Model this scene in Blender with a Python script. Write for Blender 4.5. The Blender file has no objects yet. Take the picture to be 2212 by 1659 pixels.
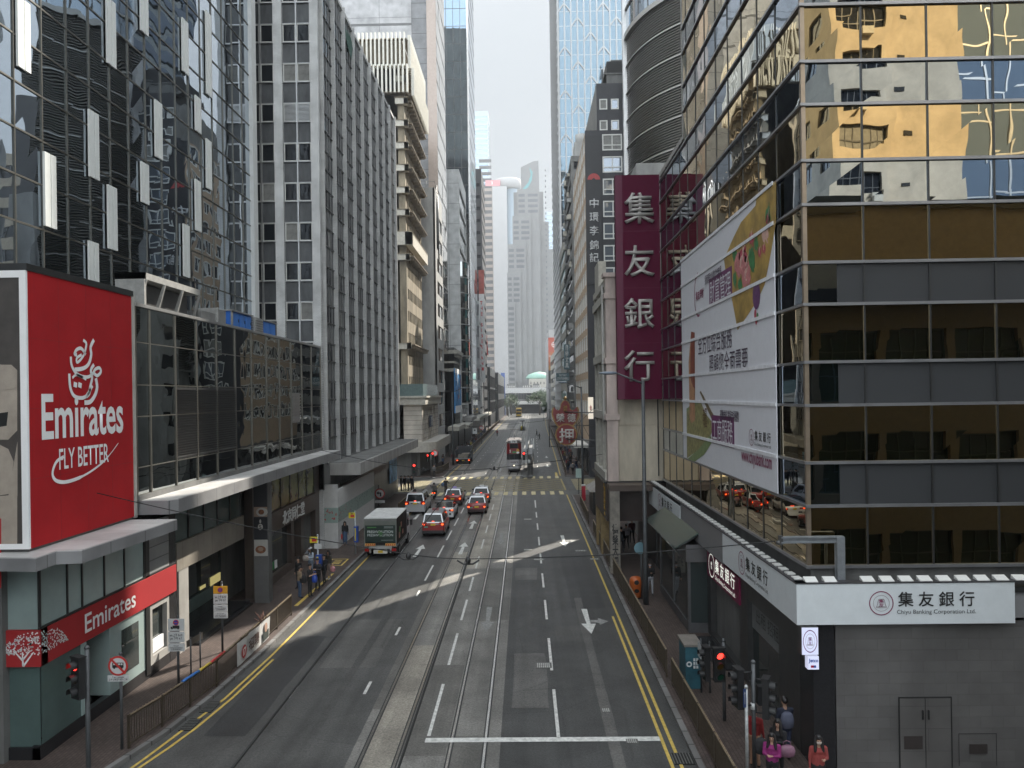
import bpy, bmesh, math, random
from mathutils import Vector, Matrix
random.seed(7)
SC = bpy.context.scene
COL = SC.collection
R = math.radians
# ------------------------------------------------------------------ camera
CAMH = 10.6
cam = bpy.data.cameras.new('camera')
cam.sensor_width = 36.0
cam.lens = 36.0 * 1661.0 / 2212.0
cam.clip_start = 0.1
cam.clip_end = 3000.0
cam_o = bpy.data.objects.new('camera', cam)
COL.objects.link(cam_o)
yaw = math.atan(27 / 1661.0)
cam_o.matrix_world = (Matrix.Translation((0, 0, CAMH)) @ Matrix.Rotation(yaw, 4, 'Z')
                      @ Matrix.Rotation(R(90), 4, 'X') @ Matrix.Rotation(-0.014, 4, 'Z'))
cam.shift_y = 23.5 / 2212.0
SC.camera = cam_o
# ------------------------------------------------------------------ sky and sun
SUN_AZ, SUN_EL = R(33), R(40)
world = bpy.data.worlds.new('World')
SC.world = world
world.use_nodes = True
wn = world.node_tree.nodes; wl = world.node_tree.links
bg = wn['Background']
sky = wn.new('ShaderNodeTexSky')
sky.sky_type = 'NISHITA'
sky.sun_disc = False
sky.sun_elevation = SUN_EL
sky.sun_rotation = SUN_AZ
sky.air_density = 1.0
sky.dust_density = 1.2
sky.ozone_density = 1.0
wc = wn.new('ShaderNodeTexCoord')
wnz = wn.new('ShaderNodeTexNoise'); wnz.inputs['Scale'].default_value = 2.2; wnz.inputs['Detail'].default_value = 6
wrp = wn.new('ShaderNodeValToRGB'); wrp.color_ramp.elements[0].position = .5; wrp.color_ramp.elements[1].position = .75
wrp.color_ramp.elements[1].color = (.5, .5, .5, 1)
wmx = wn.new('ShaderNodeMix'); wmx.data_type = 'RGBA'
wmx.inputs['B'].default_value = (2.7, 2.75, 2.8, 1)
wl.new(wc.outputs['Generated'], wnz.inputs['Vector']); wl.new(wnz.outputs['Fac'], wrp.inputs['Fac'])
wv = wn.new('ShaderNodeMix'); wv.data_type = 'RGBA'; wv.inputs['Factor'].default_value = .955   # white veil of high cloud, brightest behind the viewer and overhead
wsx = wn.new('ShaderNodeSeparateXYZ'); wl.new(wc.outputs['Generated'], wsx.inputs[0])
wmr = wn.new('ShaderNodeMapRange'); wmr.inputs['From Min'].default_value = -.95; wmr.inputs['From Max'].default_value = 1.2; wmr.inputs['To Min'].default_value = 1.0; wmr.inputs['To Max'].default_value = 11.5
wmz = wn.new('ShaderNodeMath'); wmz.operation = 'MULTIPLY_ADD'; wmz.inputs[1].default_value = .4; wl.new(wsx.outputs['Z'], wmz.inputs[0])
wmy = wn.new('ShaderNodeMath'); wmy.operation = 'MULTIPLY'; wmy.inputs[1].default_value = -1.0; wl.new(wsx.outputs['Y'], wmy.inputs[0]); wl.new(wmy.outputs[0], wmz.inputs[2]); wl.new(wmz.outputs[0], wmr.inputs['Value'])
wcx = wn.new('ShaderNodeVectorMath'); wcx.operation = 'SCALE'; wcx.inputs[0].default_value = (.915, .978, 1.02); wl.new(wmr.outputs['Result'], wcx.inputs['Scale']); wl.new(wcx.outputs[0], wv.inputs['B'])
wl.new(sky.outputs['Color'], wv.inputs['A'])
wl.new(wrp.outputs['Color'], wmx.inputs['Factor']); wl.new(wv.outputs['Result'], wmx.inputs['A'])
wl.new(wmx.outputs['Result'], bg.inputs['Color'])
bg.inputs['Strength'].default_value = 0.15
sun = bpy.data.lights.new('sun', 'SUN')
sun.energy = 5.0
sun.angle = R(0.5)
sun.color = (1.0, .93, .82)
sun_o = bpy.data.objects.new('sun', sun)
COL.objects.link(sun_o)
sd = Vector((math.sin(SUN_AZ) * math.cos(SUN_EL), math.cos(SUN_AZ) * math.cos(SUN_EL), math.sin(SUN_EL)))
sun_o.rotation_euler = sd.to_track_quat('Z', 'Y').to_euler()
sun_o.location = (0, 0, 200)
SC.view_settings.view_transform = 'Standard'
SC.view_settings.look = 'None'
SC.view_settings.exposure = 1.1
SC.view_settings.gamma = 1.0
SC.render.engine = 'CYCLES'
SC.cycles.use_denoising = True
SC.cycles.max_bounces = 8
SC.cycles.diffuse_bounces = 4
SC.cycles.glossy_bounces = 4
SC.cycles.transmission_bounces = 4
SC.cycles.volume_bounces = 0
SC.cycles.caustics_reflective = False
SC.cycles.caustics_refractive = False
SC.cycles.sample_clamp_indirect = 4.0

# ------------------------------------------------------------------ measuring: a photo point (2212 wide) to a place in the street
def ray(px, py):
    u = px - 1106; v = 829.5 - py
    c, s = math.cos(.014), math.sin(.014)
    a = (u * c + v * s) / 1661.0; b = (-u * s + v * c + 23.5) / 1661.0
    cp, sp = math.cos(yaw), math.sin(yaw)
    return (a * cp - sp, a * sp + cp, b)
def G(px, py, z=0.0):
    d = ray(px, py); t = (z - CAMH) / d[2]
    return (d[0] * t, d[1] * t)
def AX(px, py, X):
    d = ray(px, py); t = X / d[0]
    return (d[1] * t, CAMH + d[2] * t)
def AY(px, py, Y):
    d = ray(px, py); t = Y / d[1]
    return (d[0] * t, CAMH + d[2] * t)

# ------------------------------------------------------------------ materials
MATS = {}
def mat(name, col, rough=.7, metal=0.0, var=.12, vs=3.0, bump=0.0, bs=20.0, spec=.5, emit=None, es=0.0, stretch=None, dirt=0.0):
    if name in MATS: return MATS[name]
    m = bpy.data.materials.new(name); m.use_nodes = True
    n = m.node_tree.nodes; l = m.node_tree.links; b = n['Principled BSDF']
    b.inputs['Roughness'].default_value = rough; b.inputs['Metallic'].default_value = metal
    b.inputs['Specular IOR Level'].default_value = spec
    tc = n.new('ShaderNodeTexCoord'); mp = n.new('ShaderNodeMapping')
    l.new(tc.outputs['Object'], mp.inputs['Vector'])
    if stretch: mp.inputs['Scale'].default_value = stretch
    c4 = (*col, 1)
    nz = n.new('ShaderNodeTexNoise'); nz.inputs['Scale'].default_value = vs; nz.inputs['Detail'].default_value = 5; nz.inputs['Roughness'].default_value = .65
    l.new(mp.outputs['Vector'], nz.inputs['Vector'])
    rp = n.new('ShaderNodeValToRGB')
    rp.color_ramp.elements[0].position = .3; rp.color_ramp.elements[1].position = .7
    rp.color_ramp.elements[0].color = tuple(max(0, c * (1 - var - dirt)) for c in col) + (1,)
    rp.color_ramp.elements[1].color = tuple(min(1, c * (1 + var)) for c in col) + (1,)
    l.new(nz.outputs['Fac'], rp.inputs['Fac'])
    l.new(rp.outputs['Color'], b.inputs['Base Color'])
    if bump:
        bn = n.new('ShaderNodeTexNoise'); bn.inputs['Scale'].default_value = bs; bn.inputs['Detail'].default_value = 3
        l.new(tc.outputs['Object'], bn.inputs['Vector'])
        bp = n.new('ShaderNodeBump'); bp.inputs['Distance'].default_value = bump
        l.new(bn.outputs['Fac'], bp.inputs['Height']); l.new(bp.outputs['Normal'], b.inputs['Normal'])
    if emit:
        b.inputs['Emission Color'].default_value = (*emit, 1); b.inputs['Emission Strength'].default_value = es
    MATS[name] = m
    return m
def mirror(name, col, wave=.006, ws=.8, rough=.01, metal=1.0, spec=.5):
    """coated reflective facade glass with slightly wavy panes"""
    if name in MATS: return MATS[name]
    m = bpy.data.materials.new(name); m.use_nodes = True
    n = m.node_tree.nodes; l = m.node_tree.links; b = n['Principled BSDF']
    b.inputs['Base Color'].default_value = (*col, 1); b.inputs['Metallic'].default_value = metal
    b.inputs['Roughness'].default_value = rough; b.inputs['Specular IOR Level'].default_value = spec
    tc = n.new('ShaderNodeTexCoord')
    nz = n.new('ShaderNodeTexNoise'); nz.inputs['Scale'].default_value = ws; nz.inputs['Detail'].default_value = 1.0
    l.new(tc.outputs['Object'], nz.inputs['Vector'])
    bp = n.new('ShaderNodeBump'); bp.inputs['Distance'].default_value = wave
    l.new(nz.outputs['Fac'], bp.inputs['Height']); l.new(bp.outputs['Normal'], b.inputs['Normal'])
    MATS[name] = m
    return m
def tiles(name, col, col2, sx, sy, mortar=.02, plane='YZ', rough=.6, bump=.004, off=.5, mcol=None, spec=.4, metal=0.0):
    """brick/tile/panel pattern in object space"""
    if name in MATS: return MATS[name]
    m = bpy.data.materials.new(name); m.use_nodes = True
    n = m.node_tree.nodes; l = m.node_tree.links; b = n['Principled BSDF']
    b.inputs['Roughness'].default_value = rough; b.inputs['Specular IOR Level'].default_value = spec; b.inputs['Metallic'].default_value = metal
    tc = n.new('ShaderNodeTexCoord'); sp = n.new('ShaderNodeSeparateXYZ'); cb = n.new('ShaderNodeCombineXYZ')
    l.new(tc.outputs['Object'], sp.inputs[0])
    l.new(sp.outputs[plane[0]], cb.inputs['X']); l.new(sp.outputs[plane[1]], cb.inputs['Y'])
    br = n.new('ShaderNodeTexBrick'); br.offset = off; br.squash = 1
    br.inputs['Scale'].default_value = 1.0; br.inputs['Brick Width'].default_value = sx; br.inputs['Row Height'].default_value = sy
    br.inputs['Mortar Size'].default_value = mortar; br.inputs['Mortar Smooth'].default_value = .1
    br.inputs['Color1'].default_value = (*col, 1); br.inputs['Color2'].default_value = (*col2, 1)
    br.inputs['Mortar'].default_value = (*(mcol or tuple(c * .45 for c in col)), 1)
    l.new(cb.outputs[0], br.inputs['Vector'])
    nz = n.new('ShaderNodeTexNoise'); nz.inputs['Scale'].default_value = .7; nz.inputs['Detail'].default_value = 6
    l.new(tc.outputs['Object'], nz.inputs['Vector'])
    mr = n.new('ShaderNodeMapRange'); mr.inputs['From Min'].default_value = .3; mr.inputs['From Max'].default_value = .7
    mr.inputs['To Min'].default_value = .72; mr.inputs['To Max'].default_value = 1.15
    l.new(nz.outputs['Fac'], mr.inputs['Value'])
    mx = n.new('ShaderNodeMix'); mx.data_type = 'RGBA'; mx.blend_type = 'MULTIPLY'; mx.inputs['Factor'].default_value = 1
    l.new(br.outputs['Color'], mx.inputs['A']); l.new(mr.outputs['Result'], mx.inputs['B'])
    l.new(mx.outputs['Result'], b.inputs['Base Color'])
    bp = n.new('ShaderNodeBump'); bp.inputs['Distance'].default_value = bump; bp.invert = True
    l.new(br.outputs['Fac'], bp.inputs['Height']); l.new(bp.outputs['Normal'], b.inputs['Normal'])
    MATS[name] = m
    return m
def glow(name, col, s):
    return mat(name, tuple(c * .6 for c in col), .4, emit=col, es=s, var=0)

# ------------------------------------------------------------------ objects
def setp(o, label=None, cat=None, group=None, kind=None):
    if label: o['label'] = label
    if cat: o['category'] = cat
    if group: o['group'] = group
    if kind: o['kind'] = kind
    return o
def thing(name, label, cat, loc=(0, 0, 0), rz=0.0, group=None):
    o = bpy.data.objects.new(name, None); COL.objects.link(o)
    o.empty_display_size = .2
    o.location = loc; o.rotation_euler = (0, 0, rz)
    return setp(o, label, cat, group)
class MB:
    """collects faces, then becomes ONE mesh object"""
    def __init__(s): s.v = []; s.f = []; s.m = []; s.sm = []
    def add(s, vs, fs, mi=0, smooth=False):
        b = len(s.v); s.v += [tuple(p) for p in vs]
        for f in fs: s.f.append(tuple(b + i for i in f)); s.m.append(mi); s.sm.append(smooth)
        return s
    def box(s, x0, x1, y0, y1, z0, z1, mi=0):
        if x1 < x0: x0, x1 = x1, x0
        if y1 < y0: y0, y1 = y1, y0
        if z1 < z0: z0, z1 = z1, z0
        v = [(x0,y0,z0),(x1,y0,z0),(x1,y1,z0),(x0,y1,z0),(x0,y0,z1),(x1,y0,z1),(x1,y1,z1),(x0,y1,z1)]
        return s.add(v, [(0,3,2,1),(4,5,6,7),(0,1,5,4),(1,2,6,5),(2,3,7,6),(3,0,4,7)], mi)
    def quad(s, a, b, c, d, mi=0): return s.add([a, b, c, d], [(0,1,2,3)], mi)
    def prism(s, poly, z0, z1, mi=0):
        n = len(poly)
        A = sum(poly[i][0]*poly[(i+1)%n][1]-poly[(i+1)%n][0]*poly[i][1] for i in range(n))
        if A < 0: poly = poly[::-1]
        v = [(p[0],p[1],z0) for p in poly] + [(p[0],p[1],z1) for p in poly]
        return s.add(v, [tuple(range(n-1,-1,-1)), tuple(range(n,2*n))] + [(i,(i+1)%n,n+(i+1)%n,n+i) for i in range(n)], mi)
    def extr(s, poly, axis, a0, a1, mi=0):
        """polygon in the plane across axis ('X': (y,z), 'Y': (x,z)) extruded from a0 to a1"""
        n = len(poly)
        mk = (lambda p, a: (a, p[0], p[1])) if axis == 'X' else (lambda p, a: (p[0], a, p[1]))
        v = [mk(p, a0) for p in poly] + [mk(p, a1) for p in poly]
        return s.add(v, [tuple(range(n-1,-1,-1)), tuple(range(n,2*n))] + [(i,(i+1)%n,n+(i+1)%n,n+i) for i in range(n)], mi)
    def tube(s, pts, r, n=8, mi=0, cap=True, smooth=True):
        pts = [Vector(p) for p in pts]; rs = r if isinstance(r, (list, tuple)) else [r] * len(pts)
        b = len(s.v); k = len(pts)
        for i, p in enumerate(pts):
            t = (pts[min(i+1,k-1)] - pts[max(i-1,0)])
            if t.length < 1e-9: t = Vector((0,0,1))
            t.normalize()
            up = Vector((0,0,1)) if abs(t.z) < .95 else Vector((0,1,0))
            a = t.cross(up).normalized(); c = t.cross(a).normalized()
            for j in range(n):
                g = 2*math.pi*j/n
                s.v.append(tuple(p + (a*math.cos(g) + c*math.sin(g))*rs[i]))
        for i in range(k-1):
            for j in range(n):
                s.f.append((b+i*n+j, b+i*n+(j+1)%n, b+(i+1)*n+(j+1)%n, b+(i+1)*n+j)); s.m.append(mi); s.sm.append(smooth)
        if cap:
            s.f.append(tuple(b+j for j in range(n-1,-1,-1))); s.m.append(mi); s.sm.append(False)
            s.f.append(tuple(b+(k-1)*n+j for j in range(n))); s.m.append(mi); s.sm.append(False)
        return s
    def lathe(s, prof, c=(0,0,0), axis='Z', n=20, mi=0):
        """profile of (radius, height) turned round an axis"""
        b = len(s.v); k = len(prof)
        for (r, h) in prof:
            for j in range(n):
                g = 2*math.pi*j/n; x, y = r*math.cos(g), r*math.sin(g)
                p = (x,y,h) if axis == 'Z' else ((x,h,y) if axis == 'Y' else (h,x,y))
                s.v.append((p[0]+c[0],p[1]+c[1],p[2]+c[2]))
        for i in range(k-1):
            for j in range(n):
                s.f.append((b+i*n+j,b+i*n+(j+1)%n,b+(i+1)*n+(j+1)%n,b+(i+1)*n+j)); s.m.append(mi); s.sm.append(True)
        s.f.append(tuple(b+j for j in range(n-1,-1,-1))); s.m.append(mi); s.sm.append(False)
        s.f.append(tuple(b+(k-1)*n+j for j in range(n))); s.m.append(mi); s.sm.append(False)
        return s
    def loft(s, rings, mi=0, smooth=True, cap=True):
        n = len(rings[0]); b = len(s.v)
        for r in rings: s.v += [tuple(p) for p in r]
        for i in range(len(rings)-1):
            for j in range(n):
                s.f.append((b+i*n+j,b+i*n+(j+1)%n,b+(i+1)*n+(j+1)%n,b+(i+1)*n+j)); s.m.append(mi); s.sm.append(smooth)
        if cap:
            s.f.append(tuple(b+j for j in range(n-1,-1,-1))); s.m.append(mi); s.sm.append(False)
            e = b+(len(rings)-1)*n
            s.f.append(tuple(e+j for j in range(n))); s.m.append(mi); s.sm.append(False)
        return s
    def mesh(s, name, mats):
        me = bpy.data.meshes.new(name)
        me.from_pydata(s.v, [], s.f)
        for m in (mats if isinstance(mats, (list, tuple)) else [mats]): me.materials.append(m)
        me.polygons.foreach_set('material_index', s.m)
        me.polygons.foreach_set('use_smooth', s.sm)
        bm = bmesh.new(); bm.from_mesh(me)
        bmesh.ops.recalc_face_normals(bm, faces=bm.faces); bm.to_mesh(me); bm.free()
        me.update()
        return me
    def build(s, name, mats, parent=None, local=False):
        root = parent
        while root is not None and root.parent is not None: root = root.parent
        if root is not None and not local:
            inv = (Matrix.Translation(root.location) @ root.rotation_euler.to_matrix().to_4x4()).inverted()
            s.v = [tuple(inv @ Vector(p)) for p in s.v]
        o = bpy.data.objects.new(name, s.mesh(name, mats)); COL.objects.link(o)
        if parent is not None: o.parent = parent
        return o
def children(o): return list(o.children)
def dup(o, loc=None, rz=None, parent=None, label=None, group=None):
    c = o.copy(); COL.objects.link(c)
    c.parent = parent
    if loc is not None: c.location = loc
    if rz is not None: c.rotation_euler = (0, 0, rz)
    if label: c['label'] = label
    if group: c['group'] = group
    for ch in children(o): dup(ch, parent=c)
    return c
def shadebevel(o, w=.02, seg=2):
    """round the edges of a part for good (no modifier left)"""
    bm = bmesh.new(); bm.from_mesh(o.data)
    bmesh.ops.bevel(bm, geom=[e for e in bm.edges if len(e.link_faces) == 2 and e.calc_face_angle(0) > .5],
                    offset=w, segments=seg, affect='EDGES', clamp_overlap=True)
    bm.to_mesh(o.data); bm.free(); return o
# facade frames: L = wall facing +X (left side of the street), Rr = wall facing -X, F = wall facing -Y, B = wall facing +Y
class FR:
    def __init__(s, kind, c): s.k = kind; s.c = c
    def pt(s, u, z, n):
        return {'L': (s.c + n, u, z), 'R': (s.c - n, u, z), 'F': (u, s.c - n, z), 'B': (u, s.c + n, z)}[s.k]
    def box(s, mb, u0, u1, z0, z1, n0, n1, mi=0):
        a = s.pt(u0, z0, n0); b = s.pt(u1, z1, n1)
        return mb.box(a[0], b[0], a[1], b[1], a[2], b[2], mi)
    def read(s):  # (reading direction, normal)
        return {'L': ((0,1,0),(1,0,0)), 'R': ((0,-1,0),(-1,0,0)), 'F': ((1,0,0),(0,-1,0)), 'B': ((-1,0,0),(0,1,0))}[s.k]
    def panes(s, mb, us, zs, n, jit=.006, mi=0):
        for i in range(len(us)-1):
            for j in range(len(zs)-1):
                q = [s.pt(u, z, n + random.uniform(-jit, jit)) for (u, z) in ((us[i],zs[j]),(us[i+1],zs[j]),(us[i+1],zs[j+1]),(us[i],zs[j+1]))]
                mb.quad(*q, mi)
        return mb
    def grid(s, mb, U0, U1, Z0, Z1, wins_u, wins_z, n0, n1, mi=0):
        """a wall U0..U1 x Z0..Z1 with openings at every wins_u x wins_z, thickness n0..n1"""
        e = [U0] + [x for w in wins_u for x in w] + [U1]
        for i in range(0, len(e), 2):
            if e[i+1] - e[i] > 1e-4: s.box(mb, e[i], e[i+1], Z0, Z1, n0, n1, mi)
        g = [Z0] + [x for w in wins_z for x in w] + [Z1]
        for (a, b) in wins_u:
            for i in range(0, len(g), 2):
                if g[i+1] - g[i] > 1e-4: s.box(mb, a, b, g[i], g[i+1], n0, n1 - .003, mi)
        return mb
def arange(a, b, n): return [a + (b - a) * i / n for i in range(n + 1)]
def text(name, s, fr_or_axes, pos, size, m, parent, fit=None, extrude=.01, bold=0.0, align='CENTER', spacing=1.0, label=None):
    """lettering as real mesh. pos = world point of the text centre; fit=(width,height) squeezes it to that size"""
    cu = bpy.data.curves.new(name, 'FONT'); cu.body = s; cu.size = 1.0; cu.align_x = 'CENTER'; cu.align_y = 'CENTER'
    cu.extrude = 0.0; cu.offset = bold; cu.space_character = spacing; cu.resolution_u = 3; cu.space_line = 1.0
    tmp = bpy.data.objects.new('tmp', cu); COL.objects.link(tmp)
    dg = bpy.context.evaluated_depsgraph_get()
    me = bpy.data.meshes.new_from_object(tmp.evaluated_get(dg))
    bpy.data.objects.remove(tmp); bpy.data.curves.remove(cu)
    me.name = name
    if isinstance(fr_or_axes, FR): r, n = fr_or_axes.read(); up = (0, 0, 1)
    else: r, n, up = fr_or_axes
    r, n, up = Vector(r), Vector(n), Vector(up)
    xs = [v.co.x for v in me.vertices] or [0]; ys = [v.co.y for v in me.vertices] or [0]
    cx, cy = (min(xs)+max(xs))/2, (min(ys)+max(ys))/2; w, h = max(xs)-min(xs) or 1, max(ys)-min(ys) or 1
    if fit: sx, sy = fit[0]/w if fit[0] else fit[1]/h, fit[1]/h if fit[1] else fit[0]/w
    else: sx = sy = size
    root = parent
    while root is not None and root.parent is not None: root = root.parent
    inv = (Matrix.Translation(root.location) @ root.rotation_euler.to_matrix().to_4x4()).inverted() if root is not None else Matrix()
    P = Vector(pos)
    for v in me.vertices:
        v.co = inv @ (P + r*((v.co.x-cx)*sx) + up*((v.co.y-cy)*sy) + n*extrude)
    me.materials.clear(); me.materials.append(m)
    o = bpy.data.objects.new(name, me); COL.objects.link(o); o.parent = parent
    if extrude > .012:
        bm = bmesh.new(); bm.from_mesh(me)
        ret = bmesh.ops.extrude_face_region(bm, geom=bm.faces[:])
        dn = inv.to_3x3() @ (n * -(extrude - .002))
        bmesh.ops.translate(bm, vec=dn, verts=[g for g in ret['geom'] if isinstance(g, bmesh.types.BMVert)])
        bmesh.ops.recalc_face_normals(bm, faces=bm.faces)
        bm.to_mesh(me); bm.free()
    return o
WINMESH = {}
def windows(parent, fr, wins, fm, pm, n=.0, fw=.07, fd=.08, mull=0, trans=0, cap=100, name='window', subs=True):
    """wins: (u0,u1,z0,z1) openings; frame is one part, its pane a sub-part. past `cap` the rest become one stuff part"""
    root = parent
    RL = Vector(root.location)
    near = sorted(wins, key=lambda w: ((w[0]+w[1])/2 if fr.k in 'LR' else 0) + .4*abs((w[2]+w[3])/2-10))
    left = cap - sum(1 for c in root.children if c.name.split('.')[0] == name)
    rest_f, rest_p = MB(), MB()
    for i, (u0,u1,z0,z1) in enumerate(near):
        if i < left:
            bl_ = random.random() < .16 and pm.name in ('dark_window_glass', 'pale_window_glass')
            key = (bl_, fr.k, round(u1-u0,3), round(z1-z0,3), fm.name, pm.name, fw, fd, mull, trans)
            if key not in WINMESH:
                a = FR(fr.k, 0.0); w, h = u1-u0, z1-z0; mb = MB()
                a.box(mb, 0, fw, 0, h, 0, fd); a.box(mb, w-fw, w, 0, h, 0, fd)
                a.box(mb, fw, w-fw, 0, fw, 0, fd-.002); a.box(mb, fw, w-fw, h-fw, h, 0, fd-.002)
                for k in range(mull): u = w*(k+1)/(mull+1); a.box(mb, u-fw*.4, u+fw*.4, fw, h-fw, 0, fd-.01)
                for k in range(trans): z = h*(.33 if trans == 1 else (k+1)/(trans+1)); a.box(mb, fw, w-fw, z-fw*.4, z+fw*.4, 0, fd-.012)
                pb = MB(); a.panes(pb, arange(fw*.5, w-fw*.5, max(1,mull+1)), [fw*.5, h-fw*.5], fd*.4, jit=.004)
                WINMESH[key] = (mb.mesh(name, fm), pb.mesh('pane', mat('window_blind', (.20,.20,.19), .6, var=.25, vs=3) if bl_ else pm))
            p = Vector(fr.pt(u0, z0, n)) - RL
            o = bpy.data.objects.new(name, WINMESH[key][0]); COL.objects.link(o); o.parent = parent; o.location = p
            if subs:
                q = bpy.data.objects.new('pane', WINMESH[key][1]); COL.objects.link(q); q.parent = o
        else:
            w = u1-u0
            fr.box(rest_f, u0, u0+fw, z0, z1, n, n+fd); fr.box(rest_f, u1-fw, u1, z0, z1, n, n+fd)
            fr.box(rest_f, u0+fw, u1-fw, z0, z0+fw, n, n+fd-.002); fr.box(rest_f, u0+fw, u1-fw, z1-fw, z1, n, n+fd-.002)
            for k in range(mull): u = u0+w*(k+1)/(mull+1); fr.box(rest_f, u-fw*.4, u+fw*.4, z0+fw, z1-fw, n, n+fd-.01)
            fr.panes(rest_p, [u0+fw*.5, u1-fw*.5], [z0+fw*.5, z1-fw*.5], n+fd*.4, jit=.004)
    if rest_f.v:
        o = rest_f.build(name, fm, parent); o['kind'] = 'stuff'
        if subs: rest_p.build('pane', pm, o)['kind'] = 'stuff'
# ------------------------------------------------------------------ ground, road, pavements
def interp(y, t):
    if y <= t[0][0]: return t[0][1]
    for (a, b), (c, d) in zip(t, t[1:]):
        if y <= c: return b + (d - b) * (y - a) / (c - a)
    return t[-1][1]
SHL = lambda y: interp(y, [(90, 0), (143, 1.0), (334, 1.9), (600, 2.5)])
SHR = lambda y: interp(y, [(90, 0), (127, .75), (250, 2.6), (367, 5.4), (600, 9)])
SHM = lambda y: (SHL(y) + SHR(y)) / 2
KL = lambda y: interp(y, [(18, -12.6), (21.5, -12.0), (24, -11.45), (27, -11.15), (32, -10.95), (90, -10.8)]) + SHL(y)   # left kerb
KR = lambda y: 4.72 + SHR(y)                                                                                        # right kerb
WHITE = mat('road_white', (.66, .66, .63), .6, var=.2, vs=6, dirt=.15)
WORN = mat('road_white_worn', (.30, .30, .29), .7, var=.3, vs=9, dirt=.2)
YELLOW = mat('road_yellow', (.60, .43, .10), .6, var=.15, vs=6, dirt=.15)
def asphalt(name, col, crack=.35):
    m = mat(name, col, .5, var=.38, vs=.38, bump=.012, bs=60)
    n = m.node_tree.nodes; l = m.node_tree.links; b = n['Principled BSDF']
    src = b.inputs['Base Color'].links[0].from_socket
    tc = [x for x in n if x.type == 'TEX_COORD'][0]
    g = n.new('ShaderNodeTexNoise'); g.inputs['Scale'].default_value = 14; g.inputs['Detail'].default_value = 4; g.inputs['Roughness'].default_value = .8
    l.new(tc.outputs['Object'], g.inputs['Vector'])
    mr = n.new('ShaderNodeMapRange'); mr.inputs['From Min'].default_value = .3; mr.inputs['From Max'].default_value = .75
    mr.inputs['To Min'].default_value = .45; mr.inputs['To Max'].default_value = 1.7
    l.new(g.outputs['Fac'], mr.inputs['Value'])
    # wheel polish and oil: long streaks down the lanes
    mp = n.new('ShaderNodeMapping'); mp.inputs['Scale'].default_value = (1.6, .035, 1)
    l.new(tc.outputs['Object'], mp.inputs['Vector'])
    s = n.new('ShaderNodeTexNoise'); s.inputs['Scale'].default_value = 1; s.inputs['Detail'].default_value = 4
    l.new(mp.outputs['Vector'], s.inputs['Vector'])
    ms = n.new('ShaderNodeMapRange'); ms.inputs['From Min'].default_value = .3; ms.inputs['From Max'].default_value = .7
    ms.inputs['To Min'].default_value = .7; ms.inputs['To Max'].default_value = 1.25
    l.new(s.outputs['Fac'], ms.inputs['Value'])
    vo = n.new('ShaderNodeTexVoronoi'); vo.feature = 'DISTANCE_TO_EDGE'; vo.inputs['Scale'].default_value = crack
    wz = n.new('ShaderNodeMix'); wz.data_type = 'RGBA'; wz.inputs['Factor'].default_value = .12
    l.new(tc.outputs['Object'], wz.inputs['A']); l.new(g.outputs['Color'], wz.inputs['B']); l.new(wz.outputs['Result'], vo.inputs['Vector'])
    mc = n.new('ShaderNodeMapRange'); mc.inputs['From Min'].default_value = 0; mc.inputs['From Max'].default_value = .012
    mc.inputs['To Min'].default_value = .72; mc.inputs['To Max'].default_value = 1
    l.new(vo.outputs['Distance'], mc.inputs['Value'])
    out = src
    for k in (mr, ms, mc):
        x = n.new('ShaderNodeMix'); x.data_type = 'RGBA'; x.blend_type = 'MULTIPLY'; x.inputs['Factor'].default_value = 1
        l.new(out, x.inputs['A']); l.new(k.outputs['Result'], x.inputs['B']); out = x.outputs['Result']
    l.new(out, b.inputs['Base Color'])
    return m
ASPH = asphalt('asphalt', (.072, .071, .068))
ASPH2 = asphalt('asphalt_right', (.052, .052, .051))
CONC = asphalt('track_concrete', (.175, .168, .155), .5)
CONC2 = asphalt('track_concrete_patch', (.28, .255, .215), .7)
CONC3 = asphalt('track_concrete_dark', (.115, .11, .10), .6)
PAVE = tiles('pavers', (.070, .051, .045), (.098, .073, .063), .22, .11, .008, 'YX', .8, .002)
KERB = tiles('kerb_stone', (.14,.135,.13), (.19,.185,.18), .9, 5, .03, 'YX', .8, .003)
def strip(name, xl, xr, ys, z, m, th=0.0):
    mb = MB()
    for a, b in zip(ys, ys[1:]):
        mb.quad((xl(a),a,z), (xr(a),a,z), (xr(b),b,z), (xl(b),b,z))
        if th:
            mb.quad((xl(a),a,z-th), (xl(a),a,z), (xl(b),b,z), (xl(b),b,z-th)); mb.quad((xr(a),a,z-th), (xr(b),b,z-th), (xr(b),b,z), (xr(a),a,z))
    if th:
        for y in (ys[0], ys[-1]): mb.quad((xl(y),y,z-th), (xr(y),y,z-th), (xr(y),y,z), (xl(y),y,z))
    o = mb.build(name, m); o['kind'] = 'structure'; return o
YS = [-60, 0, 16, 18, 20, 21.5, 23, 24, 25.5, 27, 29, 32, 40, 60, 80, 90, 100, 110, 127, 143, 180, 220, 250, 300, 334, 367, 430, 520, 600]
g = MB(); g.quad((-1500,-600,-.05), (1500,-600,-.05), (1500,2400,-.05), (-1500,2400,-.05))
setp(g.build('ground', ASPH), kind='structure')
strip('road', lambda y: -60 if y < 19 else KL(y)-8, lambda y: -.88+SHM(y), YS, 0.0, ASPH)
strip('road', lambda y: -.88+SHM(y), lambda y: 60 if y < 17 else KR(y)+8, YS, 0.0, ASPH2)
sd_ = MB(); sd_.box(-80, -10, 84, 97.5, -.03, -.002); setp(sd_.build('side_road', ASPH), kind='structure')
sd_ = MB(); sd_.box(5, 80, 84, 97.5, -.03, -.002); setp(sd_.build('side_road', ASPH), kind='structure')
TY = [y for y in YS if y >= 0]
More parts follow.
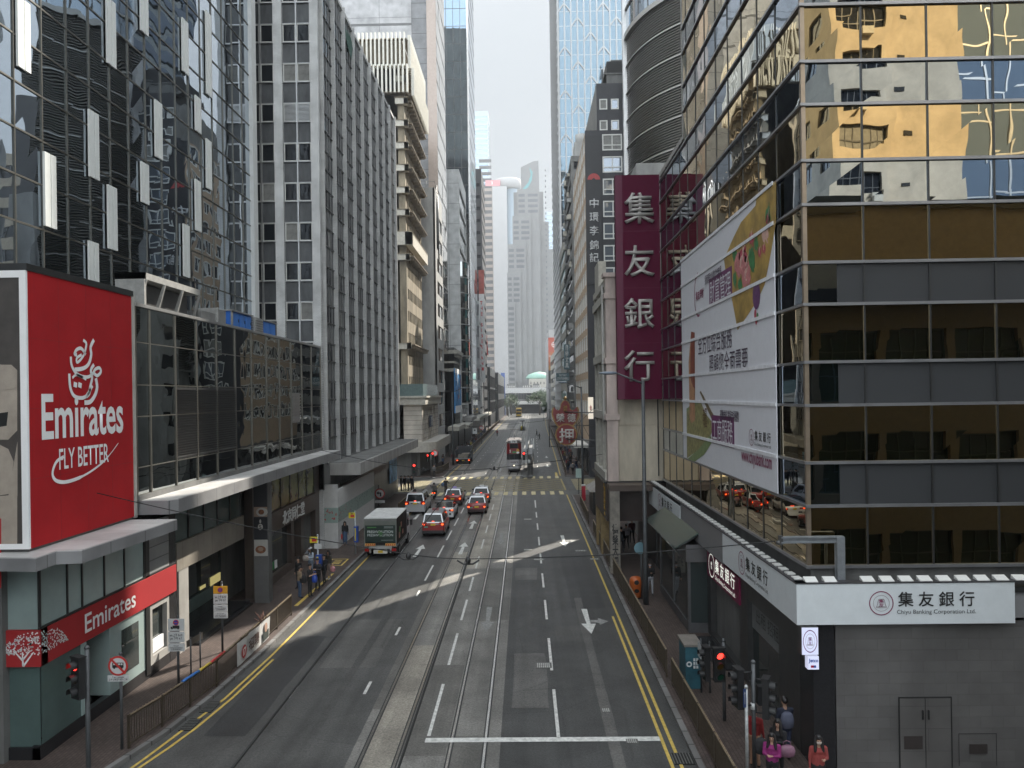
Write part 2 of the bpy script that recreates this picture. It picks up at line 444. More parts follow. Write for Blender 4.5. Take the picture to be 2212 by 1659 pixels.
strip('tram_track_bed', lambda y: -5.31+SHM(y), lambda y: -.88+SHM(y), TY, .004, CONC)
def patch(x0, x1, y0, y1, m, z=.008):
    mb = MB(); mb.quad((x0+SHM(y0),y0,z), (x1+SHM(y0),y0,z), (x1+SHM(y1),y1,z), (x0+SHM(y1),y1,z)); setp(mb.build('track_slab', m), kind='structure')
patch(-4.88, -3.98, 18, 32.6, CONC2); patch(-4.88, -3.98, 46, 52, CONC2); patch(-3.82, -2.5, 22.6, 30.2, CONC3)
patch(-2.3, -1.42, 18, 23.9, CONC3); patch(-2.3, -1.42, 36, 47, CONC3); patch(-4.88, -3.98, 60, 66, CONC3); patch(-1.3, -.9, 36.2, 47, CONC3)
patch(-5.3, -4.96, 26, 80, CONC3); patch(-3.82, -2.5, 47, 90, CONC2, .007)
RAIL = mat('rail_steel', (.55, .53, .50), .22, 1.0, var=.1, vs=30)
RAILD = mat('rail_groove', (.02, .02, .02), .6)
mb = MB()
for x in (-4.95, -3.9, -2.38, -1.345):
    for a, b in zip(TY, TY[1:]):
        for (o0, o1, z, mi) in ((-.035, .035, .014, 0), (.035, .085, .0125, 1), (-.075, -.035, .0115, 1)):
            mb.quad((x+o0+SHM(a),a,z), (x+o1+SHM(a),a,z), (x+o1+SHM(b),b,z), (x+o0+SHM(b),b,z), mi)
setp(mb.build('tram_rails', [RAIL, RAILD]), kind='structure')
def pave(name, xa, xb, ys, kerb_side, z=.13):
    mb = MB()
    k = .16
    for a, b in zip(ys, ys[1:]):
        mb.quad((xa(a),a,z), (xb(a),a,z), (xb(b),b,z), (xa(b),b,z))
    setp(mb.build(name, PAVE), kind='structure')
    xk = xb if kerb_side > 0 else xa
    mb = MB()
    for a, b in zip(ys, ys[1:]):
        p0, p1 = (xk(a), a), (xk(b), b); s = kerb_side
        i0, i1, o0, o1 = p0[0]-s*.02, p1[0]-s*.02, p0[0]+s*k, p1[0]+s*k
        mb.quad((i0,a,z+.004), (o0,a,z+.004), (o1,b,z+.004), (i1,b,z+.004)); mb.quad((o0,a,-.02), (o0,a,z+.004), (o1,b,z+.004), (o1,b,-.02))
    for y, f in ((ys[0], -1), (ys[-1], 1)):
        mb.box(min(xa(y), xb(y)), max(xa(y), xb(y))+.1, y, y+f*.15, -.02, z+.003)
    setp(mb.build('kerb', KERB), kind='structure')
lk = lambda y: KL(y)-.16
rk = lambda y: KR(y)+.16
pave('pavement', lambda y: -26.0, lk, [19, 20, 21.5, 23, 24, 25.5, 27, 29, 32, 40, 60, 82.5], 1)
pave('pavement', lambda y: -40+SHL(y), lk, [99, 110, 127, 143, 180, 220, 250, 300, 334, 430], 1)
pave('pavement', rk, lambda y: 40.0, [17, 22, 32, 40, 60, 80], -1)
pave('pavement', rk, lambda y: 50.0+SHR(y), [99, 110, 127, 143, 180, 220, 250, 300, 367, 430], -1)
# painted markings
ZM = .018
def flat(mb, pts, z=ZM): mb.add([(p[0]+SHM(p[1]), p[1], z) for p in pts], [tuple(range(len(pts)))])
def dash(mb, x, y0, y1, w=.11, z=ZM): flat(mb, [(x-w/2,y0), (x+w/2,y0), (x+w/2,y1), (x-w/2,y1)], z)
md = MB()
for x, lst in ((-8.5, [(27,28.1),(33.3,34.4),(40.2,41.4),(43.6,47.6),(50,54),(56,60),(62,66),(68.5,72),(74,78)]),
               (-5.86, [(27.3,28.5),(34,35.2),(40.6,41.8),(44,48),(50.3,54.3),(56.3,60.3),(62.5,66.5),(69,72.5),(74.5,78)])):
    for a, b in lst: dash(md, x, a, b)
for x in (-8.3, -5.7):
    for k in range(18): dash(md, x, 104+k*6.2, 104.9+k*6.2, .13)
for a, b in [(23.9,28.2),(30.2,34.2),(36.2,39.8),(41.6,44.8),(47,50.5),(53,56.5),(59,62.5),(65,68.5),(71,74.5)]: dash(md, -3.13, a, b)
for a, b in [(23.7,27.6),(29.5,33.4),(36.2,39.6),(42.2,45.5),(48.2,51.2),(54,57.2),(60.2,63.2),(66.2,69.2),(72,77)]: dash(md, .9, a, b)
for k in range(12): dash(md, 1.3, 112+k*9, 114.5+k*9, .13)
for x in (.1,.6): 
    for k in range(6): dash(md, x+k*.0, 150+k*6, 156+k*6, .18)
setp(md.build('lane_dashes', WHITE), kind='structure')
ms = MB(); flat(ms, [(-3.2,23.45), (4.0,23.45), (4.0,23.75), (-3.2,23.75)]); flat(ms, [(-10.2,79.2), (-3.2,79.2), (-3.2,79.45), (-10.2,79.45)])
flat(ms, [(-3.3,100.6),(-.2,100.6),(-.2,100.85),(-3.3,100.85)])
setp(ms.build('stop_lines', WHITE), kind='structure')
mturn = MB()
def arrow(mb, x, y0, y1, w=.34, turn=0):
    """y1 is the tip"""
    s = 1 if y1 > y0 else -1; L = abs(y1-y0); h = L*.38
    flat(mb, [(x-.16,y0), (x+.12,y0), (x+.09,y0+s*(L-h)), (x-.09,y0+s*(L-h))])
    flat(mb, [(x-w,y0+s*(L-h)), (x+w,y0+s*(L-h)), (x,y1)])
    if turn:
        yb = y0+s*L*.47
        flat(mturn, [(x+.085*turn,yb), (x+.5*turn,yb+s*.05), (x+.5*turn,yb+s*.45), (x+.085*turn,yb+s*.42)])
        flat(mturn, [(x+.5*turn,yb-s*.3), (x+.95*turn,yb+s*.25), (x+.5*turn,yb+s*.8)])
ma = MB()
for px, pyb, pyt in ((906, 1203, 1177), (1000, 1198, 1172)):
    a, b = G(px, pyb), G(px, pyt); arrow(ma, (a[0]+b[0])/2, a[1], b[1])
arrow(ma, -9.6, 66, 70); arrow(ma, -4.4, 61, 65)
for px, pyt, pyb in ((1270, 1316, 1370), (1218, 1157, 1181)):
    a, b = G(px, pyt), G(px, pyb); arrow(ma, (a[0]+b[0])/2, a[1], b[1], turn=1)
for px, pyt, pyb in ((1175, 1012, 1018), (1180, 1032-14, 1026)):
    pass
for y in (112, 128): arrow(ma, 2.6+.2, y+4, y)
setp(ma.build('road_arrows', WHITE), kind='structure')
ma = MB()
for px, pyt, pyb in ((1081, 1152, 1177), (1053, 1312, 1366)):
    a, b = G(px, pyt), G(px, pyb); arrow(ma, -1.87, a[1], b[1])
setp(ma.build('worn_road_arrows', WORN), kind='structure'); setp(mturn.build('worn_turn_arrows', WORN), kind='structure')
my = MB()
def yline(xf, y0, y1, w=.1, n=14):
    ys = arange(y0, y1, n)
    for a, b in zip(ys, ys[1:]): my.quad((xf(a)-w/2,a,ZM), (xf(a)+w/2,a,ZM), (xf(b)+w/2,b,ZM), (xf(b)-w/2,b,ZM))
yline(lambda y: KL(y)+.42, 18, 81); yline(lambda y: KL(y)+.66, 18, 31, n=10)
yline(lambda y: KR(y)-.42, 15, 81); yline(lambda y: KR(y)-.68, 15, 36.6)
yline(lambda y: KL(y)+.42, 100, 330, .12, 40); yline(lambda y: KR(y)-.42, 100, 330, .12, 40)
yline(lambda y: KR(y)-.9, 98, 104, .3, 2)
setp(my.build('kerb_lines', YELLOW), kind='structure')
mc = MB()
for k in range(16):
    x = -10.4 + k*1.0
    if x < 4.6: flat(mc, [(x,81.3), (x+.45,81.3), (x+.45,84.0), (x,84.0)], ZM+.004); flat(mc, [(x,97.0), (x+.45,97.0), (x+.45,99.6), (x,99.6)], ZM+.004)
for k in range(11): mc.quad((-14.8,85.2+k*1.0,ZM+.002), (-11.6,85.2+k*1.0,ZM+.002), (-11.6,85.6+k*1.0,ZM+.002), (-14.8,85.6+k*1.0,ZM+.002))
for k in range(11): mc.quad((5.6,85.2+k*1.0,ZM+.002), (8.8,85.2+k*1.0,ZM+.002), (8.8,85.6+k*1.0,ZM+.002), (5.6,85.6+k*1.0,ZM+.002))
setp(mc.build('crossing_stripes', mat('faded_cream', (.55,.47,.27), .65, var=.25, vs=5, dirt=.2)), kind='structure')
mj = MB()
bx0, bx1, by0, by1 = -10.3, 4.4, 85.0, 96.2
def seg(x0, y0, x1, y1, w=.16, z=ZM):
    d = Vector((x1-x0, y1-y0)).normalized(); n = Vector((-d.y, d.x))*w/2
    mj.quad((x0+n.x,y0+n.y,z), (x1+n.x,y1+n.y,z), (x1-n.x,y1-n.y,z), (x0-n.x,y0-n.y,z))
for a in ((bx0,by0,bx1,by0),(bx1,by0,bx1,by1),(bx1,by1,bx0,by1),(bx0,by1,bx0,by0)): seg(*a)
for k in range(-4, 10):
    for sg, z in ((1, ZM+.003), (-1, ZM+.006)):
        # clipped diagonals
        x0 = bx0 + k*2.2; pts = []
        xa, ya, xb, yb = (x0, by0, x0+(by1-by0)*1.15, by1) if sg > 0 else (x0, by1, x0+(by1-by0)*1.15, by0)
        t0, t1 = 0.0, 1.0; dx = xb-xa
        t0 = max(t0, (bx0-xa)/dx); t1 = min(t1, (bx1-xa)/dx)
        if t1 > t0: seg(xa+dx*t0, ya+(yb-ya)*t0, xa+dx*t1, ya+(yb-ya)*t1, .16, z)
setp(mj.build('box_junction', mat('worn_yellow', (.34,.27,.11), .7, var=.3, vs=5, dirt=.2)), kind='structure')
rr = random.Random(31); APAT = [asphalt('asphalt_patch_dark', (.033,.033,.034), .2), asphalt('asphalt_patch_pale', (.105,.102,.096), .2), asphalt('asphalt_patch_mid', (.062,.061,.058), .2)]
for k, (x0, x1, y0, y1) in enumerate(((-10.2,-8.9,24,34),(-8.2,-6.0,30,36.5),(-7.4,-5.6,41,44),(-10.3,-8.7,38,47),(-.6,.7,26,31.5),(1.2,3.0,33,35.2),(2.2,3.9,38,52),(-.7,.6,44,47),(1.1,2.4,55,66),(-8.3,-6.1,57,61),(-9.8,-8.9,104,125),(1.5,3.4,108,118),(-7.8,-6.2,112,140),(2.4,2.75,16,40),(-6.9,-6.6,18,60))):
    mb = MB(); n = 5; L = [(x0+rr.uniform(-.05,.05), y0+(y1-y0)*i/n) for i in range(n+1)]; Q = [(x1+rr.uniform(-.05,.05), y0+(y1-y0)*i/n) for i in range(n+1)]
    for i in range(n): flat(mb, [L[i], Q[i], Q[i+1], L[i+1]], .0045+k*.0008)
    setp(mb.build('road_patch', APAT[k % 3]), kind='structure')
# covers and gratings let into the road
COVER = mat('cover_iron', (.16, .16, .15), .5, .6, var=.3, vs=20)
DARK = mat('dark_void', (.012, .012, .012), .8)
def cover(px, py, w, d, label, slots):
    x, y = G(px, py); t = thing('manhole_cover', label, 'manhole cover', (x, y, 0), 0, 'covers in the roadway')
    mb = MB(); mb.box(x-w/2,x+w/2,y-d/2,y+d/2,.0,.02); mb.build('frame', COVER, t)
    mb = MB()
    for i in range(slots):
        for j in range(2 if slots > 4 else 1):
            a = x-w*.42+i*w*.84/slots; b = y-d*.4+j*d*.42
            mb.box(a, a+w*.84/slots*.55, b, b+d*(.36 if slots > 4 else .8), .02, .024)
    mb.build('ribs', mat('cover_light', (.45,.45,.43), .4, .5, var=.3, vs=15), t)
cover(1175, 1438, .62, .62, 'rectangular iron grating cover at the end of a white lane dash', 7)
cover(1310, 1535, .30, .34, 'small square iron cover alone in the right hand lane', 4)
cover(1366, 1602, .36, .3, 'iron cover interrupting the white stop line', 5)
cover(1165, 1209, .7, .5, 'pale cover on the lane line beneath the overhead span wire', 7)
cover(1141, 1188, .6, .5, 'pale cover right of the tram rails, near the small combined arrow', 6)
cover(1141, 1122, .7, .6, 'farthest pale cover, between tram rails and dashed lane line', 6)
cover(1255, 1190, .8, .5, 'worn cover close to the right kerb beyond the span wire', 6)
cover(1285, 1208, .6, .4, 'cover on the yellow kerb line near the pawnshop pillar', 5)
x, y = G(1475, 1640); t = thing('drain_grate', 'dark slotted drain grate at the bottom of the right kerb', 'drain', (x, y, 0))
mb = MB(); mb.box(x-.3,x+.3,y-.35,y+.35,0,.022); mb.build('pit', DARK, t)
mb = MB()
for k in range(8): mb.box(x-.3+k*.085, x-.3+k*.085+.03, y-.33, y+.33, .022, .04)
mb.build('bars', COVER, t)
for n_, (px, py) in enumerate(((455, 1528), (412, 1566))):
    x, y = G(px, py); t = thing('drain_grate', ('upper' if n_ == 0 else 'lower') + ' dark gully grate beside the left kerb, below the recruiting banner', 'drain', (x, y, 0))
    mb = MB(); mb.box(x-.2,x+.2,y-.45,y+.45,0,.021); mb.build('pit', DARK, t)
    mb = MB()
    for k in range(7): mb.box(x-.2, x+.2, y-.4+k*.12, y-.4+k*.12+.035, .022, .034)
    mb.build('bars', COVER, t)
# ------------------------------------------------------------------ shared building materials
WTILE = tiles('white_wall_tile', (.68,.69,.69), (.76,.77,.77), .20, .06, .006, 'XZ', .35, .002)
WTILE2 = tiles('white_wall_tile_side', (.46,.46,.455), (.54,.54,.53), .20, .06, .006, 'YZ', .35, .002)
GREYP = mat('grey_spandrel', (.095,.10,.105), .35, var=.3, vs=1.2, dirt=.2, stretch=(1,1,.35))
ALU = mat('aluminium', (.50,.50,.50), .35, .8, var=.1)
ALUD = mat('dark_aluminium', (.10,.10,.10), .4, .5, var=.15)
BLACKM = mat('black_metal', (.02,.02,.02), .45)
WFRAME = mat('white_frame', (.62,.62,.59), .45, var=.08)
DGLASS = mirror('dark_window_glass', (.014,.016,.02), .004, .6, .04, 0.0, .32)
BGLASS = mirror('black_curtain_glass', (.20,.22,.22), .009, .75)
TGLASS = mirror('tower_glass', (.31,.36,.41), .010, .45)
SHOPG = mirror('shop_glass', (.035,.045,.045), .003, .5, .03, 0.0, .7)
FROST = mat('frosted_glass', (.30,.38,.37), .22, var=.12, vs=.6, spec=.6)
FROSTD = mat('frosted_glass_dark', (.075,.115,.11), .15, var=.2, vs=.5, spec=.7)
STONE = mat('pale_stone', (.36,.35,.33), .6, var=.12, vs=1.0, dirt=.12)
CONCR = mat('painted_concrete', (.38,.38,.37), .75, var=.12, vs=.7, dirt=.22, stretch=(1,1,.3))
CONCL = mat('light_concrete', (.48,.48,.47), .75, var=.1, vs=.5, dirt=.15, stretch=(1,1,.3))
CONCD = mat('dark_concrete', (.15,.15,.145), .8, var=.2, vs=.9, dirt=.25, stretch=(1,1,.3))
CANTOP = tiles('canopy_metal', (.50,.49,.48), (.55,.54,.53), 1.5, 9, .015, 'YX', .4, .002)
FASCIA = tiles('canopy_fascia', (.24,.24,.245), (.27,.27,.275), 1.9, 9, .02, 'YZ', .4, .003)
RED = mat('airline_red', (.36,.017,.02), .7, var=.08, vs=.6)
REDB = mat('airline_red_banner', (.40,.018,.022), .85, var=.1, vs=.4, dirt=.08, spec=.15)
LETW = mat('white_lettering', (.84,.84,.84), .5, var=.03)
GOLDL = mat('gold_lettering', (.50,.32,.06), .4, .4, var=.1)
BLACKL = mat('black_lettering', (.015,.015,.015), .5)
BROWNP = mat('brown_panel', (.075,.055,.045), .4, var=.15, vs=2)
GRAN = mat('black_granite', (.022,.022,.024), .25, var=.3, vs=30)
def ribbon(mb, pts, w, mi=0):
    """flat stroke through 3-D points already lying in a plane with normal taken from the first turn"""
    P = [Vector(p) for p in pts]; nrm = ribbon.n
    ws = w if isinstance(w, (list, tuple)) else [w]*len(P)
    L = []
    for i, p in enumerate(P):
        t = (P[min(i+1, len(P)-1)] - P[max(i-1, 0)]).normalized(); s = nrm.cross(t)
        L.append((p + s*ws[i]/2, p - s*ws[i]/2))
    for a, b in zip(L, L[1:]): mb.quad(a[0], a[1], b[1], b[0], mi)
def smooth_pts(pts, k=4):
    out = []
    for i in range(len(pts)-1):
        p0, p1, p2, p3 = (Vector(pts[max(i-1,0)]), Vector(pts[i]), Vector(pts[i+1]), Vector(pts[min(i+2,len(pts)-1)]))
        for j in range(k):
            t = j/k
            out.append(.5*((2*p1)+(-p0+p2)*t+(2*p0-5*p1+4*p2-p3)*t*t+(-p0+3*p1-3*p2+p3)*t**3))
    out.append(Vector(pts[-1])); return out

# ================================================================== LEFT 1: airline office at the near corner
XL = -14.0
EY0, EY1 = 21.45, 27.2
fE = FR('L', XL); fG = FR('L', -14.25)
b1 = thing('corner_office', 'low corner building with a frosted glass shop front under a grey canopy, near left', 'building', (-18, 24, 0))
mb = MB(); mb.box(-24, XL-.06, EY0+.06, EY1, 6.0, 14.3); mb.box(-24, -15.2, 22.0, 31.0, 0, 6.0); mb.build('wall', CONCD, b1)
mb = MB(); mb.box(-24, XL+.05, EY0-.05, EY1+.1, 14.3, 14.5); mb.build('parapet', BLACKM, b1)
# chamfered canopy below the billboard
out = [G(0,1205,6.35), G(78,1206,6.35), G(121,1191,6.35), G(177,1189,6.35), G(332,1139,6.35), G(383,1122,6.35)]
poly = [(-24, out[0][1]-.1)] + out + [(-14.2, out[-1][1]), (-24, out[-1][1])]
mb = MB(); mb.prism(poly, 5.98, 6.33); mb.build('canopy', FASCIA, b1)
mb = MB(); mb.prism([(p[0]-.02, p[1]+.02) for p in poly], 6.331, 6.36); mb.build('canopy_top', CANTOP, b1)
# shop front
fz0, fz1 = AX(367,1282,-14.25)[1], AX(367,1224,-14.25)[1]
SY0, SY1 = 22.2, 30.9
mb = MB(); fG.box(mb, SY0, SY1, fz0, fz1, -.3, .06); fF = FR('F', SY0); fF.box(mb, -24, -14.19, fz0, fz1, -.3, .05)
sg = mb.build('sign_band', RED, b1)
ya, za = AX(183,1345,-14.19); yb, zb = AX(293,1292,-14.19)
text('lettering', 'Emirates', fG, (-14.19, (ya+yb)/2, (za+zb)/2-.02), 1, LETW, sg, fit=(yb-ya, .62), bold=.012)
mt = MB(); ribbon.n = Vector((0,-1,0)); rr = random.Random(3)
for k in range(420):   # crown of the tree drawn on the sign band: small cells, round the corner
    a = rr.uniform(0, 1)**.5; u = rr.uniform(-1, 1); z = fz0 + .36 + rr.uniform(0, (fz1-fz0-.42)) * (1-abs(u)**3)
    s = rr.uniform(.018, .034)
    if u < 0: p = (-14.19+u*1.2, SY0-.056, z); d = ((s,0,0),(0,0,s))
    else: p = (-14.184, SY0+u*1.3, z); d = ((0,s,0),(0,0,s))
    d = [Vector(x) for x in d]; p = Vector(p); mt.quad(p-d[0], p-d[1], p+d[0], p+d[1])
for q in (((-14.7,fz0+.02),(-14.72,fz0+.4)), ((-14.72,fz0+.2),(-14.95,fz0+.45)), ((-14.72,fz0+.2),(-14.5,fz0+.46)), ((-14.7,fz0+.02),(-14.4,fz0+.42))):
    ribbon(mt, [(x, SY0-.055, z) for x, z in q], [.06,.03])
mt.build('tree_emblem', LETW, sg)
# upper frosted band and its mullions
mb = MB(); fG.panes(mb, [22.25,23.6,24.4,25.7,27.0,28.4], [fz1, 6.0], -.02, .002); mb.quad((-24,22.25,fz1),(-14.27,22.25,fz1),(-14.27,22.25,6.0),(-24,22.25,6.0)); mb.build('frosted_glazing', FROST, b1)
mb = MB()
for y in (22.25,23.6,24.4,25.7,27.0,28.4): fG.box(mb, y-.03, y+.03, fz1, 6.0, -.05, .02)
fG.box(mb, 28.45, 28.75, 0.3, 5.99, -.25, .03); fG.box(mb, SY0, SY1, fz1, fz1+.07, -.04, .03); mb.build('mullion', BLACKM, b1)
mb = MB(); fG.box(mb, 28.75, 30.4, fz1+.07, 5.98, -.1, .0); mb.build('fascia_panel', tiles('grey_boards', (.30,.31,.31), (.34,.35,.35), 9, .5, .02, 'YZ', .3), b1)
mb = MB(); fG.box(mb, 30.4, 31.0, 0.2, 5.98, -.3, .0); fG.box(mb, SY0, SY1, 0.14, .55, -.25, -.01); mb.box(-24, -14.27, 22.2, 22.4, .14, .5); mb.build('plinth', GRAN, b1)
# lower shop windows
mb = MB(); fG.panes(mb, [22.3, 24.3], [.55, fz0], -.03, .002); mb.quad((-24,22.28,.5),(-14.29,22.28,.5),(-14.29,22.28,fz0),(-24,22.28,fz0)); mb.build('corner_window', FROSTD, b1)
mb = MB(); fG.box(mb, 26.0, 26.35, .55, fz0, -1.2, -.02); fG.box(mb, 26.35, 28.45, .55, fz0-.002, -.2, -.02); mb.build('display_surround', FROST, b1); mb = MB(); fG.box(mb, 24.3, 24.6, .55, fz0, -.25, 0); mb.build('window_jamb', FROST, b1)
mb = MB(); fG.panes(mb, [26.75, 27.95], [.95, fz0-.35], -.005, .001); mb.build('display_window', SHOPG, b1)
mb = MB(); fG.box(mb, 24.6, 26.0, .15, fz0, -1.3, -1.2); mb.build('entrance', DARK, b1)
mb = MB(); fG.grid(mb, 28.75, 30.4, .55, fz0, [(29.0,30.2)], [(.85,fz0-.25)], -.25, -.01); mb.build('window_surround', STONE, b1)
mb = MB(); fG.panes(mb, [29.0,30.2], [.85,fz0-.25], -.2, .001); mb.build('display_window', SHOPG, b1)
mb = MB(); fG.box(mb, 29.1, 30.1, .9, 1.4, -.24+.06, -.1); mb.build('display_plinth', LETW, b1)

# billboards (they hang on the building)
bb = thing('billboard', 'tall red billboard with white Arabic calligraphy and a white airline name', 'billboard', (XL, (EY0+EY1)/2, 6.4))
mb = MB(); fE.box(mb, EY0+.02, EY1, 6.45, 14.3, -.05, .02); mb.build('panel', REDB, bb)
mb = MB(); fE.box(mb, EY1, EY1+.18, 6.4, 14.35, -.08, .05); mb.build('edge_trim', STONE, bb)
ya, za = AX(90,905,XL+.03); yb, zb = AX(266,890,XL+.03)
text('lettering', 'Emirates', fE, (XL+.02, (ya+yb)/2, (za+zb)/2), 1, LETW, bb, fit=(yb-ya, 1.35), extrude=.012, bold=.02)
ya, za = AX(128,992,XL+.03); yb, zb = AX(235,978,XL+.03)
text('lettering', 'FLY BETTER', fE, (XL+.02, (ya+yb)/2, (za+zb)/2), 1, LETW, bb, fit=(yb-ya, .62), extrude=.012, bold=.01)
ribbon.n = Vector((1,0,0))
def onE(pts): return [(XL+.045,)+AX(x/3.0, y/3.0+553.0, XL+.045) for x, y in pts]
sw = MB(); ribbon(sw, smooth_pts(onE([(415,1300),(370,1330),(345,1385),(345,1430),(375,1460),(440,1462),(540,1425),(640,1360),(710,1290),(768,1212)])), [.10]*12+[.11]*12+[.07]*8+[.03]*5)
sw.build('swoosh', LETW, bb)

for pts, w in (([(540,545),(560,565),(556,600),(548,640)],.10), ([(610,542),(588,590),(592,640),(575,700),(540,728),(485,736)],.13),
               ([(556,640),(530,600),(500,605),(484,635),(500,640)],.11), ([(545,640),(525,670),(500,690),(500,660),(530,640)],.09),
               ([(460,652),(466,710),(500,765),(560,785),(598,768),(618,735),(645,725),(655,750),(632,775),(612,762)],.11),
               ([(610,703),(590,740),(598,790),(585,850),(580,890),(560,912)],.12), ([(450,762),(456,850),(480,905),(525,920),(562,905),(600,840)],.12),
               ([(622,792),(630,850),(615,905),(585,945),(548,950)],.15), ([(478,830),(500,838)],.16), ([(508,832),(530,842)],.16), ([(470,790),(500,770),(560,800)],.08)):
    ar = MB(); ribbon(ar, smooth_pts(onE(pts)), w); ar.build('calligraphy_stroke', LETW, bb)
mb = MB()
for y in (22.9,24.35,25.8): fE.box(mb, y-.006, y+.006, 6.46, 14.29, .02, .023)
for z in (8.4,10.4,12.4): fE.box(mb, EY0+.03, EY1-.01, z-.005, z+.005, .02, .0225)
mb.build('sheet_seams', mat('seam_red', (.22,.012,.014), .8), bb)
bc = thing('billboard', 'white framed billboard photo of a pale leather cabin seat, left edge', 'billboard', (-14.6, EY0, 6.4))
fC = FR('F', EY0)
mb = MB(); fC.box(mb, -20, XL-.17, 6.6, 14.1, .0, .03); mb.build('picture', mat('cabin_dark', (.06,.052,.047), .5, var=.4, vs=.8), bc)
mb = MB(); fC.box(mb, XL-.17, XL+.02, 6.45, 14.3, -.02, .06); fC.box(mb, -20, XL-.17, 14.1, 14.3, 0, .055); fC.box(mb, -20, XL-.17, 6.45, 6.6, 0, .055); mb.build('frame', LETW, bc)
SEATC = mat('cabin_seat', (.36,.31,.26), .5, var=.15, vs=2)
mb = MB(); q = lambda pts, n: [(AY(x/3.0, y/3.0+553.0, EY0)[0], EY0-n, AY(x/3.0, y/3.0+553.0, EY0)[1]) for x, y in pts]
for pts, n in (([(-60,690),(20,705),(80,705),(118,740),(118,1130),(60,1190),(-60,1190)],.036), ([(-60,1190),(60,1250),(95,1330),(70,1540),(-60,1560)],.036), ([(60,1560),(120,1200),(120,1555)],.037), ([(-60,1560),(118,1545),(118,1900),(-60,1900)],.035)):
    v = q(pts, n); mb.add(v, [tuple(range(len(v)))])
for pts in ([(5,745),(30,722),(95,722),(115,745),(115,850),(90,862),(20,866),(0,845)],):
    v = q(pts, .05); mb.add(v, [tuple(range(len(v)))])
mb.build('seat_picture', SEATC, bc)
mb = MB(); v = q([(-60,1700),(15,1700),(15,2150),(-60,2150)], .04); mb.add(v, [(0,1,2,3)]); v = q([(-10,1020),(60,1010),(50,1100),(-10,1110)], .04); mb.add(v, [(0,1,2,3)], 1); mb.build('red_corner', [RED, DARK], bc)

# ================================================================== LEFT 2: black glass podium with shops
PY0, PY1 = EY1+.25, 52.6
b2 = thing('glass_podium', 'black glass shopping podium with a long pale canopy, three storeys, beside the red billboard', 'building', (-18, 40, 0))
mb = MB(); mb.box(-26, XL-.06, PY0, PY1-.05, 7.0, 13.95); mb.box(-26, -15.6, 31.0, PY1-.05, 0, 7.0); mb.build('wall', CONCD, b2)
ys = [PY0, 28.5, 30.6, 32.6, 34.75, 37.0, 39.2, 41.5, 43.7, 45.9, 48.1, 50.3, PY1]
def zof(y): return AX(640, y, XL)[1]
zs = [7.15, 8.15, 10.0, 11.15, 12.7, 14.0]
mb = MB(); fE.panes(mb, ys, zs, .0, .005); mb.build('curtain_glazing', BGLASS, b2)
mb = MB()
for y in ys: fE.box(mb, y-.035, y+.035, 7.15, 14.0, -.03, .05)
for z in zs: fE.box(mb, PY0, PY1, z-.018, z+.018, -.03, .028)
mb.build('mullion', mat('bronze_mullion', (.16,.15,.13), .35, .7), b2)
mb = MB(); fE.box(mb, PY0-.05, PY1, 14.0, 14.12, -.2, .08); mb.build('coping', ALU, b2)
for a, b in zip(ys[2:5], ys[3:6]):
    mb = MB()
    for k in range(27): z = 8.25+k*.103; mb.add([fE.pt(a+.05,z,.01), fE.pt(b-.05,z,.01), fE.pt(b-.05,z+.07,.07), fE.pt(a+.05,z+.07,.07)], [(0,1,2,3)])
    fE.box(mb, a+.05, b-.05, 8.2, 11.1, -.01, .008); mb.build('louvre_panel', mat('black_louvre', (.03,.03,.03), .35), b2)
mb = MB()
for k in range(9): z = 9.2+k*.19; mb.add([fE.pt(46.0,z,.02), fE.pt(47.6,z,.02), fE.pt(47.6,z+.13,.09), fE.pt(46.0,z+.13,.09)], [(0,1,2,3)])
fE.box(mb, 46.0, 47.6, 9.1, 10.9, .005, .018); mb.build('vent', ALU, b2)
mb = MB(); fE.box(mb, PY0, PY1, 6.95, 7.15, -.1, .1); mb.build('sill_band', CONCD, b2)
c2 = [(-14.0,27.55), G(345,1080,6.95), G(376,1081,6.95), (-12.72,52.6), (-14.0,52.6)]
c2 = [(-14.05,27.6), (-12.95,27.6), (-12.72,27.95), (-12.72,52.6), (-14.05,52.6)]
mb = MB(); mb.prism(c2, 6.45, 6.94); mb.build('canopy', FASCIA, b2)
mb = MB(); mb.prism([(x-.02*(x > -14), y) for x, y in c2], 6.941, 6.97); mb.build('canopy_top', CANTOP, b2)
mb = MB(); mb.box(-24, -14.3, 27.3, 27.58, 6.36, 6.96); mb.build('canopy_end', STONE, b2)
# shop level: recessed dark front with stone band
fS = FR('L', -14.35)
mb = MB(); fS.panes(mb, [31.1,32.6,34.2,35.7,37.2,38.6], [4.7, 6.4], -.1, .003); mb.build('upper_glazing', FROSTD, b2)
mb = MB()
for y in (31.1,32.6,34.2,35.7,37.2,38.6): fS.box(mb, y-.05, y+.05, 4.7, 6.44, -.2, -.05)
fS.box(mb, 31.0, 53, 6.2, 6.44, -.25, -.04); mb.build('mullion', BLACKM, b2)
mb = MB(); fS.box(mb, 31.2, 38.7, 3.55, 4.7, -.6, .05); mb.build('stone_band', tiles('beige_band', (.30,.275,.235), (.33,.30,.26), 1.5, 9, .015, 'YZ', .35), b2)
mb = MB(); mb.box(-14.9, -14.32, 31.4, 32.3, .13, 3.55); mb.build('column', STONE, b2)
mb = MB(); fS.panes(mb, [33.0,34.5,36.0,37.5,38.6], [.3, 3.4], -1.1, .003); mb.build('shop_window', SHOPG, b2)
SHELF = glow('lit_shelf', (1.0,.85,.35), .16)
mb = MB(); fS.box(mb, 37.2, 38.4, 1.5, 1.9, -1.08, -1.05); fS.box(mb, 36.0, 36.6, 1.6, 1.75, -1.08, -1.05); mb.build('lit_shelf', SHELF, b2)
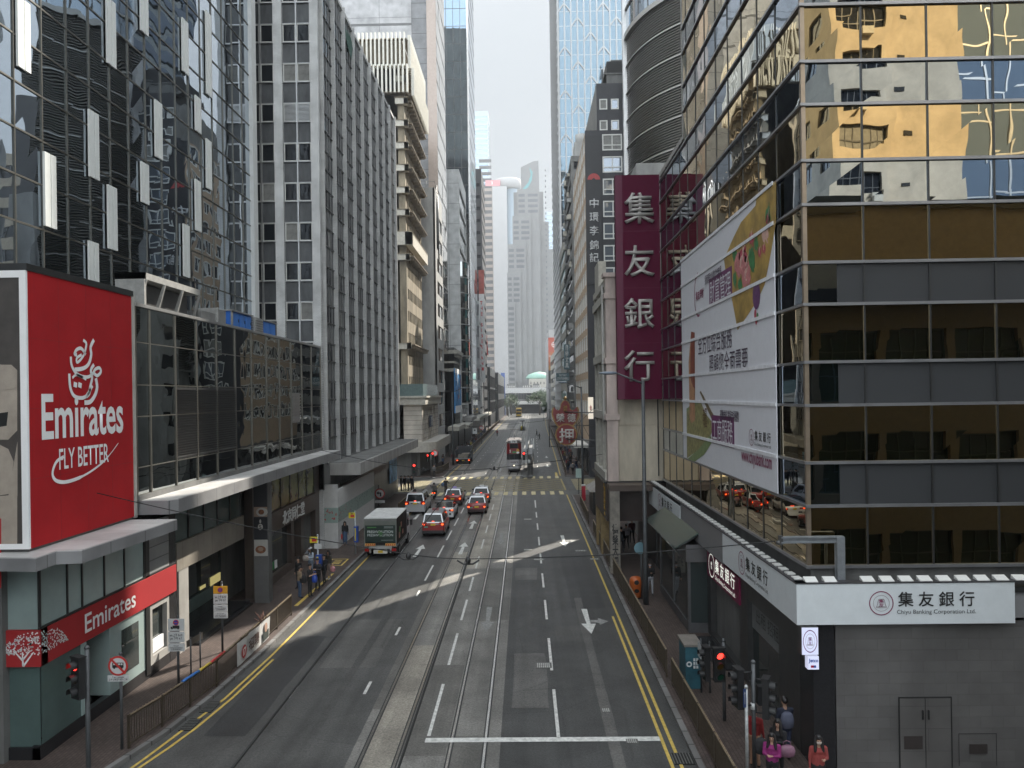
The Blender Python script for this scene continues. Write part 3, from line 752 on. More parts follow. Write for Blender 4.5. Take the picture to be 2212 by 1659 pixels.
mb = MB(); fS.box(mb, 33.0, 37.4, .9, 1.5, -1.05, -.98); mb.build('counter_glass', FROSTD, b2)
mb = MB(); mb.box(-15.4, -13.95, 32.5, 38.9, .131, .22); mb.box(-15.4, -14.1, 32.7, 38.9, .22, .33); mb.build('steps', GRAN, b2)
# herbal shop
mb = MB(); fS.grid(mb, 40.0, 53.0, .13, 6.2, [(41.2,46.6),(47.2,48.6),(49.2,52.0)], [(.55,3.0)], -.4, .04); mb.build('shop_surround', BROWNP, b2)
mb = MB(); fS.panes(mb, [41.2,43.0,44.8,46.6], [.55,3.0], -.25, .003); mb.build('shop_window', SHOPG, b2)
mb = MB(); fS.box(mb, 47.2,48.6,.14,3.0,-.5,-.35); mb.build('shop_door', SHOPG, b2)
mb = MB(); fS.box(mb, 49.2,52.0,.14,3.0,-.5,-.3); mb.build('shutter', CONCD, b2)
mb = MB(); fS.box(mb, 41.6, 42.3, 1.0, 1.5, -.24, -.2, 0); fS.box(mb, 43.6, 44.0, .75, 1.2, -.24, -.2, 1); fS.box(mb, 44.2,44.6,.75,1.2,-.24,-.2,2)
mb.build('window_display', [GOLDL, mat('green_box', (.03,.28,.08)), LETW], b2)
mb = MB(); fS.panes(mb, arange(41.0, 51.6, 6), [4.25, 6.35], .06, .003)
m = mat('garden_mural', (.16,.17,.045), .2, var=.6, vs=.9, spec=.7); mb.build('mural_window', m, b2)
mb = MB()
for y in arange(41.0, 51.6, 6): fS.box(mb, y-.035, y+.035, 4.2, 6.4, .05, .1)
mb.build('mural_mullion', BLACKM, b2)
sgn = thing('shop_sign', 'brown fascia sign with white brush Chinese characters above the herbal shop', 'sign', (-14.3, 45.6, 3.3))
mb = MB(); fS.box(mb, 40.6, 51.8, 3.1, 4.2, .045, .22); mb.build('board', mat('brown_sign', (.085,.058,.045), .4, var=.12), sgn)
ya, za = AX(614,1128,-14.1); yb, zb = AX(655,1112,-14.1)
text('lettering', '北京同仁堂', fS, (-14.1, (ya+yb)/2, 3.62), 1, LETW, sgn, fit=(4.4, .85), extrude=.03, bold=.02)
# projecting poster column
fP = FR('F', 39.1)
px0, px1 = -13.95, -13.2
pc = thing('poster_column', 'tall projecting poster column showing plates of food and a white bottle emblem', 'sign', (-13.6, 39.3, 0))
mb = MB(); mb.box(px0, px1, 39.12, 39.7, .13, 6.4); mb.build('housing', mat('grey_cladding', (.12,.12,.12), .5), pc)
def disc(mb, cx, cz, rx, rz, n, mi=0, fr=fP, k=20):
    v = [fr.pt(cx+rx*math.cos(2*math.pi*i/k), cz+rz*math.sin(2*math.pi*i/k), n) for i in range(k)]; mb.add(v, [tuple(range(k))], mi)
PLATE = mat('plate_white', (.42,.42,.40), .4); FOOD = mat('food_brown', (.18,.07,.03), .5, var=.7, vs=14); BEIGEP = mat('poster_beige', (.30,.22,.17), .5)
zc = lambda y: AY(560, y, 39.1)[1]
mb = MB(); fP.box(mb, px0+.03, px1-.03, zc(1095), zc(1042), 0, .02, 0); fP.box(mb, px0+.03, px1-.03, zc(1116), zc(1095), 0, .02, 1); fP.box(mb, px0+.03, px1-.03, zc(1165), zc(1117), 0, .02, 0); fP.box(mb, px0+.03, px1-.03, zc(1201), zc(1166), 0, .02, 2)
disc(mb, px0+.45, zc(1106), .30, .22, .025, 2); disc(mb, px0+.42, zc(1106), .15, .13, .03, 3); disc(mb, px0+.36, zc(1187), .34, .30, .025, 2); disc(mb, px0+.36, zc(1187), .27, .2, .03, 3)
disc(mb, px0+.36, zc(1186), .14, .11, .033, 1); disc(mb, px0+.36, zc(1138), .13, .16, .025, 2); disc(mb, px0+.36, zc(1126), .05, .1, .026, 2)
mb.build('poster', [mat('poster_black', (.012,.014,.02), .4), BEIGEP, PLATE, FOOD], pc)
text('lettering', 'S', fP, (px0+.36, 39.1, zc(1138)), 1, BLACKL, pc, fit=(.12,.2), extrude=.03, bold=.02)
# plant and cabinets on the podium roof
PLANTG = mat('plant_grey', (.30,.30,.29), .5, var=.15, dirt=.15)
t = thing('roof_frame', 'pale grey steel plant frame on the podium roof behind the red billboard', 'plant frame', (-14.6, 30, 14.1))
mb = MB(); mb.box(-15.3,-14.2,28.6,28.75,14.1,15.4); mb.box(-15.3,-14.2,28.6,33.6,15.15,15.4)
for y in (28.7,30.2,31.8,33.5): mb.extr([(-14.25,15.15),(-14.15,15.15),(-14.45,14.1),(-14.6,14.1)], 'Y', y, y+.1)
mb.build('frame', PLANTG, t); mb = MB(); mb.box(-15.2,-14.7,28.8,33.4,14.1,15.1); mb.build('louvre', ALUD, t)
t = thing('air_duct', 'galvanised duct box lying on the podium roof left of the blue cabinet', 'duct', (-14.8, 36, 14.1))
mb = MB(); mb.box(-15.2,-14.3,34.0,35.6,14.12,14.55); mb.box(-15.15,-14.25,35.6,36.6,14.12,14.8); mb.build('casing', ALU, t)
mb = MB(); mb.box(-15.25,-14.2,35.55,35.65,14.12,14.85); mb.build('flange', PLANTG, t)
t = thing('blue_cabinet', 'bright blue plant cabinet with doors on the podium roof', 'cabinet', (-15, 42, 14.1))
BLUEC = mat('cabinet_blue', (.02,.13,.50), .4, var=.08)
mb = MB(); mb.box(-15.5,-14.6,38.2,41.0,14.12,15.0); mb.build('casing', BLUEC, t)
mb = MB()
for k in range(3): mb.box(-14.6,-14.57,38.35+k*.88,39.15+k*.88,14.2,14.92)
mb.build('door', mat('cabinet_blue_door', (.03,.17,.55), .35), t); mb = MB(); mb.box(-14.62,-14.54,38.18,38.3,14.12,15.0); mb.box(-15.6,-14.5,38.1,41.1,15.0,15.06); mb.build('trim', PLANTG, t)
mb = MB()
for k in range(3): mb.box(-14.57,-14.54,39.05+k*.88,39.1+k*.88,14.5,14.65)
mb.build('handle', BLACKM, t)
t = thing('vent_unit', 'pale louvred unit beside the blue cabinet on the podium roof', 'ventilation unit', (-15, 46, 14.1))
mb = MB(); mb.box(-15.6,-14.5,41.3,42.6,14.12,15.0); mb.build('casing', PLANTG, t); mb = MB()
for k in range(6): mb.box(-14.5,-14.47,41.4,42.5,14.2+k*.13,14.27+k*.13)
for k in range(6): mb.box(-15.5,-14.6,41.27,41.3,14.2+k*.13,14.27+k*.13)
mb.build('louvre', ALU, t)
t = thing('blue_cabinet', 'second blue cabinet, right of the pale louvred roof unit', 'cabinet', (-15, 48, 14.1))
mb = MB(); mb.box(-15.6,-14.6,42.9,45.0,14.12,14.95); mb.build('casing', BLUEC, t); mb = MB(); mb.box(-14.6,-14.57,43.0,43.9,14.2,14.9); mb.box(-14.6,-14.57,44.0,44.9,14.2,14.9); mb.build('door', MATS['cabinet_blue_door'], t); mb = MB(); mb.box(-15.7,-14.5,42.8,45.1,14.95,15.0); mb.build('trim', PLANTG, t)

# ================================================================== LEFT 3: glass tower with white fins
XT = -17.5
TY1 = 49.5
b3 = thing('glass_tower', 'dark reflective glass tower with scattered white vertical fins, rising over the black podium', 'building', (-24, 36, 0))
fT = FR('L', XT)
mb = MB(); mb.box(-40, XT-.08, 2, TY1, 0, 62); mb.build('core', CONCD, b3)
ty = arange(3.5, TY1, 30); tz = [12 + 1.62*k for k in range(31)]
tys = [TY1 - 1.55*k for k in range(30)][::-1]
for k in range(0, 30, 2):
    mb = MB(); fT.panes(mb, tys, [tz[k], tz[k]+1.1, tz[k+1]] if False else [tz[k], tz[k+1], tz[min(k+2,30)]], 0, .007); mb.build('glazing_band', TGLASS, b3)
mb = MB()
for y in tys: fT.box(mb, y-.022, y+.022, 12, 60.6, -.03, .05)
for z in tz: fT.box(mb, tys[0], TY1, z-.03, z+.03, -.03, .04)
mb.build('mullion', mat('tower_mullion', (.13,.125,.11), .35, .7), b3)
mb = MB(); fT.box(mb, TY1-.25, TY1+.5, 12, 61, -.3, .25); mb.build('edge_column', mat('white_metal', (.62,.63,.62), .35, .2, var=.05), b3)
FINW = mat('white_fin', (.72,.74,.72), .35, .0, var=.04)
for px, pt, pb in ((57,0,150),(245,0,141),(316,-40,71),(404,44,157),(454,28,205),(432,210,285),(347,220,341),(208,242,385),(318,353,439),(455,303,408),(432,390,499),(114,333,491),(248,403,539),(407,486,598),(208,523,610),(270,-150,-60),(420,-190,-60),(380,-260,-120),(150,-160,-40)):
    y, zt = AX(px, pt, XT+.2); zb = AX(px, pb, XT+.2)[1]
    mb = MB(); fT.box(mb, y-.36, y-.03, zb, zt, .045, .13); fT.box(mb, y+.03, y+.33, zb, zt, .045, .13); fT.box(mb, y-.03, y+.03, zb, zt, .05, .08); mb.build('fin', FINW, b3)

# ================================================================== LEFT 4: white tiled office block
GY0, GY1, GZ = 53.0, 85.0, 41.5
b4 = thing('tiled_office', 'white tiled office block with narrow vertical piers and dark windows in grey panels', 'building', (-20, 69, 0))
f4 = FR('L', XL); f4f = FR('F', GY0)
mb = MB(); mb.box(-34, XL-.15, GY0+.3, GY1, 0, GZ-.6); mb.build('core', GREYP, b4)
rows = [(7.70+2.765*k, 8.95+2.765*k) for k in range(12)]
cols = []
x = -14.55
fw_ = [(-16.56,-14.55), (-18.95,-16.55-.4+.0)]
fcols = [(-16.5,-14.55), (-19.05,-17.1+.0), (-21.6,-19.65), (-24.1,-22.2)]
mb = MB()
fs = sorted(fcols)
e = [-34] + [v for c in fs for v in c] + [XL]
for i in range(0, len(e), 2): f4f.box(mb, e[i], e[i+1], 0, GZ, -.35, .0)
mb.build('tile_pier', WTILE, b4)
wl_ = []
mb = MB()
for (a, b) in fs:
    for (z0, z1) in rows:
        w = (b-a)/2
        wl_ += [(a+.04, a+w-.05, z0, z1), (a+w+.05, b-.04, z0, z1)]
    f4f.box(mb, (a+b)/2-.045, (a+b)/2+.045, 6, GZ, -.3, -.12)
    for (z0, z1) in rows: f4f.box(mb, a, b, z1, z1+.05, -.3, -.17); f4f.box(mb, a, b, z0-.05, z0, -.3, -.17)
mb.build('mullion', ALU, b4)
windows(b4, f4f, [w for w in wl_ if w[2] > 13 and w[0] > -20], WFRAME, DGLASS, n=-.27, fw=.055, fd=.09)
for nm in ('louvre_panel',):
    mb = MB()
    for (a, b) in ((-16.4,-15.6), (-15.45,-14.65)):
        for k in range(14): f4f.box(mb, a, b, rows[8][0]+.05+k*.085, rows[8][0]+.09+k*.085, -.28, -.15)
    mb.build(nm, ALU, b4)
ysf = [GY0+.1] + [53.9+ (GY1-.2-53.9)*k/9.0 for k in range(10)]
mb = MB(); mb2 = MB(); wl_ = []
for i, y in enumerate(ysf[1:]):
    f4.box(mb, y-.11, y+.11, 6.0, GZ, -.2, .16)
    if i < 9:
        w = (ysf[i+2]-y); q = (w-.30)/4
        for k in range(4):
            a = y+.15+k*q
            if k: f4.box(mb2, a-.04, a+.04, 6.0, GZ-.3, -.2, -.07)
            for (z0, z1) in rows: wl_.append((a+.07, a+q-.07, z0, z1))
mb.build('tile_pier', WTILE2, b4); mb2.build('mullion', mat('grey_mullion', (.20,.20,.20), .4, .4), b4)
mb = MB(); f4.box(mb, GY0+.4, GY1, GZ-.3, GZ, -.4, .01); mb.build('roof_edge', CONCL, b4)
mb = MB()
for (z0, z1) in rows: f4.box(mb, 53.9, GY1, z1, z1+.07, -.2, -.05); f4.box(mb, 53.9, GY1, z0-.07, z0, -.2, -.05)
mb.build('sill', ALUD, b4)
windows(b4, f4, wl_, ALUD, DGLASS, n=-.145, fw=.04, fd=.06, cap=100)
mb = MB()
for y in ysf[1:]: mb.box(-14.5, -13.88, y-.1, y+.1, 5.9, 6.0)
mb.box(-34, -13.95, GY0, GY1, 4.2, 6.0); mb.build('base_wall', CONCD, b4)
CANC = mat('canopy_concrete', (.36,.35,.335), .75, var=.12, vs=1.2, dirt=.25, stretch=(1,1,.2))
mb = MB(); mb.prism([(-14.0,54.6), (-11.75,54.6), (-11.75,84.2), (-14.0,84.2)], 5.05, 5.9); mb.build('canopy', CANC, b4)
mb = MB(); mb.box(-14.0, -11.95, 54.8, 84.0, 5.901, 5.93); mb.build('canopy_roof', CONCD, b4)
fB = FR('L', -14.3)
mb = MB(); fB.box(mb, 54, 84, 3.3, 4.9, -.3, .25); mb.build('fascia', mat('beige_fascia', (.22,.195,.165), .5, var=.12), b4)
mb = MB(); fB.grid(mb, 54, 84.5, .13, 3.3, [(56,61),(62.5,67),(68.4,72.6),(74,78),(79,83)], [(.14,3.0)], -.3, .05); mb.build('shop_pier', BROWNP, b4)
for a, b, m in ((56,61,CONCD),(62.5,67,ALUD),(68.4,72.6,CONCD),(74,78,SHOPG),(79,83,SHOPG)):
    mb = MB(); fB.box(mb, a, b, .14, 3.0, -.28, -.2)
    if m is not SHOPG:
        for k in range(20): fB.box(mb, a, b, .2+k*.14, .28+k*.14, -.2, -.17)
    mb.build('shutter' if m is not SHOPG else 'shop_window', m, b4)
mb = MB()
for k in range(22): y = 58+k*.55; fB.box(mb, y, y+.34, 3.95, 4.3+.1*(k%3 == 0), .25, .29)
mb.build('dark_lettering', BLACKL, b4)
mb = MB(); fB.box(mb, 79, 83.5, 1.6, 4.6, .26, .3); mb.build('beach_poster', mat('beach_poster', (.16,.34,.55), .5, var=.9, vs=.9), b4)
# hoarding in front of the block
hd = thing('hoarding', 'white painted site hoarding with a pale green band of red leaves on the left pavement', 'hoarding', (-13.0, 54, 0))
HW = mat('hoarding_white', (.60,.60,.59), .6, var=.05, dirt=.05)
mb = MB(); mb.box(-14.2,-13.05,53.1,53.2,.13,4.55); mb.box(-13.15,-13.05,53.2,66.0,.13,4.2); mb.build('board', HW, hd)
BAND = mat('hoarding_band', (.30,.39,.36), .6, var=.1)
mb = MB(); mb.box(-14.2,-13.04,53.085,53.1,1.9,2.95); mb.box(-13.05,-13.035,53.09,66.0,1.9,2.95); mb.build('painted_band', BAND, hd)
mb = MB(); rr = random.Random(5)
def leaf(mb, c, s, ax, mi):
    a = rr.uniform(0, 6.28); u = Vector((1,0,0)) if ax == 'F' else Vector((0,1,0)); w = Vector((0,0,1))
    d = u*math.cos(a)+w*math.sin(a); e_ = -u*math.sin(a)+w*math.cos(a); c = Vector(c)
    mb.quad(c-d*s, c-e_*s*.4, c+d*s, c+e_*s*.4, mi)
for k in range(9):
    c0 = (rr.uniform(-14.1,-13.15), rr.uniform(2.1,2.8))
    for j in range(3): leaf(mb, (c0[0]+rr.uniform(-.08,.08), 53.08, c0[1]+rr.uniform(-.06,.06)), .075, 'F', 0)
for k in range(160):
    y = 53.2+rr.random()**1.4*12.6; leaf(mb, (-13.03, y, rr.uniform(1.95,2.9)), rr.uniform(.05,.11), 'L', 0 if y < 57 and rr.random() < .5 else 1)
mb.build('leaf_pattern', [mat('leaf_red', (.45,.03,.03)), mat('leaf_grey', (.12,.15,.14))], hd)
band_tower_later = []
# ================================================================== RIGHT 1: gold and blue glass bank
GOLDG = mirror('gold_glass', (.52,.42,.25), .0055, .7)
BLUEG = mirror('grey_blue_glass', (.30,.36,.43), .006, .6)
SPANP = mirror('grey_shadow_box', (.05,.052,.055), .003, .6, .2, .0, .5)
XR, YF = 8.0, 22.0
rz = [5.6, 7.32, 8.55, 10.18, 11.41, 13.05, 14.24, 15.88, 17.13, 18.72, 19.94, 21.55]
while rz[-1] < 46: rz += [rz[-1]+1.22, rz[-1]+2.84]
fR = FR('R', XR); fRF = FR('F', YF)
b5 = thing('glass_bank', 'corner bank clad in alternating gold and blue-grey mirror glass bands, right', 'building', (14, 32, 0))
mb = MB(); mb.box(XR+.1, 24, YF+.1, 44.6, 0, 23.1); mb.box(24, 42, YF+.1, 38.0, 0, 49); mb.box(XR+.1, 24, YF+.1, 37.94, 23.1, 49); mb.build('core', CONCD, b5)  # out-of-frame length added to shade the low building across the side road
us = [XR+.07] + [XR+1.68+1.85*k for k in range(9)]
ust = [YF] + [YF+2.2+1.85*k for k in range(13)]
for k in range(len(rz)-1):
    gold = k % 2 == 0
    z0, z1 = rz[k]+.04, rz[k+1]-.04
    mb = MB()
    if not gold and k in (1, 3, 5):     # matt shadow boxes behind the lower spandrels, mirror only next to the corner
        fRF.panes(mb, [us[0], us[0]+.85], [z0, z1], 0, .006, 0); fRF.panes(mb, [us[0]+.85]+us[1:], [z0, z1], -.02, .004, 1)
    else: fRF.panes(mb, us, [z0, z1], 0, .006, 0)
    ue = [y for y in ust if y < (44.5 if z1 < 23.2 else 37.9)] + [44.6 if z1 < 23.2 else 38.0]
    fR.panes(mb, ue, [z0, z1], 0, .006, 0)
    mb.build('gold_glazing' if gold else 'spandrel_glazing', [GOLDG if gold else BLUEG, SPANP], b5)
LEDGE = mat('ledge_metal', (.27,.27,.28), .35, .6, var=.2, vs=.8)
for k, z in enumerate(rz):
    mb = MB(); fRF.box(mb, XR-.05, 24, z-.042, z+.042, -.05, .08); fR.box(mb, YF-.10, 44.6 if z < 23.2 else 38.0, z-.04, z+.04, -.05, .08); mb.build('ledge', LEDGE, b5)
mb = MB()
for u in us[1:]: fRF.box(mb, u-.025, u+.025, 5.6, 47, -.04, .03)
for u in ust[1:]: fR.box(mb, u-.02, u+.02, 5.6, 23.1 if u > 38 else 47, -.04, .025)
mb.build('mullion', BLACKM, b5)
mb = MB(); mb.box(XR-.03, XR+.09, YF-.03, YF+.09, 5.6, 47); mb.build('corner_post', mat('bronze_post', (.30,.24,.18), .35, .6), b5)
mb = MB(); mb.box(XR-.02, 24, 37.95, 38.25, 23.1, 49); mb.box(XR, 10, 38.0, 44.7, 23.1, 23.35); mb.build('end_wall', STONE, b5)
mb = MB()
for dy in (0, .9): mb.tube([(9.2,38.3,24.5+dy),(9.2,41.5,24.6+dy),(9.2,42.2,25.4+dy),(9.2,42.3,27+dy)], .14)
mb.build('roof_pipe', PLANTG, b5)
# fascia over the shops
WF = mat('fascia_white', (.66,.70,.72), .4, var=.04)
GF = mat('fascia_grey', (.20,.20,.205), .45, var=.06)
XS, YSF = 7.38, 21.2
fs_ = FR('R', XS); fsf = FR('F', YSF)
mb = MB(); fs_.box(mb, YSF, 29.1, 4.18, 5.3, -.25, 0); mb.build('white_fascia', WF, b5); mb = MB(); fs_.box(mb, 37.0, 46.2, 4.0, 5.12, -.25, 0); mb.build('white_fascia', WF, b5); mb = MB(); fsf.box(mb, XS+.25, 13.3, 4.18, 5.3, -.25, 0.0); mb.build('white_fascia', WF, b5)
mb = MB(); fs_.box(mb, 29.1, 37.0, 4.1, 5.28, -.25, -.02); mb.build('grey_fascia', GF, b5); mb = MB(); fsf.box(mb, 13.3, 24, 4.3, 5.1, -.3, -.1); mb.build('grey_fascia', GF, b5)
mb = MB(); mb.box(XS+.05, 24, YSF+.05, 22.0, 5.0, 5.14); mb.box(XS+.05, 8.05, 22.0, 46.2, 5.0, 5.14); mb.build('canopy_roof', BLACKM, b5)
mb = MB(); fsf.box(mb, XS, 24, 5.3, 5.33, -.3, .015); fs_.box(mb, YSF, 46.2, 5.3, 5.33, -.3, .015); mb.build('fascia_edge', mat('slate_edge', (.04,.04,.045), .5), b5)
LP = mat('floodlight_face', (.66,.66,.64), .4, var=.05)
for k in range(13):
    x = XS+.45+k*.52
    if 1 < k < 4 and k == 2: continue
    t = thing('floodlight', 'small square white floodlight in the row along the front fascia edge', 'floodlight', (x, YSF+.3, 5.3), 0, 'floodlights along the front fascia')
    mb = MB(); mb.add([(x-.17,YSF+.06,5.345),(x+.17,YSF+.06,5.345),(x+.17,YSF+.30,5.44),(x-.17,YSF+.30,5.44),(x-.17,YSF+.06,5.332),(x+.17,YSF+.06,5.332),(x+.17,YSF+.30,5.332),(x-.17,YSF+.30,5.332)], [(0,1,2,3),(4,7,6,5),(0,4,5,1),(1,5,6,2),(2,6,7,3),(3,7,4,0)]); mb.build('face', LP, t)
mb = MB(); mb.box(-.11,.11,-.145,.145,0,.035); 
fl0 = None
for k in range(44):
    y = YSF+.55+k*.56
    if fl0 is None:
        fl0 = thing('floodlight', 'small square white floodlight in the row along the street side fascia edge', 'floodlight', (XS+.2, y, 5.332), 0, 'floodlights along the street side fascia')
        mb.build('face', LP, fl0, local=True)
    else: dup(fl0, (XS+.2, y, 5.332))
def ring(mb, c, R0, R1, fr, n, mi=0, k=28, sq=1.0):
    for i in range(k):
        a, b = 2*math.pi*i/k, 2*math.pi*(i+1)/k
        mb.quad(*[fr.pt(c[0]+r*sq*math.cos(g_), c[1]+r*math.sin(g_), n) for r, g_ in ((R0,a),(R1,a),(R1,b),(R0,b))], mi)
MAROON = mat('maroon', (.17,.012,.055), .45, var=.06)
MARL = mat('maroon_letter', (.20,.015,.075), .45, var=.03)
def emblem(parent, fr, u, z, r, n, sq=1.0, ink=None):
    mb = MB(); ring(mb, (u, z), r*.92, r, fr, n, 0, sq=sq); ring(mb, (u, z), r*.64, r*.67, fr, n, 1, sq=sq)
    for w_, zz, hh in ((.42,-.36,.02),(.36,-.28,.02),(.2,.34,.02)):
        fr.box(mb, u-r*w_*sq, u+r*w_*sq, z+r*(zz-hh), z+r*(zz+hh), n-.002, n, 1)
    for sgn_ in (-1, 1):
        a = [(.18,.34),(.26,.1),(.3,-.15),(.42,-.34)]
        for (p, q), (p2, q2) in zip(a, a[1:]):
            mb.quad(*[fr.pt(u+sgn_*r*x_*sq, z+r*y_, n) for x_, y_ in ((p,q),(p2,q2),(p2+.05,q2),(p+.05,q))], 1)
    e = mb.build('emblem', [ink or MARL, mat('emblem_grey', (.25,.2,.22), .5)], parent)
    P = fr.pt(u, z+r*.02, n)
    text('lettering', '集\n友', fr, P, 1, ink or MARL, e, fit=(r*.42*sq, r*.62), extrude=.003, bold=.01)
    return e
RD = 1   # reading on the right side runs towards the camera
def bank_sign(parent, fr, u0, z0, W, n, ink=BLACKL, rev=False, esc=1.0):
    """emblem, four characters, English line; u0 is the left end as read, W the width"""
    s = -1 if rev else 1; h = W/7.2
    emblem(parent, fr, u0+s*h*.85, z0, h*.85*esc, n, ink=MARL if ink is BLACKL else ink)
    P = fr.pt(u0+s*W*.62, z0+h*.25, n)
    text('lettering', '集 友 銀 行', fr, P, 1, ink, parent, fit=(W*.70, h*1.0), extrude=.005, bold=.012)
    P = fr.pt(u0+s*W*.62, z0-h*.62, n)
    text('lettering', 'Chiyu Banking Corporation Ltd.', fr, P, 1, ink, parent, fit=(W*.72, h*.36), extrude=.005)
sg = thing('bank_sign', 'maroon bell emblem and black bank name on the front white fascia', 'sign', (9.6, YSF, 4.7))
xa, xb = AY(1876, 1308, YSF)[0], AY(2112, 1310, YSF)[0]
bank_sign(sg, fsf, xa, 4.76, xb-xa, .012, esc=.95)
sg = thing('bank_sign', 'black bank name on the street side white fascia, nearest the corner', 'sign', (XS, 25.5, 4.7))
ya, yb = AX(1596, 1220, XS)[0], AX(1662, 1270, XS)[0]
bank_sign(sg, fs_, ya, 4.72, ya-yb, .012, rev=True)
sg = thing('bank_sign', 'black bank name on the far white fascia beside the glass awning', 'sign', (XS, 42, 4.5))
ya, yb = AX(1423, 1085, XS)[0], AX(1452, 1108, XS)[0]
bank_sign(sg, fs_, ya+.1, 4.55, ya-yb+.3, .012, rev=True)
sg = thing('bank_sign', 'maroon illuminated bank sign with white characters over the shutter', 'sign', (7.9, 30.9, 3.2))
fm_ = FR('R', 7.78)
mb = MB(); fm_.box(mb, 28.4, 33.3, 2.75, 3.75, -.1, .0); mb.build('board', MAROON, sg)
bank_sign(sg, fm_, 33.0, 3.3, 4.2, .012, ink=glow('lit_white', (.95,1,.9), .35), rev=True)
# banner on the street side glass
bn = thing('bank_banner', 'white mesh banner with gold cloth, peonies and bank slogans on the glass wall', 'banner', (XR-.15, 31, 7.4))
BW = mat('banner_white', (.68,.69,.73), .6, var=.03)
fb = FR('R', XR-.11)
by0_, by1_ = 24.25, 38.5
mb = MB(); fb.box(mb, by0_, by1_, 7.38, 17.15, -.03, 0); mb.build('panel', BW, bn)
mb = MB()
for z in rz:
    if 7.4 < z < 17.2: fb.box(mb, by0_, by1_, z-.06, z+.06, 0, .035)
mb.build('ledge_wrap', mat('banner_ledge', (.74,.75,.78), .5), bn)
def onB(pts, n=.006): return [fb.pt(*AX(x, y, XR-.11-n), n) for x, y in pts]
def c1(x, y): return ((2640+x/3.607)/1.85172, (640+y/3.607)/1.85172)      # photo detail crops
def c2_(x, y): return ((2640+x/2.765)/1.85172, (1500+y/2.765)/1.85172)
def c3(x, y): return (1106+x/3.0, 553+y/3.0)
CLOTH = mat('gold_cloth', (.40,.26,.06), .45, var=.45, vs=.9, dirt=.1)
pts = [c1(*p) for p in ((1400,480),(1380,660),(1170,900),(1060,1120),(925,1430),(960,1700),(1010,1900))] + [c3(*p) for p in ((1425,275),(1463,482),(1510,410),(1590,290),(1640,180))] + [c1(1600,1350), c1(1675,900), c1(1680,300)]
pts = [(min(p[0],1682), p[1]) for p in pts]
mb = MB(); v = onB(pts, .008)
mb.add(v, [tuple(range(len(v)))]); mb.build('gold_cloth', CLOTH, bn)
PEO = [mat('peony_pink', (.55,.20,.20), .5, var=.3, vs=4), mat('peony_rose', (.45,.06,.10), .5, var=.3, vs=4), mat('leaf_green', (.05,.20,.07), .5, var=.3, vs=4), mat('peony_pale', (.66,.42,.36), .5, var=.2, vs=4)]
mb = MB(); rr = random.Random(11)
def blob(px, py, rx, ry, mi, n, petals=9):
    y, z = AX(px, py, XR-.13)
    for i in range(petals):
        a = i*2.4; d = .5*(i/petals)**.5+.15
        cy, cz = y+math.cos(a)*rx*d, z+math.sin(a)*ry*d; k = 8; sx, sz = rx*rr.uniform(.28,.48), ry*rr.uniform(.28,.48)
        v = [fb.pt(cy+sx*math.cos(6.283*j/k+a), cz+sz*math.sin(6.283*j/k), n+.0007*i) for j in range(k)]; mb.add(v, [tuple(range(k))], mi if i % 3 else (3 if mi < 2 else mi))
for x, y, rx, ry, mi in ((1170,1500,.85,.75,0),(1240,1600,.7,.6,0),(1200,1400,.55,.55,1),(1080,1370,.35,.4,2),(1320,1400,.4,.5,2),(1520,1080,.42,.35,3),(1320,1130,.3,.35,1),(1390,1210,.25,.35,2),(1560,830,.3,.5,2),(1560,870,.22,.4,1),(1440,1330,.2,.25,1),(1500,1280,.22,.25,1),(1340,1500,.3,.4,2)):
    blob(*c1(x, y), rx, ry, mi, .012)
for x, y, rx, ry, mi in ((1490,60,.6,.5,0),(1520,140,.6,.5,0),(1480,185,.3,.3,2),(1445,150,.25,.4,2),(1560,60,.25,.3,2)): blob(*c3(x, y), rx, ry, mi, .02)
mb.build('peonies', PEO, bn)
PURP = mat('purple_tassel', (.12,.04,.13), .5, var=.3, vs=6)
y, z = AX(*c3(1583, 255), XR-.13); mb = MB()
disc(mb, y, z, .42, .48, .014, 0, fb, 18); disc(mb, y+.15, z-.62, .13, .17, .015, 1, fb, 10); disc(mb, y-.1, z-.75, .12, .16, .016, 2, fb, 10); disc(mb, y+.05, z-.85, .1, .15, .017, 1, fb, 10); mb.build('pouch', [PURP, PEO[1], PEO[2]], bn)
def label(s, pa, pb, h, m, bold=0.0):
    """text between two photo points (left and right end, as read)"""
    ya, za = AX(*pa, XR-.12); yb, zb = AX(*pb, XR-.12)
    return text('lettering', s, fb, fb.pt((ya+yb)/2, (za+zb)/2, .02), 1, m, bn, fit=(abs(ya-yb), h), extrude=.004, bold=bold)
def plaque(pa, pb, h, s):
    ya, za = AX(*pa, XR-.12); yb, zb = AX(*pb, XR-.12); z = (za+zb)/2
    m_ = MB(); fb.box(m_, min(ya,yb)-.15, max(ya,yb)+.15, z-h*.62, z+h*.62, .003, .014); m_.build('plaque', mat('plum_plaque', (.14,.025,.11), .5), bn)
    text('lettering', s, fb, fb.pt((ya+yb)/2, z, .02), 1, BW, bn, fit=(abs(ya-yb), h), extrude=.004)
TXT = mat('banner_ink', (.05,.03,.06), .5)
label('投資理財 創富機會無限', c3(1252,152), c3(1360,98), .42, TXT, .01)
plaque(c3(1285,238), c3(1420,170), .95, '財富管理')
label('集友理財', c3(1193,262), c3(1245,235), .42, MARL, .02)
y, z = AX(*c3(1205, 252), XR-.12); mb = MB()
for i in range(7, 22):
    a, b = 2*math.pi*i/28, 2*math.pi*(i+1)/28; mb.quad(*[fb.pt(y-.1-r_*math.cos(g_)*.9, z+r_*1.1*math.sin(g_), .01) for r_, g_ in ((.82,a),(.92,a),(.92,b),(.82,b))])
mb.build('crescent', MARL, bn)
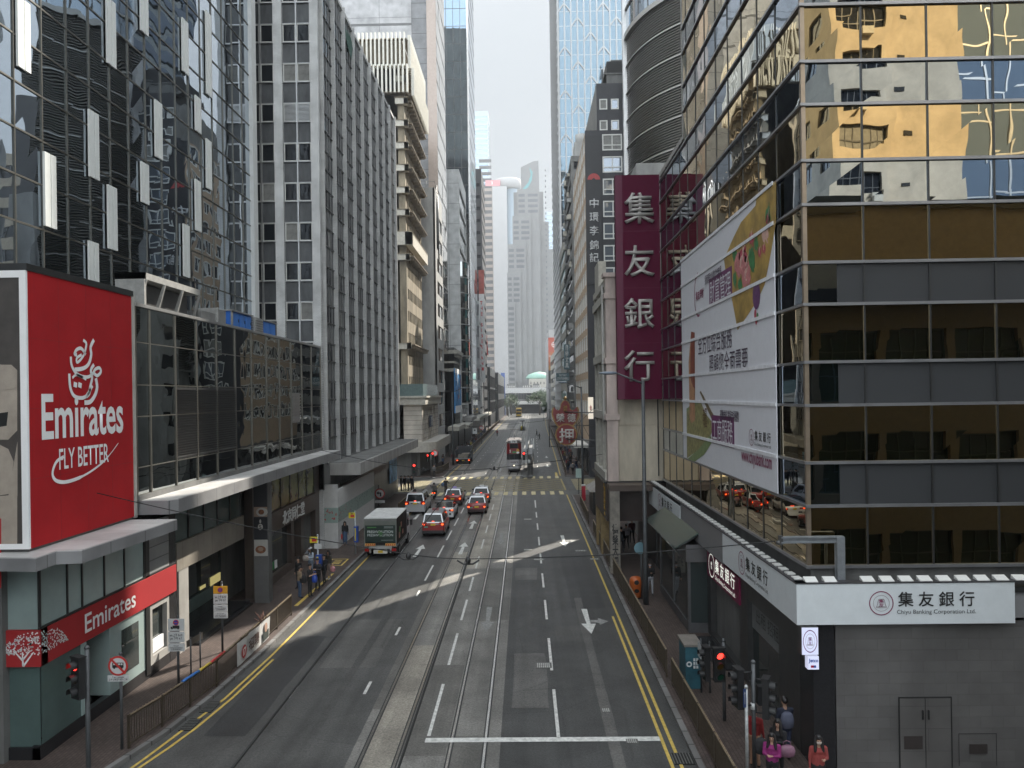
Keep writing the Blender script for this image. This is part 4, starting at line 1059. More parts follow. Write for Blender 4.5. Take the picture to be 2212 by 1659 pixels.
label('全方位綜合服務', c3(1208,590), c3(1427,510), .85, TXT)
label('照顧您全面需要', c3(1281,710), c3(1530,655), .85, TXT)
label('運籌帷幄 掌握商場優勢', c2_(668,440), c2_(878,460), .42, TXT, .01)
plaque(c2_(585,600), c2_(808,635), .95, '工商服務')
ya, za = AX(*c2_(985,720), XR-.12); yb, zb = AX(*c2_(1235,760), XR-.12)
bank_sign(bn, fb, ya, (za+zb)/2+.1, ya-yb, .008, rev=True)
label('www.chiyubank.com', c2_(905,905), c2_(1243,985), .62, MARL, .015)
# picture of a carved rod and a jade disc at the far lower corner
mb = MB()
v = onB([c2_(*p) for p in ((295,370),(300,920),(400,850),(530,730),(575,640),(570,510),(500,420),(450,285))], .006); mb.add(v, [tuple(range(len(v)))], 0)
v = onB([c2_(*p) for p in ((305,930),(390,955),(490,880),(580,740),(560,660),(430,820))], .010); mb.add(v, [tuple(range(len(v)))], 1)
v = onB([c2_(*p) for p in ((295,410),(330,375),(460,290),(455,275),(330,340),(295,380))], .0105); mb.add(v, [tuple(range(len(v)))], 1)
v = onB([c2_(*p) for p in ((440,190),(452,175),(625,500),(580,505))], .012); mb.add(v, [tuple(range(len(v)))], 2)
v = onB([c2_(318,-140+0), c2_(345,-480), c2_(385,-470), c2_(388,150), c2_(388,500), c2_(350,535), c2_(330,480)], .014); mb.add(v, [tuple(range(len(v)))], 3)
v = onB([c2_(335,20), c2_(345,-480), c2_(385,-470), c2_(388,150), c2_(365,130)], .016); mb.add(v, [tuple(range(len(v)))], 4)
mb.build('seal_picture', [mat('jade_field', (.26,.24,.10), .5, var=.5, vs=5), mat('jade_rim', (.20,.27,.12), .5, var=.2), mat('cord', (.15,.11,.05), .5, var=.3), mat('carved_rod', (.45,.24,.13), .5, var=.3, vs=2), mat('carved_rod_dark', (.22,.06,.035), .5, var=.4, vs=4)], bn)
ya, za = AX(*c2_(500,470), XR-.12)
text('lettering', '商圖', fb, fb.pt(ya, za, .02), 1, mat('seal_ink', (.12,.05,.02), .5), bn, fit=(.75,.9), extrude=.004)
# ground floor: front wall
fgr = FR('F', 21.4); fgs = FR('R', 7.85)
BLOCK = tiles('grey_block_wall', (.108,.104,.102), (.124,.12,.117), .62, .31, .006, 'XZ', .55, .003, mcol=(.10,.095,.09))
mb = MB(); fgr.box(mb, 8.5, 24, 0, 4.2, -.3, 0); mb.build('block_wall', BLOCK, b5)
mb = MB(); mb.box(7.86, 8.45, 21.35, 22.4, 0, 4.19); mb.build('corner_pier', GRAN, b5)
DOORM = tiles('grey_door', (.115,.11,.107), (.125,.12,.116), 3, .62, .004, 'XZ', .5, .002)
xd0, xd1 = AY(1945,1600,21.38)[0], AY(2055,1600,21.38)[0]; zd = AY(2000,1508,21.38)[1]
mb = MB(); xm = (xd0+xd1)/2
for a, b in ((xd0, xm-.012), (xm+.012, xd1)): fgr.box(mb, a, b, .15, zd, .0, .025)
d_ = mb.build('double_door', DOORM, b5)
mb = MB(); fgr.box(mb, xd0-.03, xd0, .15, zd+.03, 0, .03); fgr.box(mb, xd1, xd1+.03, .15, zd+.03, 0, .03); fgr.box(mb, xd0, xd1, zd, zd+.03, 0, .03); fgr.box(mb, xm-.012, xm+.012, .15, zd, 0, .01); mb.build('door_gap', DARK, d_)
mb = MB(); fgr.box(mb, xm-.10, xm-.06, 1.5, 1.75, .025, .06); fgr.box(mb, xm+.06, xm+.10, 1.5, 1.75, .025, .06); mb.build('handle', BLACKM, d_)
zv = AY(1970,1590,21.38)[1]
mb = MB(); fgr.box(mb, AY(1953,1600,21.38)[0], AY(1993,1600,21.38)[0], AY(1970,1618,21.38)[1], zv, .026, .035); mb.build('vent_plate', mat('vent_bronze', (.05,.042,.04), .5, .3), d_)
mb = MB(); fgr.box(mb, AY(2095,1600,21.38)[0], AY(2133,1600,21.38)[0], AY(2110,1628,21.38)[1], AY(2110,1608,21.38)[1], .0, .03); mb.build('vent_plate', MATS['vent_bronze'], b5)
mb = MB()
a0, a1, z1_ = AY(2072,1600,21.38)[0], AY(2154,1600,21.38)[0], AY(2110,1585,21.38)[1]
fgr.box(mb, a0, a1, z1_-.012, z1_, 0, .008); fgr.box(mb, a0, a0+.012, .2, z1_-.012, 0, .008); fgr.box(mb, a1-.012, a1, .2, z1_-.012, 0, .008); mb.build('hatch_outline', DARK, b5)
# street side shops
DW = mat('dark_shop_wall', (.045,.045,.045), .35, var=.2)
mb = MB(); fgs.grid(mb, 22.4, 46.3, 0, 4.15, [(24.2,27.6),(28.6,33.0),(33.8,35.0),(41.0,43.2)], [(.3,3.2)], -.5, 0); mb.build('shop_pier', DW, b5)
mb = MB(); fgs.panes(mb, [24.2,25.9,27.6], [.3,3.2], -.2, .003); fgs.panes(mb, [33.8,35.0], [.3,3.2], -.2, .003); mb.build('shop_window', SHOPG, b5)
mb = MB(); fgs.box(mb, 24.2, 27.6, 2.2, 3.2, -.19, -.17); mb.build('shop_valance', mat('valance', (.17,.18,.18), .5), b5)
text('lettering', '出租 招租', fgs, fgs.pt(25.9, 2.75, -.165), 1, BLACKL, b5, fit=(2.4,.5), extrude=.004)
mb = MB(); fgs.box(mb, 28.6, 33.0, .14, 3.2, -.45, -.35)
for k in range(24): fgs.box(mb, 28.6, 33.0, .2+k*.125, .26+k*.125, -.35, -.32)
mb.build('shutter', CONCD, b5)
mb = MB(); mb.box(7.1, 7.9, 29.0, 33.0, .131, .17); mb.build('ramp_plate', GRAN, b5)
# projecting shop window bay and glass awning
mb = MB(); mb.box(7.0, 7.9, 33.6, 40.6, .13, .55); mb.box(6.9, 7.9, 33.4, 40.8, 3.25, 4.0); mb.box(7.0,7.12,33.6,33.75,.55,3.25); mb.box(7.0,7.12,40.45,40.6,.55,3.25); mb.box(7.0,7.1,36.95,37.1,.55,3.25); mb.build('window_bay', mat('bay_metal', (.13,.13,.135), .4, .5), b5)
mb = MB(); f70 = FR('R', 7.05); f70.panes(mb, [33.75,36.95], [.55,3.25], 0, .003); f70.panes(mb, [37.1,40.45], [.55,3.25], 0, .003); FR('F',33.66).panes(mb, [7.12,7.85], [.55,3.25], 0, .002); mb.build('bay_glass', SHOPG, b5)
aw = thing('glass_awning', 'sloping greenish glass awning projecting over the pavement by the bank', 'awning', (7.2, 37, 4.1))
AWG = mat('awning_glass', (.035,.06,.052), .12, var=.25, vs=.8, spec=.8)
mb = MB(); pa = [(6.35,33.2,3.9),(6.35,41.0,3.9),(7.4,41.0,4.55),(7.4,33.2,4.55)]
mb.add(pa + [(x,y,z-.05) for x,y,z in pa], [(0,1,2,3),(7,6,5,4),(0,4,5,1),(1,5,6,2),(2,6,7,3),(3,7,4,0)]); mb.build('glass_sheet', AWG, aw)
mb = MB()
for y in (33.3,37.1,40.9): mb.tube([(6.4,y,3.83),(7.45,y,4.47)], .035, 6)
mb.build('bracket', ALUD, aw)
art = thing('wall_poster', 'dark framed picture panel in the shop wall under the awning', 'poster', (7.8, 42, 1)); mb = MB(); fgs.box(mb, 41.0, 43.2, .9, 3.2, -.1, .02); mb.build('picture', mat('dark_picture', (.07,.06,.055), .4, var=.9, vs=1.5), art); mb = MB(); fgs.grid(mb, 40.9,43.3,.8,3.3,[(41.0,43.2)],[(.9,3.2)],-.05,.05); mb.build('frame', ALUD, art)
# lit box sign on the corner pier
lb = thing('light_box_sign', 'glowing white box sign with a purple bell emblem on the corner pier', 'sign', (7.6, 21.2, 3))
LBX = glow('sign_light', (.74,.78,1.0), .30)
xa, xb = 7.46, 7.92; fl_ = FR('F', 21.1)
zt, zb = AY(1749,1355,21.1)[1], AY(1749,1415,21.1)[1]
mb = MB(); mb.box(xa, xb, 21.1, 21.34, zb+.0, zt); mb.build('housing', ALUD, lb); mb = MB(); fl_.box(mb, xa+.01, xb-.01, zb+.01, zt-.01, 0, .012); mb.build('lit_face', LBX, lb)
emblem(lb, fl_, (xa+xb)/2, (zt+zb)/2, .31, .016, sq=.62, ink=mat('purple_ink', (.16,.02,.16), .5))
z2, z3 = AY(1749,1418,21.1)[1], AY(1749,1446,21.1)[1]
mb = MB(); fl_.box(mb, xa+.16, xb, z3, z2, -.2, .012); mb.build('lit_panel', LBX, lb)
text('lettering', 'Jetco', fl_, fl_.pt((xa+xb)/2+.08, z2-.12, .016), 1, mat('blue_ink', (.02,.08,.35), .5), lb, fit=(.26,.13), extrude=.004, bold=.03)
mb = MB(); fl_.box(mb, xa+.24, xa+.32, z3+.05, z2-.24, .013, .017, 0); fl_.box(mb, xa+.32, xa+.38, z3+.05, z2-.24, .013, .017, 1); mb.build('card_mark', [mat('red_ink', (.4,.02,.05), .5), MATS['blue_ink']], lb)
# steel gallows holding the tram span wire
gw = thing('wire_bracket', 'grey steel bracket frame holding a tram span wire on the corner roof', 'bracket', (8.6, 21.5, 5.1))
GS = mat('galvanised_steel', (.27,.29,.31), .45, .5, var=.15, vs=6)
xp = AY(1816,1200,21.6)[0]; zt = AY(1816,1160,21.6)[1]; xe = AY(1688,1166,21.6)[0]
mb = MB(); mb.box(xp-.11,xp+.11,21.55,21.59,5.14,zt); mb.box(xp-.11,xp+.11,21.71,21.75,5.14,zt); mb.box(xp-.02,xp+.02,21.59,21.71,5.14,zt); mb.build('post', GS, gw)
mb = MB(); mb.box(xe,xp+.1,21.57,21.73,zt-.16,zt-.12); mb.box(xe,xp+.1,21.57,21.73,zt-.02,zt+.02); mb.box(xe,xp+.1,21.63,21.67,zt-.12,zt-.02); mb.build('arm', GS, gw)
mb = MB(); mb.box(xe-.05,xe+.04,21.58,21.72,zt-.2,zt+.05); mb.lathe([(.05,0),(.07,.1),(.04,.2)], (xe-.12,21.65,zt-.15), 'X', 10); mb.build('insulator', ALUD, gw)

# big maroon sign across the pavement
rs = thing('projecting_sign', 'huge maroon vertical sign with four raised grey characters beside the glass bank', 'sign', (6.7, 44.9, 10.2))
fq = FR('F', 44.75)
mb = MB(); mb.box(5.43, 7.99, 44.75, 45.35, 10.24, 23.27); mb.build('box', mat('sign_maroon', (.085,.006,.027), .6, var=.06, vs=.5, spec=.12), rs)
mb = MB(); fq.box(mb, 5.43, 5.83, 10.25, 23.26, 0, .015)
for z in (13.5, 16.7, 20.0): fq.box(mb, 5.43, 7.99, z, z+.02, 0, .006)
mb.build('seam', mat('sign_maroon_edge', (.10,.008,.035), .6), rs)
CHG = mat('raised_grey', (.34,.32,.30), .4, .2, var=.08)
for ch, py in zip('集友銀行', (450, 564, 677, 790)):
    x, z = AY(1381, py, 44.7); text('raised_character', ch, fq, (x, 44.75, z), 1, CHG, rs, fit=(1.75,1.8), extrude=.16, bold=.012)
mb = MB()
for z in (11, 14, 17, 20, 22.5): mb.box(7.99, 8.25, 44.95, 45.1, z, z+.15)
mb.build('wall_bracket', ALUD, rs)

# ================================================================== RIGHT 2: old arcade pawnshop
b6 = thing('arcade_house', 'weathered old pawnshop house on pavement pillars with a pink stucco corner', 'building', (7, 50, 0))
STU = mat('beige_stucco', (.56,.50,.40), .85, var=.14, vs=.9, dirt=.2, stretch=(1,1,.25))
PINK = mat('pink_stucco', (.54,.45,.41), .85, var=.14, vs=1.2, dirt=.25, stretch=(1,1,.3), bump=.03, bs=3)
CREAM = mat('cream_paint', (.46,.44,.39), .8, var=.1, dirt=.2)
SHUT = mat('green_shutter', (.02,.075,.065), .5, var=.25, vs=4)
f6 = FR('R', 5.0); f6f = FR('F', 46.5)
mb = MB(); mb.box(5.5, 12, 46.52, 54.0, 5.3, 17.2); mb.build('wall', STU, b6)
mb = MB(); mb.box(4.95, 5.6, 46.3, 47.0, 5.3, 17.6)
for z in (9.0, 12.4, 16.3): mb.box(4.85, 5.7, 46.2, 47.1, z, z+.35)
mb.box(4.8, 5.75, 46.15, 47.15, 17.6, 17.85); mb.build('corner_pilaster', PINK, b6)
mb = MB(); f6f.box(mb, 5.7, 12, 8.7, 9.5, -.1, .06); f6f.box(mb, 5.7, 12, 16.9, 17.5, -.1, .06); mb.build('string_course', STU, b6)
mb = MB()
for y in (49.2, 51.6, 53.8): mb.box(4.95, 5.4, y-.2, y+.2, 5.3, 17.3)
for z in (5.3, 9.0, 12.6, 16.2): mb.box(4.85, 5.6, 47.0, 54.1, z, z+.5)
mb.box(4.9,5.5,47.0,54.1,17.1,17.5); mb.box(4.9,5.4,50,52.5,17.5,19.2); mb.build('verandah_frame', CREAM, b6)
for a, b in ((47.1,49.0),(49.4,51.4),(51.8,53.6)):
    for z0, z1 in ((6.7,9.0),(10.4,12.6),(14.0,16.2)):
        mb = MB(); f6.box(mb, a, b, z0, z1, -.35, -.3)
        for k in range(12): f6.box(mb, a+.05, b-.05, z0+.05+k*(z1-z0)/12.5, z0+.15+k*(z1-z0)/12.5, -.3, -.24)
        mb.build('shutter', SHUT, b6)
for z in (5.85, 9.55, 13.15):
    mb = MB()
    for k in range(22): y = 47.15+k*.3; f6.box(mb, y, y+.12, z, z+.75, -.3, -.2)
    mb.build('balustrade', CREAM, b6)
mb = MB(); mb.tube([(4.85,47.15,17.2),(4.85,47.15,9.3),(4.85,47.05,8.9)], .07); mb.tube([(4.85,47.15,12.4),(4.85,47.15,12.5)], .1); mb.build('drain_pipe', STONE, b6)
mb = MB(); mb.box(4.7, 12, 46.25, 54.2, 5.2, 5.32); mb.build('ledge', GRAN, b6)
mb = MB(); mb.box(4.86, 12, 46.45, 46.8, 2.9, 5.2); mb.box(4.86, 5.15, 46.8, 54, 2.9, 5.2); mb.build('fascia', mat('dark_brown_fascia', (.035,.022,.018), .45, var=.15), b6)
text('lettering', '德\n榮', FR('R',4.86), (4.86, 47.6, 4.1), 1, GOLDL, b6, fit=(.9,2.0), extrude=.03, bold=.04)
mb = MB(); mb.box(7.8, 12, 46.5, 54, 0, 5.2); mb.build('arcade_wall', DW, b6)
PILL = mat('pillar_stone', (.235,.215,.185), .7, var=.2, vs=2, dirt=.2)
mb = MB(); mb.box(4.88, 5.45, 44.85, 45.4, .13, 4.9); mb.box(4.84, 5.49, 44.8, 45.45, .13, .4); mb.build('pillar', PILL, b6)
mb = MB(); mb.box(4.88, 5.4, 50.3, 50.9, .13, 2.9); mb.box(4.88,5.4,53.4,53.95,.13,2.9); mb.build('pillar', mat('pillar_gold', (.26,.19,.09), .6, var=.2), b6)
mb = MB(); mb.box(4.88, 7.8, 44.85, 46.45, 4.9, 5.25); mb.build('arcade_beam', BROWNP, b6)
text('lettering', '德\n榮\n大\n押', FR('F',44.85), (5.165, 44.85, 1.75), 1, BLACKL, b6, fit=(.36,2.5), extrude=.006, bold=.03)
# pawnshop neon sign hung over the road
ps = thing('pawnshop_sign', 'red and gold bat shaped pawnshop sign hung over the road on a steel frame', 'sign', (2.9, 56, 6.2))
yP = 55.5
fp = FR('F', yP); W2 = lambda x, y: AY(972+x*.1953, 756+y*.1953, yP)
REDP = mat('sign_red', (.15,.012,.014), .5, var=.15, vs=1); GOLDP = mat('sign_gold', (.22,.13,.04), .45, .3, var=.4, vs=4)
def outline(pts, s):
    cx = sum(p[0] for p in pts)/len(pts); cz = sum(p[1] for p in pts)/len(pts); return [(cx+(p[0]-cx)*s, cz+(p[1]-cz)*s) for p in pts]
wing = [(1143,625),(1165,655),(1200,668),(1222,640),(1228,600),(1250,565),(1275,548),(1300,565),(1325,600),(1330,640),(1355,668),(1390,655),(1415,625),(1432,690),(1420,760),(1380,830),(1330,870),(1225,870),(1175,830),(1140,760),(1125,690)]
wp = [tuple(v) for v in smooth_pts([W2(*p)+(0,) for p in wing+[wing[0]]], 3)]; wp = [(p[0], p[1]) for p in wp][:-1]
cc = W2(1288, 935); rr_ = abs(W2(1410, 935)[0]-cc[0])
def slab(mb, pts, n0, n1, mi=0):
    k = len(pts); v = [fp.pt(x, z, n0) for x, z in pts]+[fp.pt(x, z, n1) for x, z in pts]
    mb.add(v, [tuple(range(k)), tuple(range(k,2*k))]+[(i,(i+1)%k,k+(i+1)%k,k+i) for i in range(k)], mi)
mb = MB(); slab(mb, wp, -.15, .0); slab(mb, [(cc[0]+rr_*math.cos(a*.2094), cc[1]+rr_*math.sin(a*.2094)) for a in range(30)], -.18, .03); mb.build('gold_rim', GOLDP, ps)
mb = MB(); slab(mb, outline(wp, .90), 0, .02); slab(mb, [(cc[0]+rr_*.88*math.cos(a*.2094), cc[1]+rr_*.88*math.sin(a*.2094)) for a in range(30)], .03, .05); mb.build('red_face', REDP, ps)
for s, x, y, w, h in (('榮',1222,750,.62,.62),('德',1345,750,.62,.62),('押',1290,945,1.05,1.05)):
    p = W2(x, y); text('raised_character', s, fp, (p[0], yP, p[1]), 1, mat('sign_pale', (.45,.43,.40), .5), ps, fit=(w,h), extrude=.08, bold=.014)
p = W2(1277, 645); text('raised_character', '囍', fp, (p[0], yP, p[1]), 1, GOLDP, ps, fit=(.32,.42), extrude=.06, bold=.02)
mb = MB(); mb.lathe([(.02,0),(.12,.08),(.14,.18),(.06,.3)], (W2(1275,545)[0], yP-.05, W2(1275,560)[1]), 'Z', 10); mb.build('finial', GOLDP, ps)
fr_ = MB()
for z in (W2(1290,685)[1], W2(1290,985)[1]): fr_.tube([(cc[0]-.2,yP+.1,z),(5.1,54.0,z-.05)], .045, 6); fr_.tube([(W2(1100,800)[0],yP+.2,z),(cc[0],yP+.2,z)], .03, 6)
for x in (W2(1100,800)[0], W2(1195,800)[0], W2(1400,800)[0], W2(1470,800)[0]): fr_.tube([(x,yP+.2,W2(1290,1075)[1]),(x,yP+.2,W2(1290,650)[1])], .03, 6)
fr_.tube([(W2(1100,1)[0],yP+.2,W2(1290,1068)[1]),(5.0,yP+.2,W2(1290,1068)[1])], .035, 6); fr_.tube([(W2(1100,1)[0],yP+.2,W2(1290,840)[1]),(5.0,yP+.2,W2(1290,840)[1])], .03, 6)
for (a, b) in (((1400,685),(1470,1000)),((1470,685),(1400,1000)),((1400,840),(1600,640)),((1400,700),(1600,1060))): fr_.tube([(W2(*a)[0],yP+.2,W2(*a)[1]),(W2(*b)[0],yP+.2,W2(*b)[1])], .018, 5)
fr_.build('steel_frame', ALUD, ps)

# ================================================================== RIGHT 3: curved louvred tower
b7 = thing('curved_tower', 'tall tower with a curved front of dark louvres and pale bands behind the bank', 'building', (14, 74, 0))
def arc(n, off=0.0):
    # quarter curve from the far left post round to the near right
    P = []
    for i in range(n+1):
        t = i/n; a = math.pi*(1.02) + t*math.pi*.27
        P.append((27.2+(14.0+off)*math.cos(a), 96.6+(16.4+off)*math.sin(a)))
    return P
A0 = arc(18); LOUV = mat('louvre_bronze', (.075,.07,.06), .3, .6, var=.2); BANDM = mat('pale_band', (.27,.265,.25), .35, .5, var=.1)
def wall_arc(mb, P, z0, z1, mi=0, jit=0):
    for a, b in zip(P, P[1:]):
        mb.quad((a[0]+random.uniform(-jit,jit),a[1],z0), (b[0]+random.uniform(-jit,jit),b[1],z0), (b[0],b[1],z1), (a[0],a[1],z1), mi)
def shelf(mb, P, Q, z0, z1, mi=0):
    for a, b, c, d in zip(P, P[1:], Q[1:], Q): 
        mb.quad((d[0],d[1],z0),(c[0],c[1],z0),(c[0],c[1],z1),(d[0],d[1],z1),mi); mb.quad((a[0],a[1],z1),(b[0],b[1],z1),(c[0],c[1],z1),(d[0],d[1],z1),mi); mb.quad((a[0],a[1],z0),(b[0],b[1],z0),(c[0],c[1],z0),(d[0],d[1],z0),mi)
core = arc(18, -.5)
mb = MB(); mb.prism([p for p in core if p[0] < 19.5] + [(18.3, 97.4)], 0, 110); mb.build('core', CONCD, b7)
P1 = arc(18, .18); P2 = arc(18, .35)
for zb in arange(14, 54.4, 12)[:-1]:
    mb = MB(); zt = zb+3.36
    for k in range(11): shelf(mb, core, A0, zb+.12+k*.29, zb+.24+k*.29)
    mb.build('louvre_bank', LOUV, b7)
    mb = MB(); shelf(mb, core, P1, zb-.10, zb+.04); mb.build('pale_band', BANDM, b7)
for zb in (54.6, 63.4, 72.2, 81.0, 89.8):
    mb = MB(); wall_arc(mb, A0, zb+.3, zb+8.5, jit=.01); mb.build('curved_glazing', TGLASS, b7)
    mb = MB(); shelf(mb, core, P2, zb-.3, zb+.3); shelf(mb, core, P1, zb+3.4, zb+3.6); mb.build('pale_band', BANDM, b7)
    mb = MB()
    for p in A0[::3]: mb.box(p[0]-.05, p[0]+.05, p[1]-.08, p[1]+.04, zb+.3, zb+8.5)
    mb.build('mullion', ALUD, b7)
mb = MB(); mb.box(A0[0][0]-.45, A0[0][0]+.15, A0[0][1]-.1, A0[0][1]+.8, 0, 110); mb.build('edge_post', ALU, b7)
mb = MB(); mb.box(14.5, 19, 84, 97, 0, 14); mb.build('base_wall', CONCR, b7)
for k_, (ya_, yb_, xb_, zz_) in enumerate(((55.0, 62.7, 13.0, 27), (67.0, 68.2, 9.7, 29), (76.2, 80.0, 11.0, 22))):
    band_tower_later.append((('first', 'second', 'third')[k_], ya_, yb_, xb_, zz_))

# ================================================================== RIGHT 4: dark block with white windows
b8 = thing('dark_block', 'dark grey block with white framed windows and a vertical sign strip, right side', 'building', (14, 108, 0))
DGREY = mat('charcoal_wall', (.035,.035,.04), .6, var=.15, vs=1.5)
fD = FR('F', 98.0); X8 = 8.15
mb = MB(); mb.box(X8+.3, 30, 98.35, 122, 0, 43.6); mb.box(9.8+.3, 30, 98.9, 118, 43.6, 50); mb.box(11.6, 16, 103, 112, 50, 55); mb.build('core', mat('dark_core', (.02,.02,.02), .8), b8)
rowsD = [(43.57-2.82*k-2.06, 43.57-2.82*k) for k in range(14)]
colsD = [(10.33,12.85),(14.0,16.5),(17.7,20.2),(21.4,23.9),(25.1,27.6)]
mb = MB(); fD.grid(mb, X8, 30, 0, 43.9, colsD, sorted(rowsD), -.35, 0)
mb.box(X8, 30, 98.0, 98.35, 43.9, 44.1)
fU = FR('F', 98.6); cu = [(10.1,11.1),(11.57,12.57),(13.1,14.1),(14.7,15.7),(16.3,17.3),(18,19),(20,21),(22,23)]
fU.grid(mb, 9.75, 30, 44.0, 50.3, cu, [(44.3,45.57),(46.95,48.3)], -.3, 0); mb.build('wall', DGREY, b8)
WPANE = mirror('pale_window_glass', (.22,.25,.29), .006, .5, .03, .6, .8)
windows(b8, fD, [(a,b,z0,z1) for a,b in colsD for z0,z1 in rowsD if z1 > 4], WFRAME, WPANE, n=-.1, fw=.16, fd=.16, mull=1, trans=1, cap=80)
windows(b8, fU, [(a,b,z0,z1) for a,b in cu for z0,z1 in ((44.3,45.57),(46.95,48.3))], WFRAME, WPANE, n=-.1, fw=.14, fd=.14, cap=100)
fDs = FR('R', X8)
mb = MB(); bays = [(98.9+3.4*k, 101.6+3.4*k) for k in range(7)]
TAN = mat('tan_cladding', (.36,.27,.19), .6, var=.12, vs=1)
fDs.grid(mb, 98.36, 122, 4.5, 43.8, bays, sorted([(a+.1,b) for a,b in rowsD if a > 5]), -.3, 0); mb.build('side_wall', TAN, b8)
windows(b8, fDs, [(a+.05,b-.05,z0+.15,z1) for a,b in bays for z0,z1 in rowsD if z0 > 5], WFRAME, DGLASS, n=-.22, fw=.14, fd=.2, mull=1, name='side_window', cap=90)
mb = MB(); mb.box(9.75, 9.8, 98.9, 118, 44.1, 50.3); mb.box(11.5,14.5,102.5,102.6,50.3,53.0); mb.box(11.2,15.5,102.4,108,53,53.2); mb.box(12.2,14.8,103.5,106,53.2,55.4); mb.build('roof_room', CONCD, b8)
ss = thing('strip_sign', 'black vertical sign strip with five white characters and a red half disc', 'sign', (9.1, 97.9, 22))
fV = FR('F', 97.9)
mb = MB(); fV.box(mb, X8-.02, 10.15, 24.5, 43.4, -.05, .05); mb.build('board', mat('strip_black', (.022,.022,.025), .5), ss)
for ch, py in zip('中環李錦記', (439, 469, 498, 529, 556)):
    x, z = AY(1284, py, 97.8); text('lettering', ch, fV, (x, 97.9, z), 1, mat('strip_white', (.55,.55,.55), .5), ss, fit=(1.15,1.2), extrude=.09, bold=.01)
x, z = AY(1283, 388, 97.8); mb = MB()
k = 14; v = [fV.pt(x+.8*math.cos(math.pi*i/k), z+.8*math.sin(math.pi*i/k), .1) for i in range(k+1)]+[fV.pt(x-.25,z,.1),fV.pt(x,z+.25,.1),fV.pt(x+.25,z,.1)]
mb.add(v, [tuple(range(len(v)))]); mb.build('half_disc', mat('disc_red', (.38,.05,.05), .5), ss)
# shops at its foot
mb = MB(); fDs.grid(mb, 98.4, 122, .13, 4.5, [(99.5+4*k,103+4*k) for k in range(5)], [(.2,3.3)], -.4, .02); mb.build('shop_front', DW, b8)
LITS = glow('lit_shop', (1.0,.93,.82), .5)
for k in range(5):
    mb = MB(); fDs.panes(mb, [99.5+4*k,103+4*k], [.2,3.3], -.3, .002); mb.build('shop_window', LITS if k in (1,3) else SHOPG, b8)
mb = MB(); mb.box(6.3, 8.2, 99, 110, 3.7, 4.1); mb.prism([(6.0+1.2*math.cos(a*.314)+1.0, 113+2.2*math.sin(a*.314)) for a in range(20)], 3.2, 3.6); mb.build('canopy', mat('canopy_white', (.62,.60,.56), .6), b8)
# ================================================================== farther buildings, left side
def band_tower(name, label, X0, X1, Y0, Y1, z1, wall, glass, face, dz=3.3, z0=4.0, win=.5, proud=.25, mull=0, mmat=None, front=True, side=True, loc=None, frame=None):
    t = thing(name, label, 'building', loc or ((X0+X1)/2, Y0, 0))
    mb = MB(); mb.box(X0+.3, X1-.3, Y0+.3, Y1-.3, 0, z1-.4); mb.build('core', MATS.get('dark_core') or DARK, t)
    nfl = int((z1-z0)/dz)
    mb = MB(); ff = FR('F', Y0); fs = FR('L', X1) if face == 'L' else FR('R', X0)
    zz = [(z0+k*dz+dz*(1-win)*.5, z0+k*dz+dz*(1+win)*.5) for k in range(nfl)]
    if front: ff.grid(mb, X0, X1, 0, z1, [(X0+.5, X1-.5)], zz, -.3, 0)
    else: ff.box(mb, X0, X1, 0, z1, -.3, 0)
    if side: fs.grid(mb, Y0+.302, Y1, 0, z1, [(Y0+.8, Y1-.5)], zz, -.3, 0)
    else: fs.box(mb, Y0+.302, Y1, 0, z1, -.3, 0)
    mb.box(X0+.01, X1-.01, Y0+.01, Y1-.01, z1-.3, z1-.01)
    mb.build('wall', wall, t)
    for (a, b) in zz[:70]:
        mb = MB()
        if front: ff.panes(mb, arange(X0+.5, X1-.5, max(1,int((X1-X0)/2.2))), [a, b], -proud, .008)
        if side: fs.panes(mb, arange(Y0+.8, Y1-.5, max(1,int((Y1-Y0)/2.2))), [a, b], -proud, .008)
        if mb.v: mb.build('window_band', glass, t)
    if mull:
        mb = MB()
        if front:
            for u in arange(X0+.5, X1-.5, max(1,int((X1-X0)/mull)))[1:-1]: ff.box(mb, u-.07, u+.07, z0, z1-.3, -.26, -.03)
        if side:
            for u in arange(Y0+.8, Y1-.5, max(1,int((Y1-Y0)/mull)))[1:-1]: fs.box(mb, u-.07, u+.07, z0, z1-.3, -.26, -.03)
        mb.build('mullion', mmat or ALUD, t)
    return t
for lab_, ya_, yb_, xb_, zz_ in band_tower_later:
    band_tower('lane_house', lab_ + ' slim grey house hidden behind the arcade house, by the lane to the side road', 8.2, xb_, ya_, yb_, zz_, CONCR, DGLASS, 'R', dz=3, win=.45, front=False)  # hidden blocks added and sized to cut the sunlight into road streaks
# brown house with sun shelves and a crown of white fins
BRN = mat('brown_concrete', (.30,.255,.185), .85, var=.2, vs=.8, dirt=.35, stretch=(1,1,.25))
BRND = mat('brown_shelf', (.25,.21,.155), .8, var=.2, vs=.9, dirt=.2)
bX, bY0, bY1 = -15.45, 102.0, 117.5
t = thing('brown_house', 'weathered brown house with concrete sun shelves and a crown of white vertical fins', 'building', (-19, 104, 0))
mb = MB(); mb.box(-28, bX-.3, bY0+.3, bY1, 9.8, 55.0); mb.build('core', MATS.get('dark_core') or DARK, t)
fl = [11.0+2.95*k for k in range(15)]; ff = FR('F', bY0); fs = FR('L', bX)
mb = MB()
ff.grid(mb, -28, bX, 9.8, 55, [(-16.35,-15.75),(-18.6,-17.2),(-20.6,-19.0),(-22.6,-21.0)], [(z+.9, z+2.3) for z in fl], -.3, 0)
fs.grid(mb, bY0+.302, bY1, 9.8, 55, [(bY0+1+k*1.35, bY0+1.95+k*1.35) for k in range(11)], [(z+.9, z+2.3) for z in fl], -.3, 0); mb.build('wall', BRN, t)
